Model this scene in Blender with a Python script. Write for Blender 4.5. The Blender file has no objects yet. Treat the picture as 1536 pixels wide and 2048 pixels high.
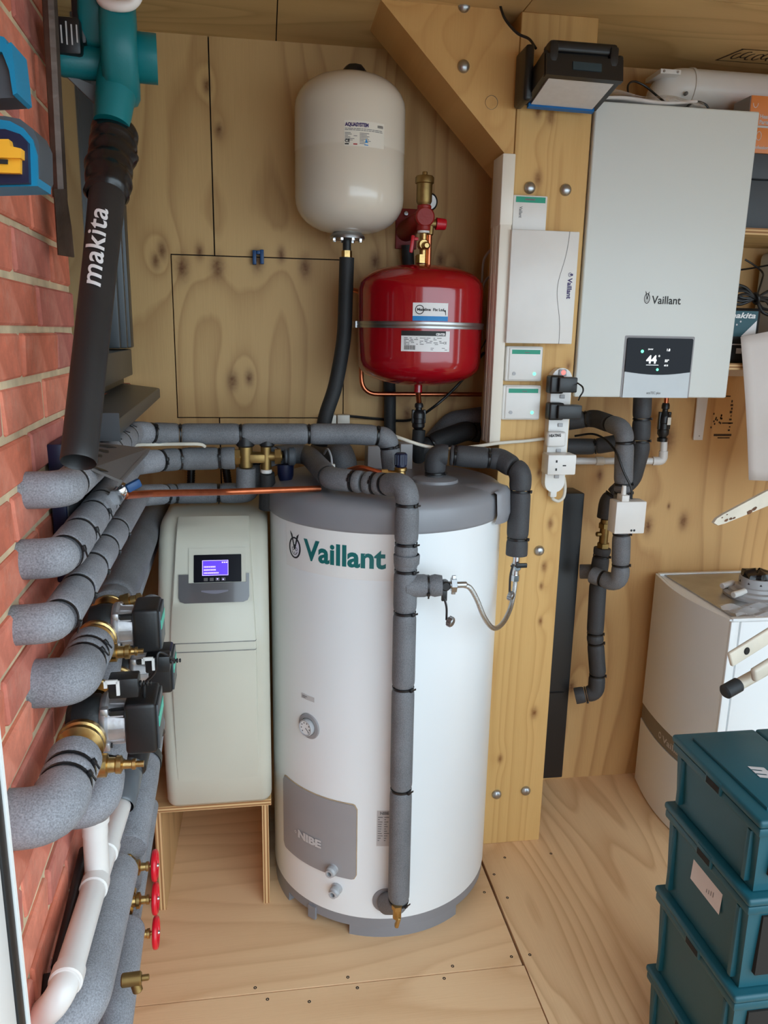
import bpy, bmesh, math, random
from mathutils import Vector, Matrix, Quaternion
from math import sin, cos, pi, radians
random.seed(7)
SC = bpy.context.scene
COL = SC.collection

# ------------------------------------------------------------------ camera
cam_d = bpy.data.cameras.new('camera'); cam = bpy.data.objects.new('camera', cam_d); COL.objects.link(cam)
cam_d.sensor_width = 36.0; cam_d.sensor_fit = 'AUTO'; cam_d.lens = 36.0*1538/2048
cam_d.clip_start = 0.02
YAW, PITCH, ROLL = radians(8.8), radians(13.1), radians(1.1)
_f = Vector((sin(YAW)*cos(PITCH), cos(YAW)*cos(PITCH), -sin(PITCH)))
_r0 = Vector((cos(YAW), -sin(YAW), 0)); _u0 = _r0.cross(_f)
_r = _r0*cos(ROLL)+_u0*sin(ROLL); _u = _u0*cos(ROLL)-_r0*sin(ROLL)
m4 = Matrix((( _r.x,_u.x,-_f.x,0),(_r.y,_u.y,-_f.y,0),(_r.z,_u.z,-_f.z,1.58),(0,0,0,1)))
cam.matrix_world = m4
SC.camera = cam

# ------------------------------------------------------------------ world, daylight, exposure
w = bpy.data.worlds.new('overcast_sky'); SC.world = w; w.use_nodes = True
nt = w.node_tree; nt.nodes.clear()
out = nt.nodes.new('ShaderNodeOutputWorld'); bg = nt.nodes.new('ShaderNodeBackground')
bg.inputs[0].default_value = (0.72, 0.88, 1.0, 1); bg.inputs[1].default_value = 2.9
nt.links.new(bg.outputs[0], out.inputs[0])
SC.view_settings.view_transform = 'Standard'; SC.view_settings.look = 'None'
SC.view_settings.gamma = 1.0; SC.view_settings.use_curve_mapping = False
SC.view_settings.exposure = 0.5
SC.cycles.max_bounces = 10; SC.cycles.diffuse_bounces = 6

# ------------------------------------------------------------------ helpers: objects
def V(*a): return Vector(a[0]) if len(a) == 1 else Vector(a)
def tag(o, label, cat, group=None):
    o['label'] = label; o['category'] = cat
    if group: o['group'] = group
    return o
WLOC = {}
def empty(name, loc, label=None, cat=None, group=None, kind=None):
    o = bpy.data.objects.new(name, None); COL.objects.link(o); o.location = loc
    o.empty_display_size = 0.05; WLOC[o.name] = V(loc)
    if label: tag(o, label, cat, group)
    if kind: o['kind'] = kind
    return o
def parent_to(o, p, c):
    """parent o (base point c in world coordinates) under p"""
    o.parent = p; o.location = c-WLOC[p.name]

class G:
    """collects shapes in world coordinates, builds ONE mesh object"""
    def __init__(s): s.bm = bmesh.new()
    def box(s, c, size, rot=None, bev=0.0, seg=2, ax=None):
        M = Matrix.Translation(V(c))
        if ax is not None: M = M @ Matrix((tuple(ax[0]), tuple(ax[1]), tuple(ax[2]))).transposed().to_4x4()
        if rot is not None: M = M @ (rot if isinstance(rot, Matrix) else Matrix.Rotation(rot[0], 4, rot[1]))
        M = M @ Matrix.Diagonal((size[0], size[1], size[2], 1))
        r = bmesh.ops.create_cube(s.bm, size=1.0, matrix=M)
        if bev > 0:
            es = list({e for v in r['verts'] for e in v.link_edges})
            bmesh.ops.bevel(s.bm, geom=es, offset=bev, segments=seg, affect='EDGES', profile=0.5)
        return s
    def bounds(s, a, b, bev=0.0, seg=2):
        a = V(a); b = V(b)
        return s.box((a+b)/2, [abs(b[i]-a[i]) for i in range(3)], bev=bev, seg=seg)
    def lathe(s, prof, o, ax=(0,0,1), n=32):
        ax = V(ax).normalized(); o = V(o)
        t = Vector((1,0,0)) if abs(ax.x) < .9 else Vector((0,1,0))
        e1 = (t - ax*t.dot(ax)).normalized(); e2 = ax.cross(e1)
        rings = []
        for r, h in prof:
            c = o+ax*h
            if r < 1e-6: rings.append([s.bm.verts.new(c)])
            else: rings.append([s.bm.verts.new(c+e1*(r*cos(2*pi*k/n))+e2*(r*sin(2*pi*k/n))) for k in range(n)])
        for A, B in zip(rings, rings[1:]):
            for k in range(n):
                k2 = (k+1) % n
                if len(A) == 1 and len(B) == 1: continue
                if len(A) == 1: s.bm.faces.new((A[0], B[k2], B[k]))
                elif len(B) == 1: s.bm.faces.new((A[k], A[k2], B[0]))
                else: s.bm.faces.new((A[k], A[k2], B[k2], B[k]))
        return s
    def cyl(s, p0, p1, r0, r1=None, n=20):
        p0 = V(p0); p1 = V(p1); L = (p1-p0).length; r1 = r0 if r1 is None else r1
        return s.lathe([(0,0),(r0,0),(r1,L),(0,L)], p0, p1-p0, n)
    def rcyl(s, p0, p1, r, b=.002, n=24):
        p0 = V(p0); p1 = V(p1); L = (p1-p0).length
        return s.lathe([(0,0),(r-b,0),(r,b),(r,L-b),(r-b,L),(0,L)], p0, p1-p0, n)
    def hexnut(s, p0, p1, r): return s.cyl(p0, p1, r, n=6)
    def tube(s, pts, r, n=12, cap=True):
        pts = [V(p) for p in pts]; N = len(pts)
        rr = r if isinstance(r, (list, tuple)) else [r]*N
        T = []
        for i in range(N):
            a = pts[max(0, i-1)]; b = pts[min(N-1, i+1)]
            d = b-a
            T.append(d.normalized() if d.length > 1e-9 else (T[-1] if T else Vector((0,0,1))))
        t0 = T[0]; h = Vector((0,0,1)) if abs(t0.z) < .9 else Vector((0,1,0))
        nrm = (h - t0*h.dot(t0)).normalized()
        rings = []
        for i in range(N):
            if i > 0:
                q = T[i-1].rotation_difference(T[i]); nrm = q @ nrm
                nrm = (nrm - T[i]*nrm.dot(T[i])).normalized()
            bi = T[i].cross(nrm)
            rings.append([s.bm.verts.new(pts[i]+nrm*(rr[i]*cos(2*pi*k/n))+bi*(rr[i]*sin(2*pi*k/n))) for k in range(n)])
        for A, B in zip(rings, rings[1:]):
            for k in range(n): s.bm.faces.new((A[k], A[(k+1) % n], B[(k+1) % n], B[k]))
        if cap:
            s.bm.faces.new(list(reversed(rings[0]))); s.bm.faces.new(rings[-1])
        return s
    def torus(s, c, ax, R, r, n=28, m=8, z=1.0):
        ax = V(ax).normalized()
        prof = [(R+r*cos(2*pi*k/m), z*r*sin(2*pi*k/m)) for k in range(m+1)]
        return s.lathe(prof, c, ax, n)
    def prism(s, poly, vec):
        vec = V(vec); a = [s.bm.verts.new(V(p)) for p in poly]; b = [s.bm.verts.new(V(p)+vec) for p in poly]
        s.bm.faces.new(a); s.bm.faces.new(list(reversed(b)))
        for i in range(len(a)):
            j = (i+1) % len(a); s.bm.faces.new((a[i], b[i], b[j], a[j]))
        return s
    def sphere(s, c, r, sc=(1,1,1), n=16):
        M = Matrix.Translation(V(c)) @ Matrix.Diagonal((sc[0], sc[1], sc[2], 1))
        bmesh.ops.create_uvsphere(s.bm, u_segments=n, v_segments=max(6, n//2), radius=r, matrix=M); return s
    def grid(s, f, nu, nv, closed_u=False):
        vs = [[s.bm.verts.new(V(f(i/nu, j/nv))) for j in range(nv+1)] for i in range(nu+1)]
        for i in range(nu):
            for j in range(nv): s.bm.faces.new((vs[i][j], vs[i+1][j], vs[i+1][j+1], vs[i][j+1]))
        return s
    def bevel(s, off, seg=2, ang=35):
        es = [e for e in s.bm.edges if len(e.link_faces) == 2 and e.calc_face_angle(0) > radians(ang)]
        bmesh.ops.bevel(s.bm, geom=es, offset=off, segments=seg, affect='EDGES'); return s
    def build(s, name, mat, parent=None, smooth=38, label=None, kind=None, fix=True):
        if fix: bmesh.ops.recalc_face_normals(s.bm, faces=s.bm.faces[:])
        me = bpy.data.meshes.new(name); 
        # local origin at the middle of the base
        if len(s.bm.verts):
            xs = [v.co for v in s.bm.verts]
            c = Vector(((min(v.x for v in xs)+max(v.x for v in xs))/2, (min(v.y for v in xs)+max(v.y for v in xs))/2, min(v.z for v in xs)))
            bmesh.ops.translate(s.bm, verts=s.bm.verts, vec=-c)
        else: c = Vector((0,0,0))
        s.bm.to_mesh(me); s.bm.free()
        me.materials.append(mat)
        if smooth:
            for p in me.polygons: p.use_smooth = True
            me.set_sharp_from_angle(angle=radians(smooth))
        o = bpy.data.objects.new(name, me); COL.objects.link(o); o.location = c; WLOC[o.name] = c
        if parent is not None: parent_to(o, parent, c)
        if label: o['label'] = label
        if kind: o['kind'] = kind
        return o

# ------------------------------------------------------------------ helpers: flat print (lettering, labels)
_fc = {}
def text2d(s, size, bold=0.0, shear=0.0, width=None, align='LEFT', space=1.0):
    cu = bpy.data.curves.new('t', 'FONT'); cu.body = s; cu.size = size; cu.offset = bold; cu.shear = shear
    cu.align_x = align; cu.space_character = space; cu.resolution_u = 3; cu.fill_mode = 'FRONT'
    o = bpy.data.objects.new('t', cu); COL.objects.link(o)
    dg = bpy.context.evaluated_depsgraph_get(); me = bpy.data.meshes.new_from_object(o.evaluated_get(dg))
    vs = [(v.co.x, v.co.y) for v in me.vertices]; fs = [tuple(p.vertices) for p in me.polygons]
    bpy.data.objects.remove(o); bpy.data.curves.remove(cu); bpy.data.meshes.remove(me)
    if width and vs:
        x0 = min(v[0] for v in vs); x1 = max(v[0] for v in vs); k = width/(x1-x0)
        if align == 'LEFT': vs = [((v[0]-x0)*k, v[1]) for v in vs]
        else: vs = [(v[0]*k, v[1]) for v in vs]
    return vs, fs
def rect2d(x0, y0, x1, y1, n=1):
    vs = []; fs = []
    for i in range(n+1):
        x = x0+(x1-x0)*i/n; vs += [(x, y0), (x, y1)]
    for i in range(n): fs.append((2*i, 2*i+2, 2*i+3, 2*i+1))
    return vs, fs
def ring2d(cx, cy, rx, ry, t, n=28, a0=0.0, a1=2*pi):
    vs = []; fs = []
    for k in range(n+1):
        a = a0+(a1-a0)*k/n
        vs += [(cx+rx*cos(a), cy+ry*sin(a)), (cx+(rx-t)*cos(a), cy+(ry-t)*sin(a))]
    for k in range(n): fs.append((2*k, 2*k+2, 2*k+3, 2*k+1))
    return vs, fs
def poly2d(p): return list(p), [tuple(range(len(p)))]
def shift(sh, dx, dy, k=1.0, rot=0.0):
    vs, fs = sh; c, s_ = cos(rot), sin(rot)
    return [(dx+k*(x*c-y*s_), dy+k*(x*s_+y*c)) for x, y in vs], fs
def plane_map(o, u, v):
    o = V(o); u = V(u).normalized(); v = V(v); v = (v-u*v.dot(u)).normalized(); n = u.cross(v)
    return lambda x, y, h=0.0: o+u*x+v*y+n*h
def cyl_map(cx, cy, z0, R, a0):
    # angle a measured from -Y towards +X ; x grows to the viewer's right
    def f(x, y, h=0.0):
        a = a0+x/R; return Vector((cx+(R+h)*sin(a), cy-(R+h)*cos(a), z0+y))
    return f
def decal(name, shapes, mp, mat, parent, h=0.0008, label=None, flat=True, slices=None):
    bm = bmesh.new()
    if slices:                      # cut wide strokes so that they follow a tight curve
        for vs, fs in shapes:
            bv = [bm.verts.new((x, y, 0)) for x, y in vs]
            for f in fs: bm.faces.new([bv[i] for i in f])
        ys = [v.co.y for v in bm.verts]; y = min(ys)+slices
        while y < max(ys):
            bmesh.ops.bisect_plane(bm, geom=bm.verts[:]+bm.edges[:]+bm.faces[:], plane_co=(0,y,0), plane_no=(0,1,0)); y += slices
        for v in bm.verts: v.co = mp(v.co.x, v.co.y, h)
        shapes = []
    for vs, fs in shapes:
        bv = [bm.verts.new(mp(x, y, h)) for x, y in vs]
        for f in fs:
            try: bm.faces.new([bv[i] for i in f])
            except ValueError: pass
    g = G(); g.bm.free(); g.bm = bm
    return g.build(name, mat, parent, smooth=0 if flat else 40, label=label, fix=False)

# ------------------------------------------------------------------ helpers: pipe runs
def fillet(pts, rad, step=0.012):
    pts = [V(p) for p in pts]; out = [pts[0]]
    if not isinstance(rad, (list, tuple)): rad = [rad]*len(pts)
    for i in range(1, len(pts)-1):
        p = pts[i]; a = (pts[i-1]-p); b = (pts[i+1]-p); la, lb = a.length, b.length
        a.normalize(); b.normalize(); ang = a.angle(b)
        if ang > pi-0.02: out.append(p); continue
        d = min(rad[i]/math.tan(ang/2), la*.48, lb*.48)
        p0 = p+a*d; p1 = p+b*d
        n = max(3, int((pi-ang)/0.22))
        for k in range(n+1):
            t = k/n; out.append(p0*(1-t)**2+p*2*t*(1-t)+p1*t*t)
    out.append(pts[-1])
    res = [out[0]]
    for q in out[1:]:
        L = (q-res[-1]).length
        if L < 1e-5: continue
        n = max(1, int(L/step)) if L > step*1.5 else 1
        a = res[-1].copy()
        for k in range(1, n+1): res.append(a.lerp(q, k/n))
    return res
def smooth_pts(pts, n=8):
    pts = [V(p) for p in pts]; P = [pts[0]*2-pts[1]]+pts+[pts[-1]*2-pts[-2]]; out = []
    for i in range(1, len(P)-2):
        p0, p1, p2, p3 = P[i-1:i+3]
        for k in range(n):
            t = k/n
            out.append(.5*((2*p1)+(-p0+p2)*t+(2*p0-5*p1+4*p2-p3)*t*t+(-p0+3*p1-3*p2+p3)*t**3))
    out.append(pts[-1]); return out
def arclen(p):
    s = [0.0]
    for a, b in zip(p, p[1:]): s.append(s[-1]+(b-a).length)
    return s
def cut(p, s, s0, s1):
    def atl(x):
        for i in range(len(p)-1):
            if s[i+1] >= x:
                k = (x-s[i])/max(1e-9, s[i+1]-s[i]); return p[i].lerp(p[i+1], k)
        return p[-1].copy()
    q = [atl(s0)]+[p[i] for i in range(len(p)) if s0+1e-4 < s[i] < s1-1e-4]+[atl(s1)]
    return q
def nearest(p, s, x):
    x = V(x); best = (1e9, 0)
    for i in range(len(p)-1):
        d = p[i+1]-p[i]; L2 = d.length_squared
        k = max(0, min(1, (x-p[i]).dot(d)/L2)); q = p[i]+d*k; e = (q-x).length
        if e < best[0]: best = (e, s[i]+k*(s[i+1]-s[i]))
    return best[1]
def tie(name, c, ax, R, mat, parent, head=(0.4, -0.6, 0.7), w=.0045):
    g = G(); c = V(c); ax = V(ax).normalized()
    g.lathe([(R, -w/2), (R+.0016, -w/2), (R+.0016, w/2), (R, w/2)], c, ax, 28)
    hd = V(head); hd = (hd-ax*hd.dot(ax)).normalized(); t = ax.cross(hd)
    g.box(c+hd*(R+.003), (.006, .009, .0075), ax=(hd, t, ax), bev=.001)
    g.box(c+hd*(R+.004)+t*.008, (.0016, .012, .004), ax=(hd, t, ax))
    return g.build(name, mat, parent)
def pipe_run(root, pts, r, rad, joints, mat, tie_mat, pinch=.13, gap=.0035, n=24, ties=None, head=(0.5,-0.7,0.5), mats=None):
    """foam sleeves along a path: one mesh per sleeve between joints, cable ties in the joints"""
    path = fillet(pts, rad); s = arclen(path); L = s[-1]
    js = sorted(nearest(path, s, j) if not isinstance(j, (int, float)) else j for j in joints)
    js = [j for j in js if .006 < j < L-.006]
    ed = [0.0]+js+[L]
    for i, (a, b) in enumerate(zip(ed, ed[1:])):
        a2 = a+(gap if i else 0); b2 = b-(gap if i < len(ed)-2 else 0)
        seg = cut(path, s, a2, b2)
        ss = arclen(seg); LL = ss[-1]
        # extra rings near ends so the pinch is local
        ext = sorted(set([0, .003, .008, .016]+[LL, LL-.003, LL-.008, LL-.016]+ss))
        ext = [e for e in ext if 0 <= e <= LL]
        seg2 = [cut(seg, ss, 0, e)[-1] if e > 0 else seg[0] for e in ext]
        q = [seg2[0]]; ee = [ext[0]]
        for p_, e in zip(seg2[1:], ext[1:]):
            if (p_-q[-1]).length > .0012: q.append(p_); ee.append(e)
        rr = []
        for e in ee:
            k0 = math.exp(-e/.0045) if i else (1.0 if e < .001 else 0)*.25
            k1 = math.exp(-(LL-e)/.0045) if i < len(ed)-2 else (1.0 if LL-e < .001 else 0)*.25
            rr.append(r*(1-pinch*max(k0, k1)))
        G().tube(q, rr, n).build('foam_sleeve', mats[i] if mats else mat, root, smooth=50)
    for k, j in enumerate(js):
        if ties is not None and k not in ties: continue
        a = cut(path, s, max(0, j-.004), j)[-1]; d = cut(path, s, j, min(L, j+.006))
        tie('cable_tie', a, d[-1]-d[0], r*.90, tie_mat, root, head=head, w=.005)
    return path

# ------------------------------------------------------------------ materials
def mat(name, col, rough=.5, metal=0.0, spec=.5, coat=0.0, bump=None, emit=None, vary=None, trans=0.0, alpha=1.0, noise=None):
    """bump=(scale,strength); noise=(scale, amount) brightness mottling; vary=(amount) per object"""
    m = bpy.data.materials.new(name); m.use_nodes = True
    N = m.node_tree.nodes; L = m.node_tree.links; b = N['Principled BSDF']
    b.inputs['Base Color'].default_value = (*col, 1); b.inputs['Roughness'].default_value = rough
    b.inputs['Metallic'].default_value = metal; b.inputs['Specular IOR Level'].default_value = spec
    if coat: b.inputs['Coat Weight'].default_value = coat; b.inputs['Coat Roughness'].default_value = .04
    if trans: b.inputs['Transmission Weight'].default_value = trans
    if alpha < 1: b.inputs['Alpha'].default_value = alpha
    if emit: b.inputs['Emission Color'].default_value = (*emit[0], 1); b.inputs['Emission Strength'].default_value = emit[1]
    tc = N.new('ShaderNodeTexCoord')
    if noise or vary:
        hs = N.new('ShaderNodeMix'); hs.data_type = 'RGBA'; hs.blend_type = 'MULTIPLY'; hs.inputs[0].default_value = 1
        hs.inputs[6].default_value = (*col, 1)
        if noise:
            nz = N.new('ShaderNodeTexNoise'); nz.inputs['Scale'].default_value = noise[0]; nz.inputs['Detail'].default_value = 4
            L.new(tc.outputs['Object'], nz.inputs['Vector'])
            mr = N.new('ShaderNodeMapRange'); mr.inputs[1].default_value = .3; mr.inputs[2].default_value = .7
            mr.inputs[3].default_value = 1-noise[1]; mr.inputs[4].default_value = 1+noise[1]
            L.new(nz.outputs[0], mr.inputs[0]); L.new(mr.outputs[0], hs.inputs[7])
        L.new(hs.outputs[2], b.inputs['Base Color'])
    if bump:
        nz = N.new('ShaderNodeTexNoise'); nz.inputs['Scale'].default_value = bump[0]; nz.inputs['Detail'].default_value = 3
        L.new(tc.outputs['Object'], nz.inputs['Vector'])
        bp = N.new('ShaderNodeBump'); bp.inputs['Strength'].default_value = bump[1]; bp.inputs['Distance'].default_value = .003
        L.new(nz.outputs[0], bp.inputs['Height']); L.new(bp.outputs[0], b.inputs['Normal'])
    return m
def srgb(r, g, b):
    f = lambda c: (c/255/12.92) if c/255 <= .04045 else ((c/255+.055)/1.055)**2.4
    return (f(r), f(g), f(b))

def wood(name, u, v, base, dark, ring=9.0, su=5.0, sv=.55, knots=(), sparse=0.0, rough=.55, contrast=1.0, fine=.25, seed=0.0, spec=.3):
    """flat-sawn wood: contour lines of a stretched noise field; u across the grain, v along it ('X','Y','Z').
       knots: list of (u, v, radius) in world metres"""
    m = bpy.data.materials.new(name); m.use_nodes = True
    N = m.node_tree.nodes; L = m.node_tree.links; b = N['Principled BSDF']
    b.inputs['Roughness'].default_value = rough; b.inputs['Specular IOR Level'].default_value = spec
    geo = N.new('ShaderNodeNewGeometry'); sp = N.new('ShaderNodeSeparateXYZ'); L.new(geo.outputs['Position'], sp.inputs[0])
    U = sp.outputs[u]; Vv = sp.outputs[v]
    def math_(op, a, c=None, d=None):
        n = N.new('ShaderNodeMath'); n.operation = op
        for i, x in enumerate((a, c, d)):
            if x is None: continue
            if isinstance(x, (int, float)): n.inputs[i].default_value = x
            else: L.new(x, n.inputs[i])
        return n.outputs[0]
    def comb(a, c, z=0.0):
        n = N.new('ShaderNodeCombineXYZ')
        for i, x in enumerate((a, c, z)):
            if isinstance(x, (int, float)): n.inputs[i].default_value = x
            else: L.new(x, n.inputs[i])
        return n.outputs[0]
    def noise(vec, sc, det=2.0, ro=.5):
        n = N.new('ShaderNodeTexNoise'); n.inputs['Scale'].default_value = sc; n.inputs['Detail'].default_value = det
        n.inputs['Roughness'].default_value = ro; L.new(vec, n.inputs['Vector']); return n.outputs[0]
    field = noise(comb(math_('MULTIPLY', U, su), math_('MULTIPLY', Vv, sv), seed), 1.0, 1.5, .4)
    kn = None; core = None
    for (ku, kv, kr) in knots:
        du = math_('MULTIPLY', math_('SUBTRACT', U, ku), 1/kr); dv = math_('MULTIPLY', math_('SUBTRACT', Vv, kv), .55/kr)
        d2 = math_('ADD', math_('MULTIPLY', du, du), math_('MULTIPLY', dv, dv))
        g1 = math_('POWER', 2.718, math_('MULTIPLY', d2, -.13)); g2 = math_('POWER', 2.718, math_('MULTIPLY', d2, -1.0))
        kn = g1 if kn is None else math_('ADD', kn, g1); core = g2 if core is None else math_('MAXIMUM', core, g2)
    if sparse:
        vo = N.new('ShaderNodeTexVoronoi'); vo.inputs['Scale'].default_value = sparse
        L.new(comb(U, math_('MULTIPLY', Vv, .55), seed), vo.inputs['Vector'])
        sc_ = N.new('ShaderNodeSeparateColor'); L.new(vo.outputs['Color'], sc_.inputs[0])
        rad = math_('MULTIPLY', math_('SUBTRACT', sc_.outputs[0], .45), .10)
        rad = math_('MAXIMUM', rad, .0008)
        q = math_('DIVIDE', vo.outputs['Distance'], rad); d2 = math_('MULTIPLY', q, q)
        g2 = math_('POWER', 2.718, math_('MULTIPLY', d2, -1.2)); g1 = math_('POWER', 2.718, math_('MULTIPLY', d2, -.15))
        kn = g1 if kn is None else math_('ADD', kn, g1); core = g2 if core is None else math_('MAXIMUM', core, g2)
    if kn is not None: field = math_('ADD', field, math_('MULTIPLY', kn, .045))
    wob = noise(comb(math_('MULTIPLY', U, 60), math_('MULTIPLY', Vv, 5), seed+3), 1.0, 2.0)
    ph = math_('ADD', math_('MULTIPLY', field, ring), math_('MULTIPLY', wob, .10))
    fr = math_('FRACT', ph)
    # sharp late-wood line, soft early-wood side
    line = math_('MINIMUM', math_('POWER', fr, 3.0), math_('MULTIPLY', math_('SUBTRACT', 1.0, fr), 5.0))
    broad = noise(comb(math_('MULTIPLY', U, 2.3), math_('MULTIPLY', Vv, .7), seed+9), 1.0, 2.0)
    fib = noise(comb(math_('MULTIPLY', U, 330), math_('MULTIPLY', Vv, 9), seed), 1.0, 3.0, .6)
    t = math_('ADD', math_('MULTIPLY', line, .60*contrast), math_('MULTIPLY', math_('SUBTRACT', broad, .42), .55*contrast))
    t = math_('ADD', t, math_('MULTIPLY', math_('SUBTRACT', fib, .5), fine))
    mix = N.new('ShaderNodeMix'); mix.data_type = 'RGBA'; mix.clamp_factor = True
    L.new(t, mix.inputs[0]); mix.inputs[6].default_value = (*base, 1); mix.inputs[7].default_value = (*dark, 1)
    colr = mix.outputs[2]
    if core is not None:
        m2 = N.new('ShaderNodeMix'); m2.data_type = 'RGBA'; m2.clamp_factor = True
        kk = noise(comb(math_('MULTIPLY', U, 90), math_('MULTIPLY', Vv, 90), 2.0), 1.0, 3.0)
        L.new(math_('MULTIPLY', math_('POWER', core, 1.3), math_('ADD', .45, math_('MULTIPLY', kk, .7))), m2.inputs[0])
        L.new(colr, m2.inputs[6]); m2.inputs[7].default_value = (dark[0]*.42, dark[1]*.27, dark[2]*.2, 1); colr = m2.outputs[2]
    L.new(colr, b.inputs['Base Color'])
    bp = N.new('ShaderNodeBump'); bp.inputs['Strength'].default_value = .12; bp.inputs['Distance'].default_value = .002
    L.new(fib, bp.inputs['Height']); L.new(bp.outputs[0], b.inputs['Normal'])
    return m

def layered(name, axis, a, c, n=110.0):
    """plywood edge: thin plies across one axis"""
    m = bpy.data.materials.new(name); m.use_nodes = True
    N = m.node_tree.nodes; L = m.node_tree.links; b = N['Principled BSDF']; b.inputs['Roughness'].default_value = .7
    geo = N.new('ShaderNodeNewGeometry'); sp = N.new('ShaderNodeSeparateXYZ'); L.new(geo.outputs['Position'], sp.inputs[0])
    mu = N.new('ShaderNodeMath'); mu.operation = 'MULTIPLY'; mu.inputs[1].default_value = n*2*pi; L.new(sp.outputs[axis], mu.inputs[0])
    si = N.new('ShaderNodeMath'); si.operation = 'SINE'; L.new(mu.outputs[0], si.inputs[0])
    mr = N.new('ShaderNodeMapRange'); mr.inputs[1].default_value = -.5; mr.inputs[2].default_value = .5; L.new(si.outputs[0], mr.inputs[0])
    mx = N.new('ShaderNodeMix'); mx.data_type = 'RGBA'; mx.inputs[6].default_value = (*a, 1); mx.inputs[7].default_value = (*c, 1)
    L.new(mr.outputs[0], mx.inputs[0]); L.new(mx.outputs[2], b.inputs['Base Color'])
    return m
def brick_mat():
    m = bpy.data.materials.new('red_brick'); m.use_nodes = True
    N = m.node_tree.nodes; L = m.node_tree.links; b = N['Principled BSDF']; b.inputs['Roughness'].default_value = .85
    b.inputs['Specular IOR Level'].default_value = .25
    oi = N.new('ShaderNodeObjectInfo'); cr = N.new('ShaderNodeValToRGB')
    e = cr.color_ramp.elements; e[0].position = 0; e[0].color = (*srgb(198, 106, 82), 1); e[1].position = 1; e[1].color = (*srgb(222, 132, 106), 1)
    for p, c in ((.25, srgb(218, 120, 92)), (.5, srgb(184, 106, 98)), (.75, srgb(226, 130, 104))):
        x = e.new(p); x.color = (*c, 1)
    L.new(oi.outputs['Random'], cr.inputs[0])
    tc = N.new('ShaderNodeTexCoord'); nz = N.new('ShaderNodeTexNoise'); nz.inputs['Scale'].default_value = 22; nz.inputs['Detail'].default_value = 6
    nz.inputs['Roughness'].default_value = .65; L.new(tc.outputs['Object'], nz.inputs['Vector'])
    mr = N.new('ShaderNodeMapRange'); mr.inputs[1].default_value = .3; mr.inputs[2].default_value = .72; mr.inputs[3].default_value = .72; mr.inputs[4].default_value = 1.2
    L.new(nz.outputs[0], mr.inputs[0])
    mx = N.new('ShaderNodeMix'); mx.data_type = 'RGBA'; mx.blend_type = 'MULTIPLY'; mx.inputs[0].default_value = 1
    L.new(cr.outputs[0], mx.inputs[6]); L.new(mr.outputs[0], mx.inputs[7])
    # pale lime smears
    n2 = N.new('ShaderNodeTexNoise'); n2.inputs['Scale'].default_value = 9; n2.inputs['Detail'].default_value = 5; n2.inputs['Roughness'].default_value = .7
    L.new(tc.outputs['Object'], n2.inputs['Vector'])
    m2 = N.new('ShaderNodeMapRange'); m2.inputs[1].default_value = .5; m2.inputs[2].default_value = .78; m2.inputs[3].default_value = .08; m2.inputs[4].default_value = .6
    L.new(n2.outputs[0], m2.inputs[0])
    m3 = N.new('ShaderNodeMix'); m3.data_type = 'RGBA'; L.new(m2.outputs[0], m3.inputs[0]); L.new(mx.outputs[2], m3.inputs[6]); m3.inputs[7].default_value = (*srgb(214, 166, 146), 1)
    L.new(m3.outputs[2], b.inputs['Base Color'])
    bp = N.new('ShaderNodeBump'); bp.inputs['Strength'].default_value = .5; bp.inputs['Distance'].default_value = .004
    L.new(nz.outputs[0], bp.inputs['Height']); L.new(bp.outputs[0], b.inputs['Normal'])
    return m
def foam_mat(name, col, spk=.35, rough=.6, spec=.45):
    m = bpy.data.materials.new(name); m.use_nodes = True
    N = m.node_tree.nodes; L = m.node_tree.links; b = N['Principled BSDF']; b.inputs['Roughness'].default_value = rough
    b.inputs['Specular IOR Level'].default_value = spec
    geo = N.new('ShaderNodeNewGeometry')
    nz = N.new('ShaderNodeTexNoise'); nz.inputs['Scale'].default_value = 420; nz.inputs['Detail'].default_value = 2; L.new(geo.outputs['Position'], nz.inputs['Vector'])
    n2 = N.new('ShaderNodeTexNoise'); n2.inputs['Scale'].default_value = 14; n2.inputs['Detail'].default_value = 3; L.new(geo.outputs['Position'], n2.inputs['Vector'])
    ad = N.new('ShaderNodeMath'); ad.operation = 'MULTIPLY_ADD'; ad.inputs[1].default_value = .5; L.new(n2.outputs[0], ad.inputs[0]); L.new(nz.outputs[0], ad.inputs[2])
    mr = N.new('ShaderNodeMapRange'); mr.inputs[1].default_value = .5; mr.inputs[2].default_value = 1.0; mr.inputs[3].default_value = 1-spk; mr.inputs[4].default_value = 1+spk
    L.new(ad.outputs[0], mr.inputs[0])
    mx = N.new('ShaderNodeMix'); mx.data_type = 'RGBA'; mx.blend_type = 'MULTIPLY'; mx.inputs[0].default_value = 1; mx.inputs[6].default_value = (*col, 1)
    L.new(mr.outputs[0], mx.inputs[7]); L.new(mx.outputs[2], b.inputs['Base Color'])
    bp = N.new('ShaderNodeBump'); bp.inputs['Strength'].default_value = .35; bp.inputs['Distance'].default_value = .0012
    L.new(nz.outputs[0], bp.inputs['Height']); L.new(bp.outputs[0], b.inputs['Normal'])
    return m

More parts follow.
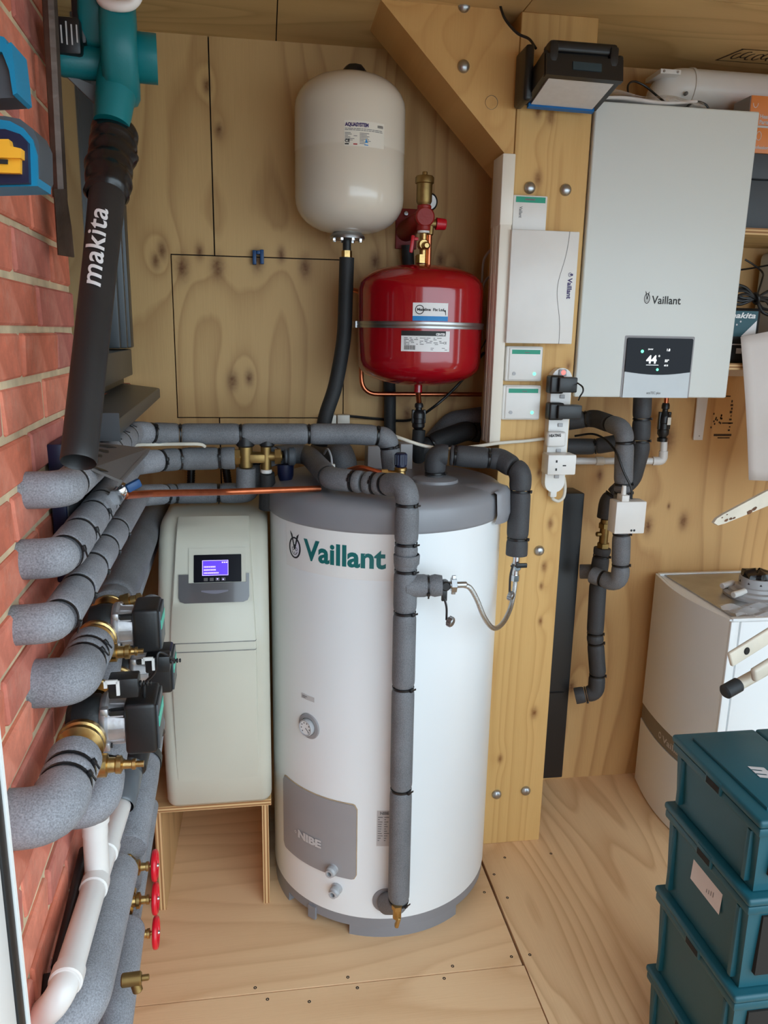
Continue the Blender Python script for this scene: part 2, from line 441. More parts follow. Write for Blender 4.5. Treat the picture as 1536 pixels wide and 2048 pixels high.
WB = srgb(206, 168, 112); WD = srgb(140, 92, 44)
M = dict(
    ply_wall=wood('plywood_wall', 'X', 'Z', srgb(208,170,116), srgb(140,92,46), ring=15, su=3.2, sv=.42, contrast=.9, seed=1.3,
        knots=[(-.29,1.80,.016),(-.235,1.755,.022),(-.135,1.76,.022),(-.185,1.80,.013),(.05,1.80,.014),(.12,1.765,.02),(-.1,1.43,.018),(-.05,1.44,.014),
               (-.15,2.24,.012),(-.12,2.13,.012),(.47,1.77,.02),(.53,1.80,.015),(.58,1.76,.022),(.44,1.33,.018),(.33,1.79,.016),(-.31,1.77,.014),(-.02,1.78,.02)]),
    ply_right=wood('plywood_wall_right', 'X', 'Z', srgb(214,172,116), srgb(146,94,46), ring=13, su=2.6, sv=.5, contrast=1.0, seed=6.1,
        knots=[(1.29,.95,.02),(1.42,.965,.018),(1.06,.36,.018),(1.0,.30,.012),(1.33,1.25,.03),(1.32,1.30,.02),(1.10,1.13,.012),(1.36,1.02,.006)]),
    ply_floor=wood('plywood_floor', 'Y', 'X', srgb(234,196,152), srgb(188,134,86), ring=12, su=3.0, sv=.5, contrast=.75, sparse=4.2, seed=2.2, rough=.5),
    ply_floor2=wood('plywood_floor_right', 'X', 'Y', srgb(234,198,154), srgb(176,122,76), ring=14, su=3.6, sv=.7, contrast=.95, sparse=4.0, seed=4.7, rough=.5),
    ply_ceil=wood('plywood_ceiling', 'Y', 'X', srgb(216,184,128), srgb(156,116,66), ring=15, su=4, sv=.5, contrast=.8, sparse=4.5, seed=8.0),
    timber=wood('spruce_timber', 'X', 'Z', srgb(214,174,112), srgb(168,118,58), ring=14, su=7, sv=.22, contrast=.8, seed=3.1,
        knots=[(.735,2.13,.012),(.70,2.14,.011),(.71,1.98,.012),(.80,.92,.01),(.80,.75,.008),(.795,.86,.007),(.81,1.05,.01),(.83,1.5,.008),(.80,.45,.012),(.70,.3,.009),(.765,1.2,.008)]),
    brace=wood('spruce_brace', 'X', 'Z', srgb(212,168,106), srgb(176,122,62), ring=13, su=3.5, sv=2.5, contrast=.6, sparse=5.0, seed=5.5),
    ply_side=wood('plywood_stand', 'Y', 'Z', srgb(214,176,124), srgb(160,112,64), ring=8, su=4, sv=.6, seed=7.7),
    edge_x=layered('plywood_edge_across_x', 'X', srgb(214,178,128), srgb(150,104,62)),
    edge_z=layered('plywood_edge_across_z', 'Z', srgb(214,178,128), srgb(150,104,62)),
    dark=mat('dark_gap', (.012,.010,.008), .9),
    brick=brick_mat(),
    mortar=mat('lime_mortar', srgb(206,186,152), .95, bump=(60,.6), noise=(18,.22)),
    foam=foam_mat('grey_foam', srgb(140,142,148)),
    foam_mid=foam_mat('mid_grey_foam', srgb(108,110,114), spk=.3),
    foam_dark=foam_mat('dark_grey_foam', srgb(62,63,66), spk=.22),
    rubber=foam_mat('black_rubber_foam', srgb(38,40,42), spk=.2),
    black=mat('black_plastic', (.010,.010,.011), .38, bump=(200,.05)),
    tie=mat('black_nylon', (.008,.008,.009), .35, noise=(60,.2)),
    cable_black=mat('black_cable', (.010,.010,.011), .42, noise=(40,.2)),
    cable_white=mat('white_cable', srgb(214,208,194), .45, noise=(30,.05)),
    white=mat('white_plastic', srgb(226,224,220), .34, noise=(12,.03)),
    white_pvc=mat('white_pvc', srgb(226,222,218), .28, noise=(9,.04)),
    offwhite=mat('offwhite_plastic', srgb(222,214,200), .4, noise=(9,.04)),
    trunk=mat('trunking_plastic', srgb(230,222,208), .3, noise=(6,.03)),
    enamel=mat('white_enamel', srgb(232,236,238), .32, noise=(3,.015), coat=.15),
    boiler=mat('boiler_casing', srgb(214,219,216), .42, noise=(3,.015)),
    lid=mat('grey_lid_plastic', srgb(134,135,140), .36, noise=(6,.05)),
    panel_grey=mat('grey_panel', srgb(150,148,150), .5, noise=(8,.03)),
    cream=mat('cream_casing', srgb(196,193,178), .42, noise=(4,.03), bump=(500,.04)),
    visor=mat('smoked_visor', (.10,.095,.10), .12, coat=.5, noise=(5,.05)),
    scr_black=mat('black_screen', (.005,.005,.009), .2, spec=.12, noise=(4,.1)),
    scr_blue=mat('lit_blue_screen', (.03,.02,.5), .3, emit=((.07,.02,1.0), 1.1), noise=(40,.1)),
    scr_text=mat('lit_screen_text', (.3,.3,.9), .3, emit=((.42,.32,1.0), 1.3), noise=(40,.1)),
    scr_white=mat('lit_white_digits', (.8,.8,.8), .3, emit=((.9,.95,1.0), .9), noise=(40,.02)),
    led_green=mat('green_led', (.1,.8,.4), .3, emit=((.12,1.0,.45), 1.3), noise=(90,.1)),
    led_red=mat('red_neon', (.9,.2,.15), .3, emit=((1.0,.10,.08), 1.0), noise=(90,.2)),
    red=mat('red_enamel', srgb(158,6,22), .16, coat=.5, noise=(3,.03)),
    red_cast=mat('red_cast_iron', srgb(140,26,20), .5, bump=(120,.2), noise=(20,.08)),
    red_plastic=mat('red_plastic', srgb(190,16,34), .35, noise=(10,.05)),
    red_wheel=mat('red_handwheel', srgb(214,18,40), .3, noise=(16,.05)),
    white_vessel=mat('white_vessel_enamel', srgb(222,212,196), .2, coat=.4, noise=(3,.02)),
    copper=mat('copper', srgb(206,120,84), .3, 1.0, noise=(26,.18)),
    copper_matt=mat('copper_tube', srgb(190,108,74), .38, 1.0, noise=(26,.2)),
    brass=mat('brass', srgb(192,160,104), .32, 1.0, noise=(40,.2), bump=(150,.1)),
    brass_old=mat('dull_brass', srgb(150,124,78), .48, 1.0, noise=(30,.2)),
    chrome=mat('chrome', srgb(214,214,216), .14, 1.0, noise=(20,.08)),
    zinc=mat('zinc_plated_steel', srgb(178,180,182), .34, 1.0, noise=(14,.12)),
    braid=mat('braided_steel', srgb(196,196,194), .28, 1.0, bump=(900,.4), noise=(500,.25)),
    alu=mat('cast_aluminium', srgb(196,194,196), .42, .85, noise=(50,.08), bump=(120,.12)),
    cast_black=mat('black_cast_body', (.016,.017,.018), .5, bump=(150,.2), noise=(40,.2)),
    teal=mat('teal_plastic', srgb(0,112,118), .42, bump=(300,.06), noise=(6,.05)),
    teal_dark=mat('teal_crate_plastic', srgb(16,78,90), .45, bump=(300,.05), noise=(5,.05)),
    teal_print=mat('teal_print', srgb(8,104,104), .5, noise=(20,.03)),
    green_label=mat('green_label_tape', srgb(22,150,120), .5, noise=(30,.04)),
    mint=mat('mint_stripe', srgb(70,196,170), .4, noise=(30,.04)),
    blue=mat('blue_plastic', srgb(0,126,166), .4, noise=(8,.06)),
    blue_dark=mat('dark_blue_plastic', srgb(16,70,122), .42, noise=(8,.06)),
    navy=mat('navy_plastic', srgb(18,26,58), .38, noise=(20,.08)),
    yellow=mat('yellow_plastic', srgb(244,176,44), .45, noise=(12,.06)),
    orange=mat('orange_card', srgb(222,134,72), .45, noise=(8,.05)),
    gunmetal=mat('gunmetal_aluminium', srgb(74,78,82), .38, .3, noise=(6,.05)),
    charcoal=mat('charcoal_plastic', srgb(88,85,84), .5, noise=(10,.08), bump=(200,.08)),
    slate=mat('dark_grey_card', srgb(70,76,82), .6, noise=(8,.05)),
    iron=mat('rusty_iron', srgb(92,78,70), .5, .55, noise=(24,.35), bump=(60,.5)),
    paper=mat('white_paper', srgb(208,202,198), .7, noise=(14,.02)),
    print_black=mat('black_print', (.012,.012,.013), .6, noise=(40,.1)),
    print_grey=mat('grey_print', (.16,.16,.16), .6, noise=(60,.3)),
    print_white=mat('white_print', (.82,.82,.82), .5, noise=(30,.02)),
    print_pale=mat('pale_grey_print', srgb(196,194,194), .5, noise=(30,.03)),
    print_blue=mat('blue_print', srgb(10,130,200), .5, noise=(30,.03)),
    print_red=mat('red_print', srgb(170,40,40), .5, noise=(30,.03)),
    print_violet=mat('violet_print', srgb(52,26,96), .5, noise=(30,.03)),
    stamp=mat('stamp_ink', srgb(60,46,32), .8, noise=(90,.5)),
    bone=mat('chipped_cream_paint', srgb(206,196,178), .4, noise=(14,.09), bump=(60,.2)),
    chip=mat('exposed_rust', srgb(96,62,40), .8, noise=(60,.3)),
    grey_pvc=mat('grey_pvc', srgb(92,98,104), .22, noise=(8,.05)),
    floor_out=mat('paving_outside', srgb(150,145,136), .9, noise=(3,.15)),
    brick_far=mat('brick_outside', srgb(150,98,80), .9, noise=(6,.2)),
    plain_wall=mat('painted_board', srgb(196,176,146), .8, noise=(4,.05)),
    lens=mat('work_light_diffuser', srgb(206,206,206), .35, noise=(60,.04)),
    film=mat('clear_film', (.85,.87,.9), .08, noise=(20,.05), alpha=.35),
    grey_plastic=mat('grey_plastic', srgb(172,172,174), .4, noise=(14,.04)),
    glass_dark=mat('dark_window_glass', (.03,.03,.025), .05, coat=1.0, noise=(2,.1)),
)

# ================================================================== SETTING
ZC = 2.365; YB = 2.40; XR = 2.6; YF = 0.45
def lw(y, off, z): return Vector((-.345-.04*(y-1.1)+off, y, z))     # a point off the (slightly skewed) brick wall
WD_ = Vector((-.04, 1, 0)).normalized(); WN_ = Vector((1, .04, 0)).normalized()

# floor
fl = empty('floor', (0.6, 1.4, -.02), kind='structure')
G().bounds((-.6,.3,-.06),(XR,2.5,-.019)).build('floor_joists', M['dark'], fl)
for a, b, m_ in (((-.55,.42,-.018),(.634,1.589,0),'ply_floor'), ((-.55,1.592,-.018),(.630,2.41,0),'ply_floor'), ((.637,.42,-.018),(XR,2.41,0),'ply_floor2')):
    G().bounds(a, b, bev=.0008, seg=1).build('plywood_sheet', M[m_], fl)
g = G()
for x, y in [(.66,1.62),(.665,1.83),(.655,1.93),(.61,1.62),(.605,1.86),(.2,1.575),(-.02,1.57),(.42,1.575),(.18,1.61),(.45,1.61),(-.05,1.608),(.08,1.55),(.66,1.4),(.61,1.35),(.665,1.2),(.71,2.0),(.86,2.0)]:
    g.lathe([(0,-.001),(.0042,-.001),(.0042,.0006),(.0022,.0002),(0,-.0005)], (x,y,0), (0,0,1), 10)
g.build('screw_head', M['dark'], fl, kind='stuff')
G().bounds((-6,-7,-.25),(8,.30,-.12)).build('ground', M['floor_out'], kind='structure')

# back wall: plywood sheets with a cut-out access panel
wb = empty('wall_back', (0.6, YB, 0), kind='structure')
G().bounds((-.6,YB+.012,-.05),(XR,YB+.09,ZC+.05)).build('wall_core', M['dark'], wb)
PA = V((-0.2631, 2.4, 1.7882)); PB = V((-0.2653, 2.4, 1.3206)); PC = V((0.2345, 2.4, 1.7844))
xa = (PA.x+PB.x)/2; zb = PA.z; za = PB.z; xb = PC.x; gp = .0035; xj = V((-0.1424, 2.4, 2.2045)).x
def sheet(name, poly, m_, y=YB, t=.014): 
    g = G(); g.prism([(x, y, z) for x, z in poly], (0, t, 0)); return g.build(name, M[m_], wb, smooth=30)
e = .002
sheet('plywood_sheet', [(-.6,0),(xj-e,0),(xj-e,za-gp),(xa-gp,za-gp),(xa-gp,zb+gp),(xj-e,zb+gp),(xj-e,ZC),(-.6,ZC)], 'ply_wall')
sheet('plywood_sheet', [(xj+e,0),(.70,0),(.70,ZC),(xj+e,ZC),(xj+e,zb+gp),(xb+gp,zb+gp),(xb+gp,za-gp),(xj+e,za-gp)], 'ply_wall')
sheet('plywood_sheet', [(.704,0),(XR,0),(XR,ZC),(.704,ZC)], 'ply_right')
sheet('access_panel', [(xa,za),(xb,za),(xb,zb),(xa,zb)], 'ply_wall', y=YB-.0015)
# printed grade mark on the right sheet
mp = plane_map((1.5109, 2.4, 1.273), (1,0,0), (0,0,1))
rs = random.Random(3)
sh = [rect2d(-.015,-.012,.05,-.005), rect2d(0,-.02,.045,-.016), rect2d(.01,.03,.05,.034), rect2d(.0,.12,.03,.124)]
for k in range(9):
    y0 = .005+.012*k; sh.append(rect2d(.036+rs.uniform(-.003,.004), y0, .040+rs.uniform(0,.004), y0+rs.uniform(.004,.009)))
for k in range(14): sh.append(ring2d(-.012+rs.uniform(-.02,.02), .03+rs.uniform(-.02,.035), .003, .004, .003, 6))
decal('grade_mark', sh, mp, M['stamp'], wb, h=.0006)

# ceiling sheets
ce = empty('ceiling', (.6, 1.4, ZC), kind='structure')
G().bounds((-.6,.3,ZC+.016),(XR,2.5,ZC+.08)).build('ceiling_core', M['dark'], ce)
ys = 1.922
for a, b in (((-.6,.35),(.041,2.41)), ((.044,.35),(.645,2.41)), ((.648,.35),(XR,ys)), ((.648,ys+.003),(XR,2.41))):
    G().bounds((a[0],a[1],ZC),(b[0],b[1],ZC+.014)).build('plywood_sheet', M['ply_ceil'], ce)
mp = plane_map((1.2954, 2.2897, 2.365), (1,0,0), (0,-1,0))
def on_ceiling(x, y, h=0.0):
    p = mp(x, y); return Vector((p.x, p.y, ZC-.0008))
sh = [rect2d(0,0,.2,.004), rect2d(.02,.095,.24,.099), poly2d([(0,0),(.006,0),(.03,.099),(.024,.099)])]
for k in range(10): sh.append(ring2d(.04+.021*k, .05+rs.uniform(-.008,.008), .013, .026, .005, 10, rs.uniform(0,2), rs.uniform(4,6.2)))
decal('stamped_mark', sh, on_ceiling, M['stamp'], ce, h=0)

# left wall: brickwork, each brick its own part
wl = empty('wall_left', tuple(lw(1.4, 0, 0)), kind='structure')
def wallbox(name, y0, y1, z0, z1, o0, o1, m_, par, bev=0, kind=None):
    g = G(); c = (lw(y0,(o0+o1)/2,(z0+z1)/2)+lw(y1,(o0+o1)/2,(z0+z1)/2))/2
    g.box(c, (abs(o1-o0), (y1-y0)*1.0008, z1-z0), ax=(WN_, WD_, Vector((0,0,1))), bev=bev)
    return g.build(name, m_ if not isinstance(m_, str) else M[m_], par, kind=kind)
YW = 1.605; ZS = 1.41
g = G()
def wb_(g, y0, y1, z0, z1, o0, o1):
    c = (lw(y0,(o0+o1)/2,(z0+z1)/2)+lw(y1,(o0+o1)/2,(z0+z1)/2))/2
    g.box(c, (o1-o0, y1-y0, z1-z0), ax=(WN_, WD_, Vector((0,0,1))))
wb_(g, .45, YW-.004, 0, ZC, -.16, -.0055); wb_(g, YW-.004, 2.41, 0, ZS-.012, -.16, -.0055)
g.build('mortar_bed', M['mortar'], wl)
BH = .0735; bricks = {}
def brick_mesh(L, v):
    key = (round(L, 3), v)
    if key in bricks: return bricks[key]
    r = random.Random(hash(key) & 0xffff); bm = bmesh.new()
    bmesh.ops.create_cube(bm, size=1, matrix=Matrix.Translation((-.025,0,0)) @ Matrix.Diagonal((.05, L, BH-.0105, 1)))
    for v_ in bm.verts: v_.co += Vector((r.uniform(-.0015,.0015) if v_.co.x > -.01 else 0, r.uniform(-.0025,.0025), r.uniform(-.0018,.0018)))
    bmesh.ops.bevel(bm, geom=[e_ for e_ in bm.edges if max(v_.co.x for v_ in e_.verts) > -.01], offset=.0035, segments=1, affect='EDGES')
    me = bpy.data.meshes.new('brick'); bm.to_mesh(me); bm.free(); me.materials.append(M['brick'])
    bricks[key] = me; return me
rb = random.Random(11); ang = math.atan2(.04, 1)
for k in range(-21, 12):
    zc = 1.502+BH*(k+.5)
    if zc < .02 or zc+.03 > ZC: continue
    yend = YW if zc-.03 > ZS-.03 else 2.40
    j0 = 1.208 if k % 2 == 0 else 1.3235
    ys_ = [j0+.235*j for j in range(-4, 6)]
    ys_ = [y for y in ys_ if .50 < y < yend-.05]
    if yend == YW: ys_ = [y for y in ys_ if y < YW-.06]
    ed = [.46]+ys_+[yend]
    for a, b in zip(ed, ed[1:]):
        if b < .72: continue
        L = round((b-a-.012)/.005)*.005
        if L < .03: continue
        o = bpy.data.objects.new('brick', brick_mesh(L, rb.randrange(3))); COL.objects.link(o)
        o.parent = wl; o.location = lw((a+b)/2, rb.uniform(-.002,.0025), zc)-WLOC['wall_left']
        o.rotation_euler = (rb.uniform(-.006,.006), rb.uniform(-.006,.006), ang+rb.uniform(-.006,.006))

# window in the brick wall, with its metal frame and sill
wn = empty('window_1', tuple(lw(2.0, -.03, ZS)), kind='structure')
wallbox('pane', YW-.02, 2.36, ZS+.02, ZC-.02, -.045, -.038, 'glass_dark', wn)
for y0, y1, o in ((2.245,2.28,-.004),(2.282,2.305,.010),(2.307,2.335,.002),(2.337,2.40,.014)):
    wallbox('frame_jamb', y0, y1, 1.525, ZC-.005, -.07, o, 'gunmetal', wn, bev=.004)
wallbox('frame_rail', 1.75, 2.40, 1.445, 1.52, -.07, .006, 'gunmetal', wn, bev=.003)
g = G()
p = [(-.02,1.425),(.085,1.412),(.088,1.408),(.088,1.385),(.084,1.384),(.084,1.405),(-.02,1.418)]
a = lw(1.50,0,0); b = lw(2.33,0,0)
g.prism([a+WN_*o+Vector((0,0,z)) for o, z in p], b-a); g.build('window_sill', M['gunmetal'], wn)
wallbox('sill_end', 1.497, 1.501, 1.372, 1.425, -.02, .088, 'gunmetal', wn)
wallbox('sill_gap_shade', 1.72, 2.36, 1.424, 1.446, -.05, -.015, 'black', wn)  # black strip between rail and sill: the gap's shade put in as colour

# the house wall goes on outside, left of the doorway
G().bounds((-.75,-3.5,-.12),(-.33,.40,3.2)).build('wall_outside', M['brick_far'], kind='structure')
# front of the room: jamb of the open doorway beside the camera, wall above and beyond
wf = empty('wall_front', (-.6, YF, 0), kind='structure')
G().bounds((-1.0,YF-.03,0),(-.225,YF+.03,ZC)).build('wall_panel', M['plain_wall'], wf)
G().bounds((-.225,YF-.03,2.10),(XR,YF+.03,ZC)).build('lintel_panel', M['plain_wall'], wf)
dj = empty('door_1', (-.19, YF, 0), kind='structure')
x0 = V((-0.1619, 0.45, 1.1281)).x
G().bounds((x0-.07,.36,-.1),(x0-.001,.434,2.1), bev=.003).build('door_frame', M['white_pvc'], dj)
G().bounds((x0-.05,.434,-.1),(x0,.4462,2.1), bev=.003).build('door_gasket', M['black'], dj)
G().bounds((x0-.05,.4462,-.1),(x0+.0006,.450,2.1)).build('glazing_bead', M['white'], dj)
wr = empty('wall_right', (XR, 1.4, 0), kind='structure')
G().bounds((XR,YF,0),(XR+.06,.98,ZC)).build('wall_panel', M['plain_wall'], wr)
G().bounds((XR,1.14,0),(XR+.06,2.45,ZC)).build('wall_panel', M['plain_wall'], wr)
G().bounds((XR,.98,2.1),(XR+.06,1.14,ZC)).build('wall_panel', M['plain_wall'], wr)
G().bounds((XR,.98,-.02),(XR+.06,1.14,.04)).build('threshold', M['plain_wall'], wr)

# square post and diagonal brace
pt = empty('timber_post', (.74,2.17,0), 'square spruce timber post standing floor to ceiling between cylinder and boiler', 'post')
YP = 2.07
G().bounds((.643,YP,0),(.846,2.27,ZC), bev=.002, seg=1).build('post_body', M['timber'], pt)
def bolt(p, par, r=.0155):
    G().lathe([(r*.99,0),(r,.002),(r*.86,.0075),(r*.5,.011),(0,.0122)], p, (0,-1,0), 20).build('coach_bolt', M['zinc'], par)
for q in ((0.6887, 2.07, 1.9562), (0.7874, 2.07, 1.9556), (0.7809, 2.07, 0.9696), (0.6949, 2.07, 0.1775), (0.7893, 2.07, 0.1825)): bolt(q, pt)
br = empty('timber_brace', (.45,2.17,2.1), 'diagonal spruce timber brace running from ceiling down to the post', 'brace')
A = V((0.2903, 2.07, 2.3634)); n = Vector((.707,0,.707)); d = Vector((.707,0,-.707)); o = A-d*.3
L0 = -.3
def bp(s_, t_): return A+d*s_+n*t_
# lower edge ends against the post side; top runs into the ceiling
xs_ = .641
def hit(t_): 
    q = bp(0, t_); k = (xs_-q.x)/d.x; return bp(k, t_)
def hitc_(t_):
    q = bp(0, t_); k = (ZC-q.z)/d.z; return bp(k, t_)
poly = [hitc_(0), hit(0), hit(.209), hitc_(.209)]
G().prism([(p.x, YP+.001, p.z) for p in poly], (0,.199,0)).build('brace_body', M['brace'], br)
for q in ((0.4953, 2.071, 2.3659), (0.4998, 2.071, 2.2317)): bolt(q, br)
G().lathe([(.0145,-.002),(.0155,0),(.0165,.0015),(.0165,-.002)], (0.5761, 2.071, 2.154), (0,-1,0), 20).build('bolt_hole_rim', M['zinc'], br)

# ================================================================== LEFT WALL
UP = Vector((0,0,1))
# hot water runs leaving the brick wall and crossing behind the softener
r1 = empty('insulated_pipe', (-0.0434, 2, 1.2948), 'topmost grey foam lagged pipe, from brick wall elbow across behind softener to the cylinder', 'pipe', 'grey lagged pipes out of the brick wall')
pipe_run(r1, [lw(1.163,-.008,1.347), lw(1.163,.052,1.348), lw(1.93,.055,1.334), (-0.2364, 2, 1.3208), (0.2155, 2, 1.3205), (0.3177, 2, 1.3152), (0.3321, 2, 1.2104)],
   .0275, [.03,.036,.06,.09,.045,.04,.04], [lw(1.215,.055,1.347), lw(1.6,.055,1.352), lw(1.72,.055,1.345), lw(1.84,.055,1.34), (-0.3123, 2, 1.3208), (-0.2167, 2, 1.3221), (-0.0656, 2, 1.322), (0.1083, 2, 1.3219), (0.2883, 2, 1.3218), (0.3291, 2, 1.2872)],
   M['foam'], M['tie'], mats=[M['foam']]*5+[M['foam_mid']]*6, head=(.3,-.6,.75))  # sleeves at the back in darker foam: their shade put into the colour
r2 = empty('insulated_pipe', (-0.1714, 2, 1.2343), 'second grey foam lagged pipe down, from brick wall elbow to the brass mixing valve', 'pipe', 'grey lagged pipes out of the brick wall')
pipe_run(r2, [lw(1.115,-.008,1.256), lw(1.115,.052,1.258), lw(1.90,.055,1.262), (-0.2391, 2, 1.2568), (-0.0823, 2, 1.2585)],
   .029, [.03,.038,.06,.13,.05], [lw(1.135,.055,1.272), lw(1.24,.055,1.27), lw(1.37,.055,1.27), lw(1.46,.055,1.268), (-0.2949, 2, 1.252), (-0.223, 2, 1.258), (-0.1203, 2, 1.2587)],
   M['foam'], M['tie'], mats=[M['foam']]*5+[M['foam_mid']]*4, head=(.75,-.5,.2))  # lit near sleeves lighter, shaded back ones darker, by foam colour
r3 = empty('insulated_pipe', (-0.1833, 2.1, 1.1203), 'third grey foam lagged pipe down, running behind the bare copper pipe', 'pipe', 'grey lagged pipes out of the brick wall')
pipe_run(r3, [lw(1.055,-.008,1.180), lw(1.055,.052,1.182), lw(1.98,.055,1.166), (-0.2551, 2.1, 1.1463), (-0.0888, 2.1, 1.1456), (-0.0483, 2.1, 1.1479), (-0.0461, 2.1, 1.2573)],
   .028, [.03,.038,.06,.16,.05,.04,.05], [lw(1.075,.055,1.194), lw(1.2,.055,1.19), lw(1.33,.055,1.187), lw(1.46,.055,1.183), lw(1.6,.055,1.18), (-0.301, 2.1, 1.1455), (-0.2538, 2.1, 1.1463), (-0.1318, 2.1, 1.1461), (-0.0466, 2.1, 1.2299)],
   M['foam'], M['tie'], mats=[M['foam']]*6+[M['foam_mid']]*5, head=(.75,-.5,-.25))  # shade towards the back corner carried by the darker foam colour

# bare copper pipe and its blue lever valve
t = empty('copper_pipe', (-0.1076, 1.95, 1.1718), 'bare copper pipe passing in front of lagged pipe, from blue lever valve to cylinder', 'pipe')
G().tube(fillet([(-0.2653, 1.47, 1.2736), (-0.2317, 1.55, 1.2604), (-0.0964, 1.75, 1.2206), (0.1259, 1.84, 1.2081)], .05), .0075, 14).build('pipe_body', M['copper_matt'], t)
t = empty('lever_valve', (-0.2722, 1.46, 1.2815), 'chrome ball valve with blue lever beside the second lagged pipe', 'valve')
g = G(); c = V((-0.2751, 1.455, 1.2779)); g.rcyl(c-V(.0,.02,.0), c+V(0,.022,0), .0115, .003, 12); g.hexnut(c-V(0,.028,0), c-V(0,.016,0), .0145); g.hexnut(c+V(0,.014,0), c+V(0,.028,0), .0145); g.cyl(c, c+V(.012,-.006,.022), .006)
g.build('valve_body', M['chrome'], t)
a = V((-0.2666, 1.44, 1.2865)); b = V((-0.2389, 1.46, 1.2992)); dd = (b-a).normalized()
G().box((a+b)/2+dd*.008, ((b-a).length*.8, .012, .016), ax=(dd, dd.cross(UP).normalized(), dd.cross(dd.cross(UP)).normalized()), bev=.003).build('lever_sleeve', M['blue_dark'], t)
G().box(a+dd*.001, (.02, .006, .012), ax=(dd, dd.cross(UP).normalized(), dd.cross(dd.cross(UP)).normalized()), bev=.001).build('lever_arm', M['chrome'], t)

# dark junction box on the wall behind the pipes
jb = empty('junction_box', tuple(lw(1.45,.015,1.2)), 'dark navy box fixed to the bricks behind the lagged pipes', 'box')
wallbox('box_body', 1.30, 1.72, 1.16, 1.395, .001, .024, 'navy', jb, bev=.003)
wallbox('box_cover', 1.305, 1.715, 1.165, 1.385, .0235, .0265, 'gunmetal', jb, bev=.001)

# slotted dark plastic flap lying on the pipes
fp = empty('slotted_flap', (-0.2674, 1.45, 1.3351), 'dark slotted plastic flap lying across the lagged pipes under blower tube', 'flap')
q = [V((-0.2732, 1.25, 1.3643)), V((-0.2356, 1.27, 1.341)), V((-0.2168, 1.46, 1.3639)), V((-0.2988, 1.42, 1.3818))]
nn = (q[1]-q[0]).cross(q[3]-q[0]).normalized()
if nn.z < 0: nn = -nn
G().prism(q, -nn*.004).build('flap_plate', M['charcoal'], fp)
G().prism([q[1]+nn*.001, q[2]+nn*.001, q[2]-nn*.012, q[1]-nn*.012], (q[1]-q[0]).normalized()*.004).build('folded_edge', M['charcoal'], fp)
for k in range(5):
    t0 = .06+.2*k; a = q[0].lerp(q[3], t0); b = q[1].lerp(q[2], t0); a2 = a.lerp(b,.06)+nn*.0009; b2 = a.lerp(b,.52-.03*k)+nn*.0009; s_ = (q[3]-q[0]).normalized()*.013
    m_ = a2.lerp(b2,.5); G().prism([a2-s_*.5, m_-s_*.8, b2, m_+s_*.8, a2+s_*.5], nn*.0006).build('slot', M['black'], fp)

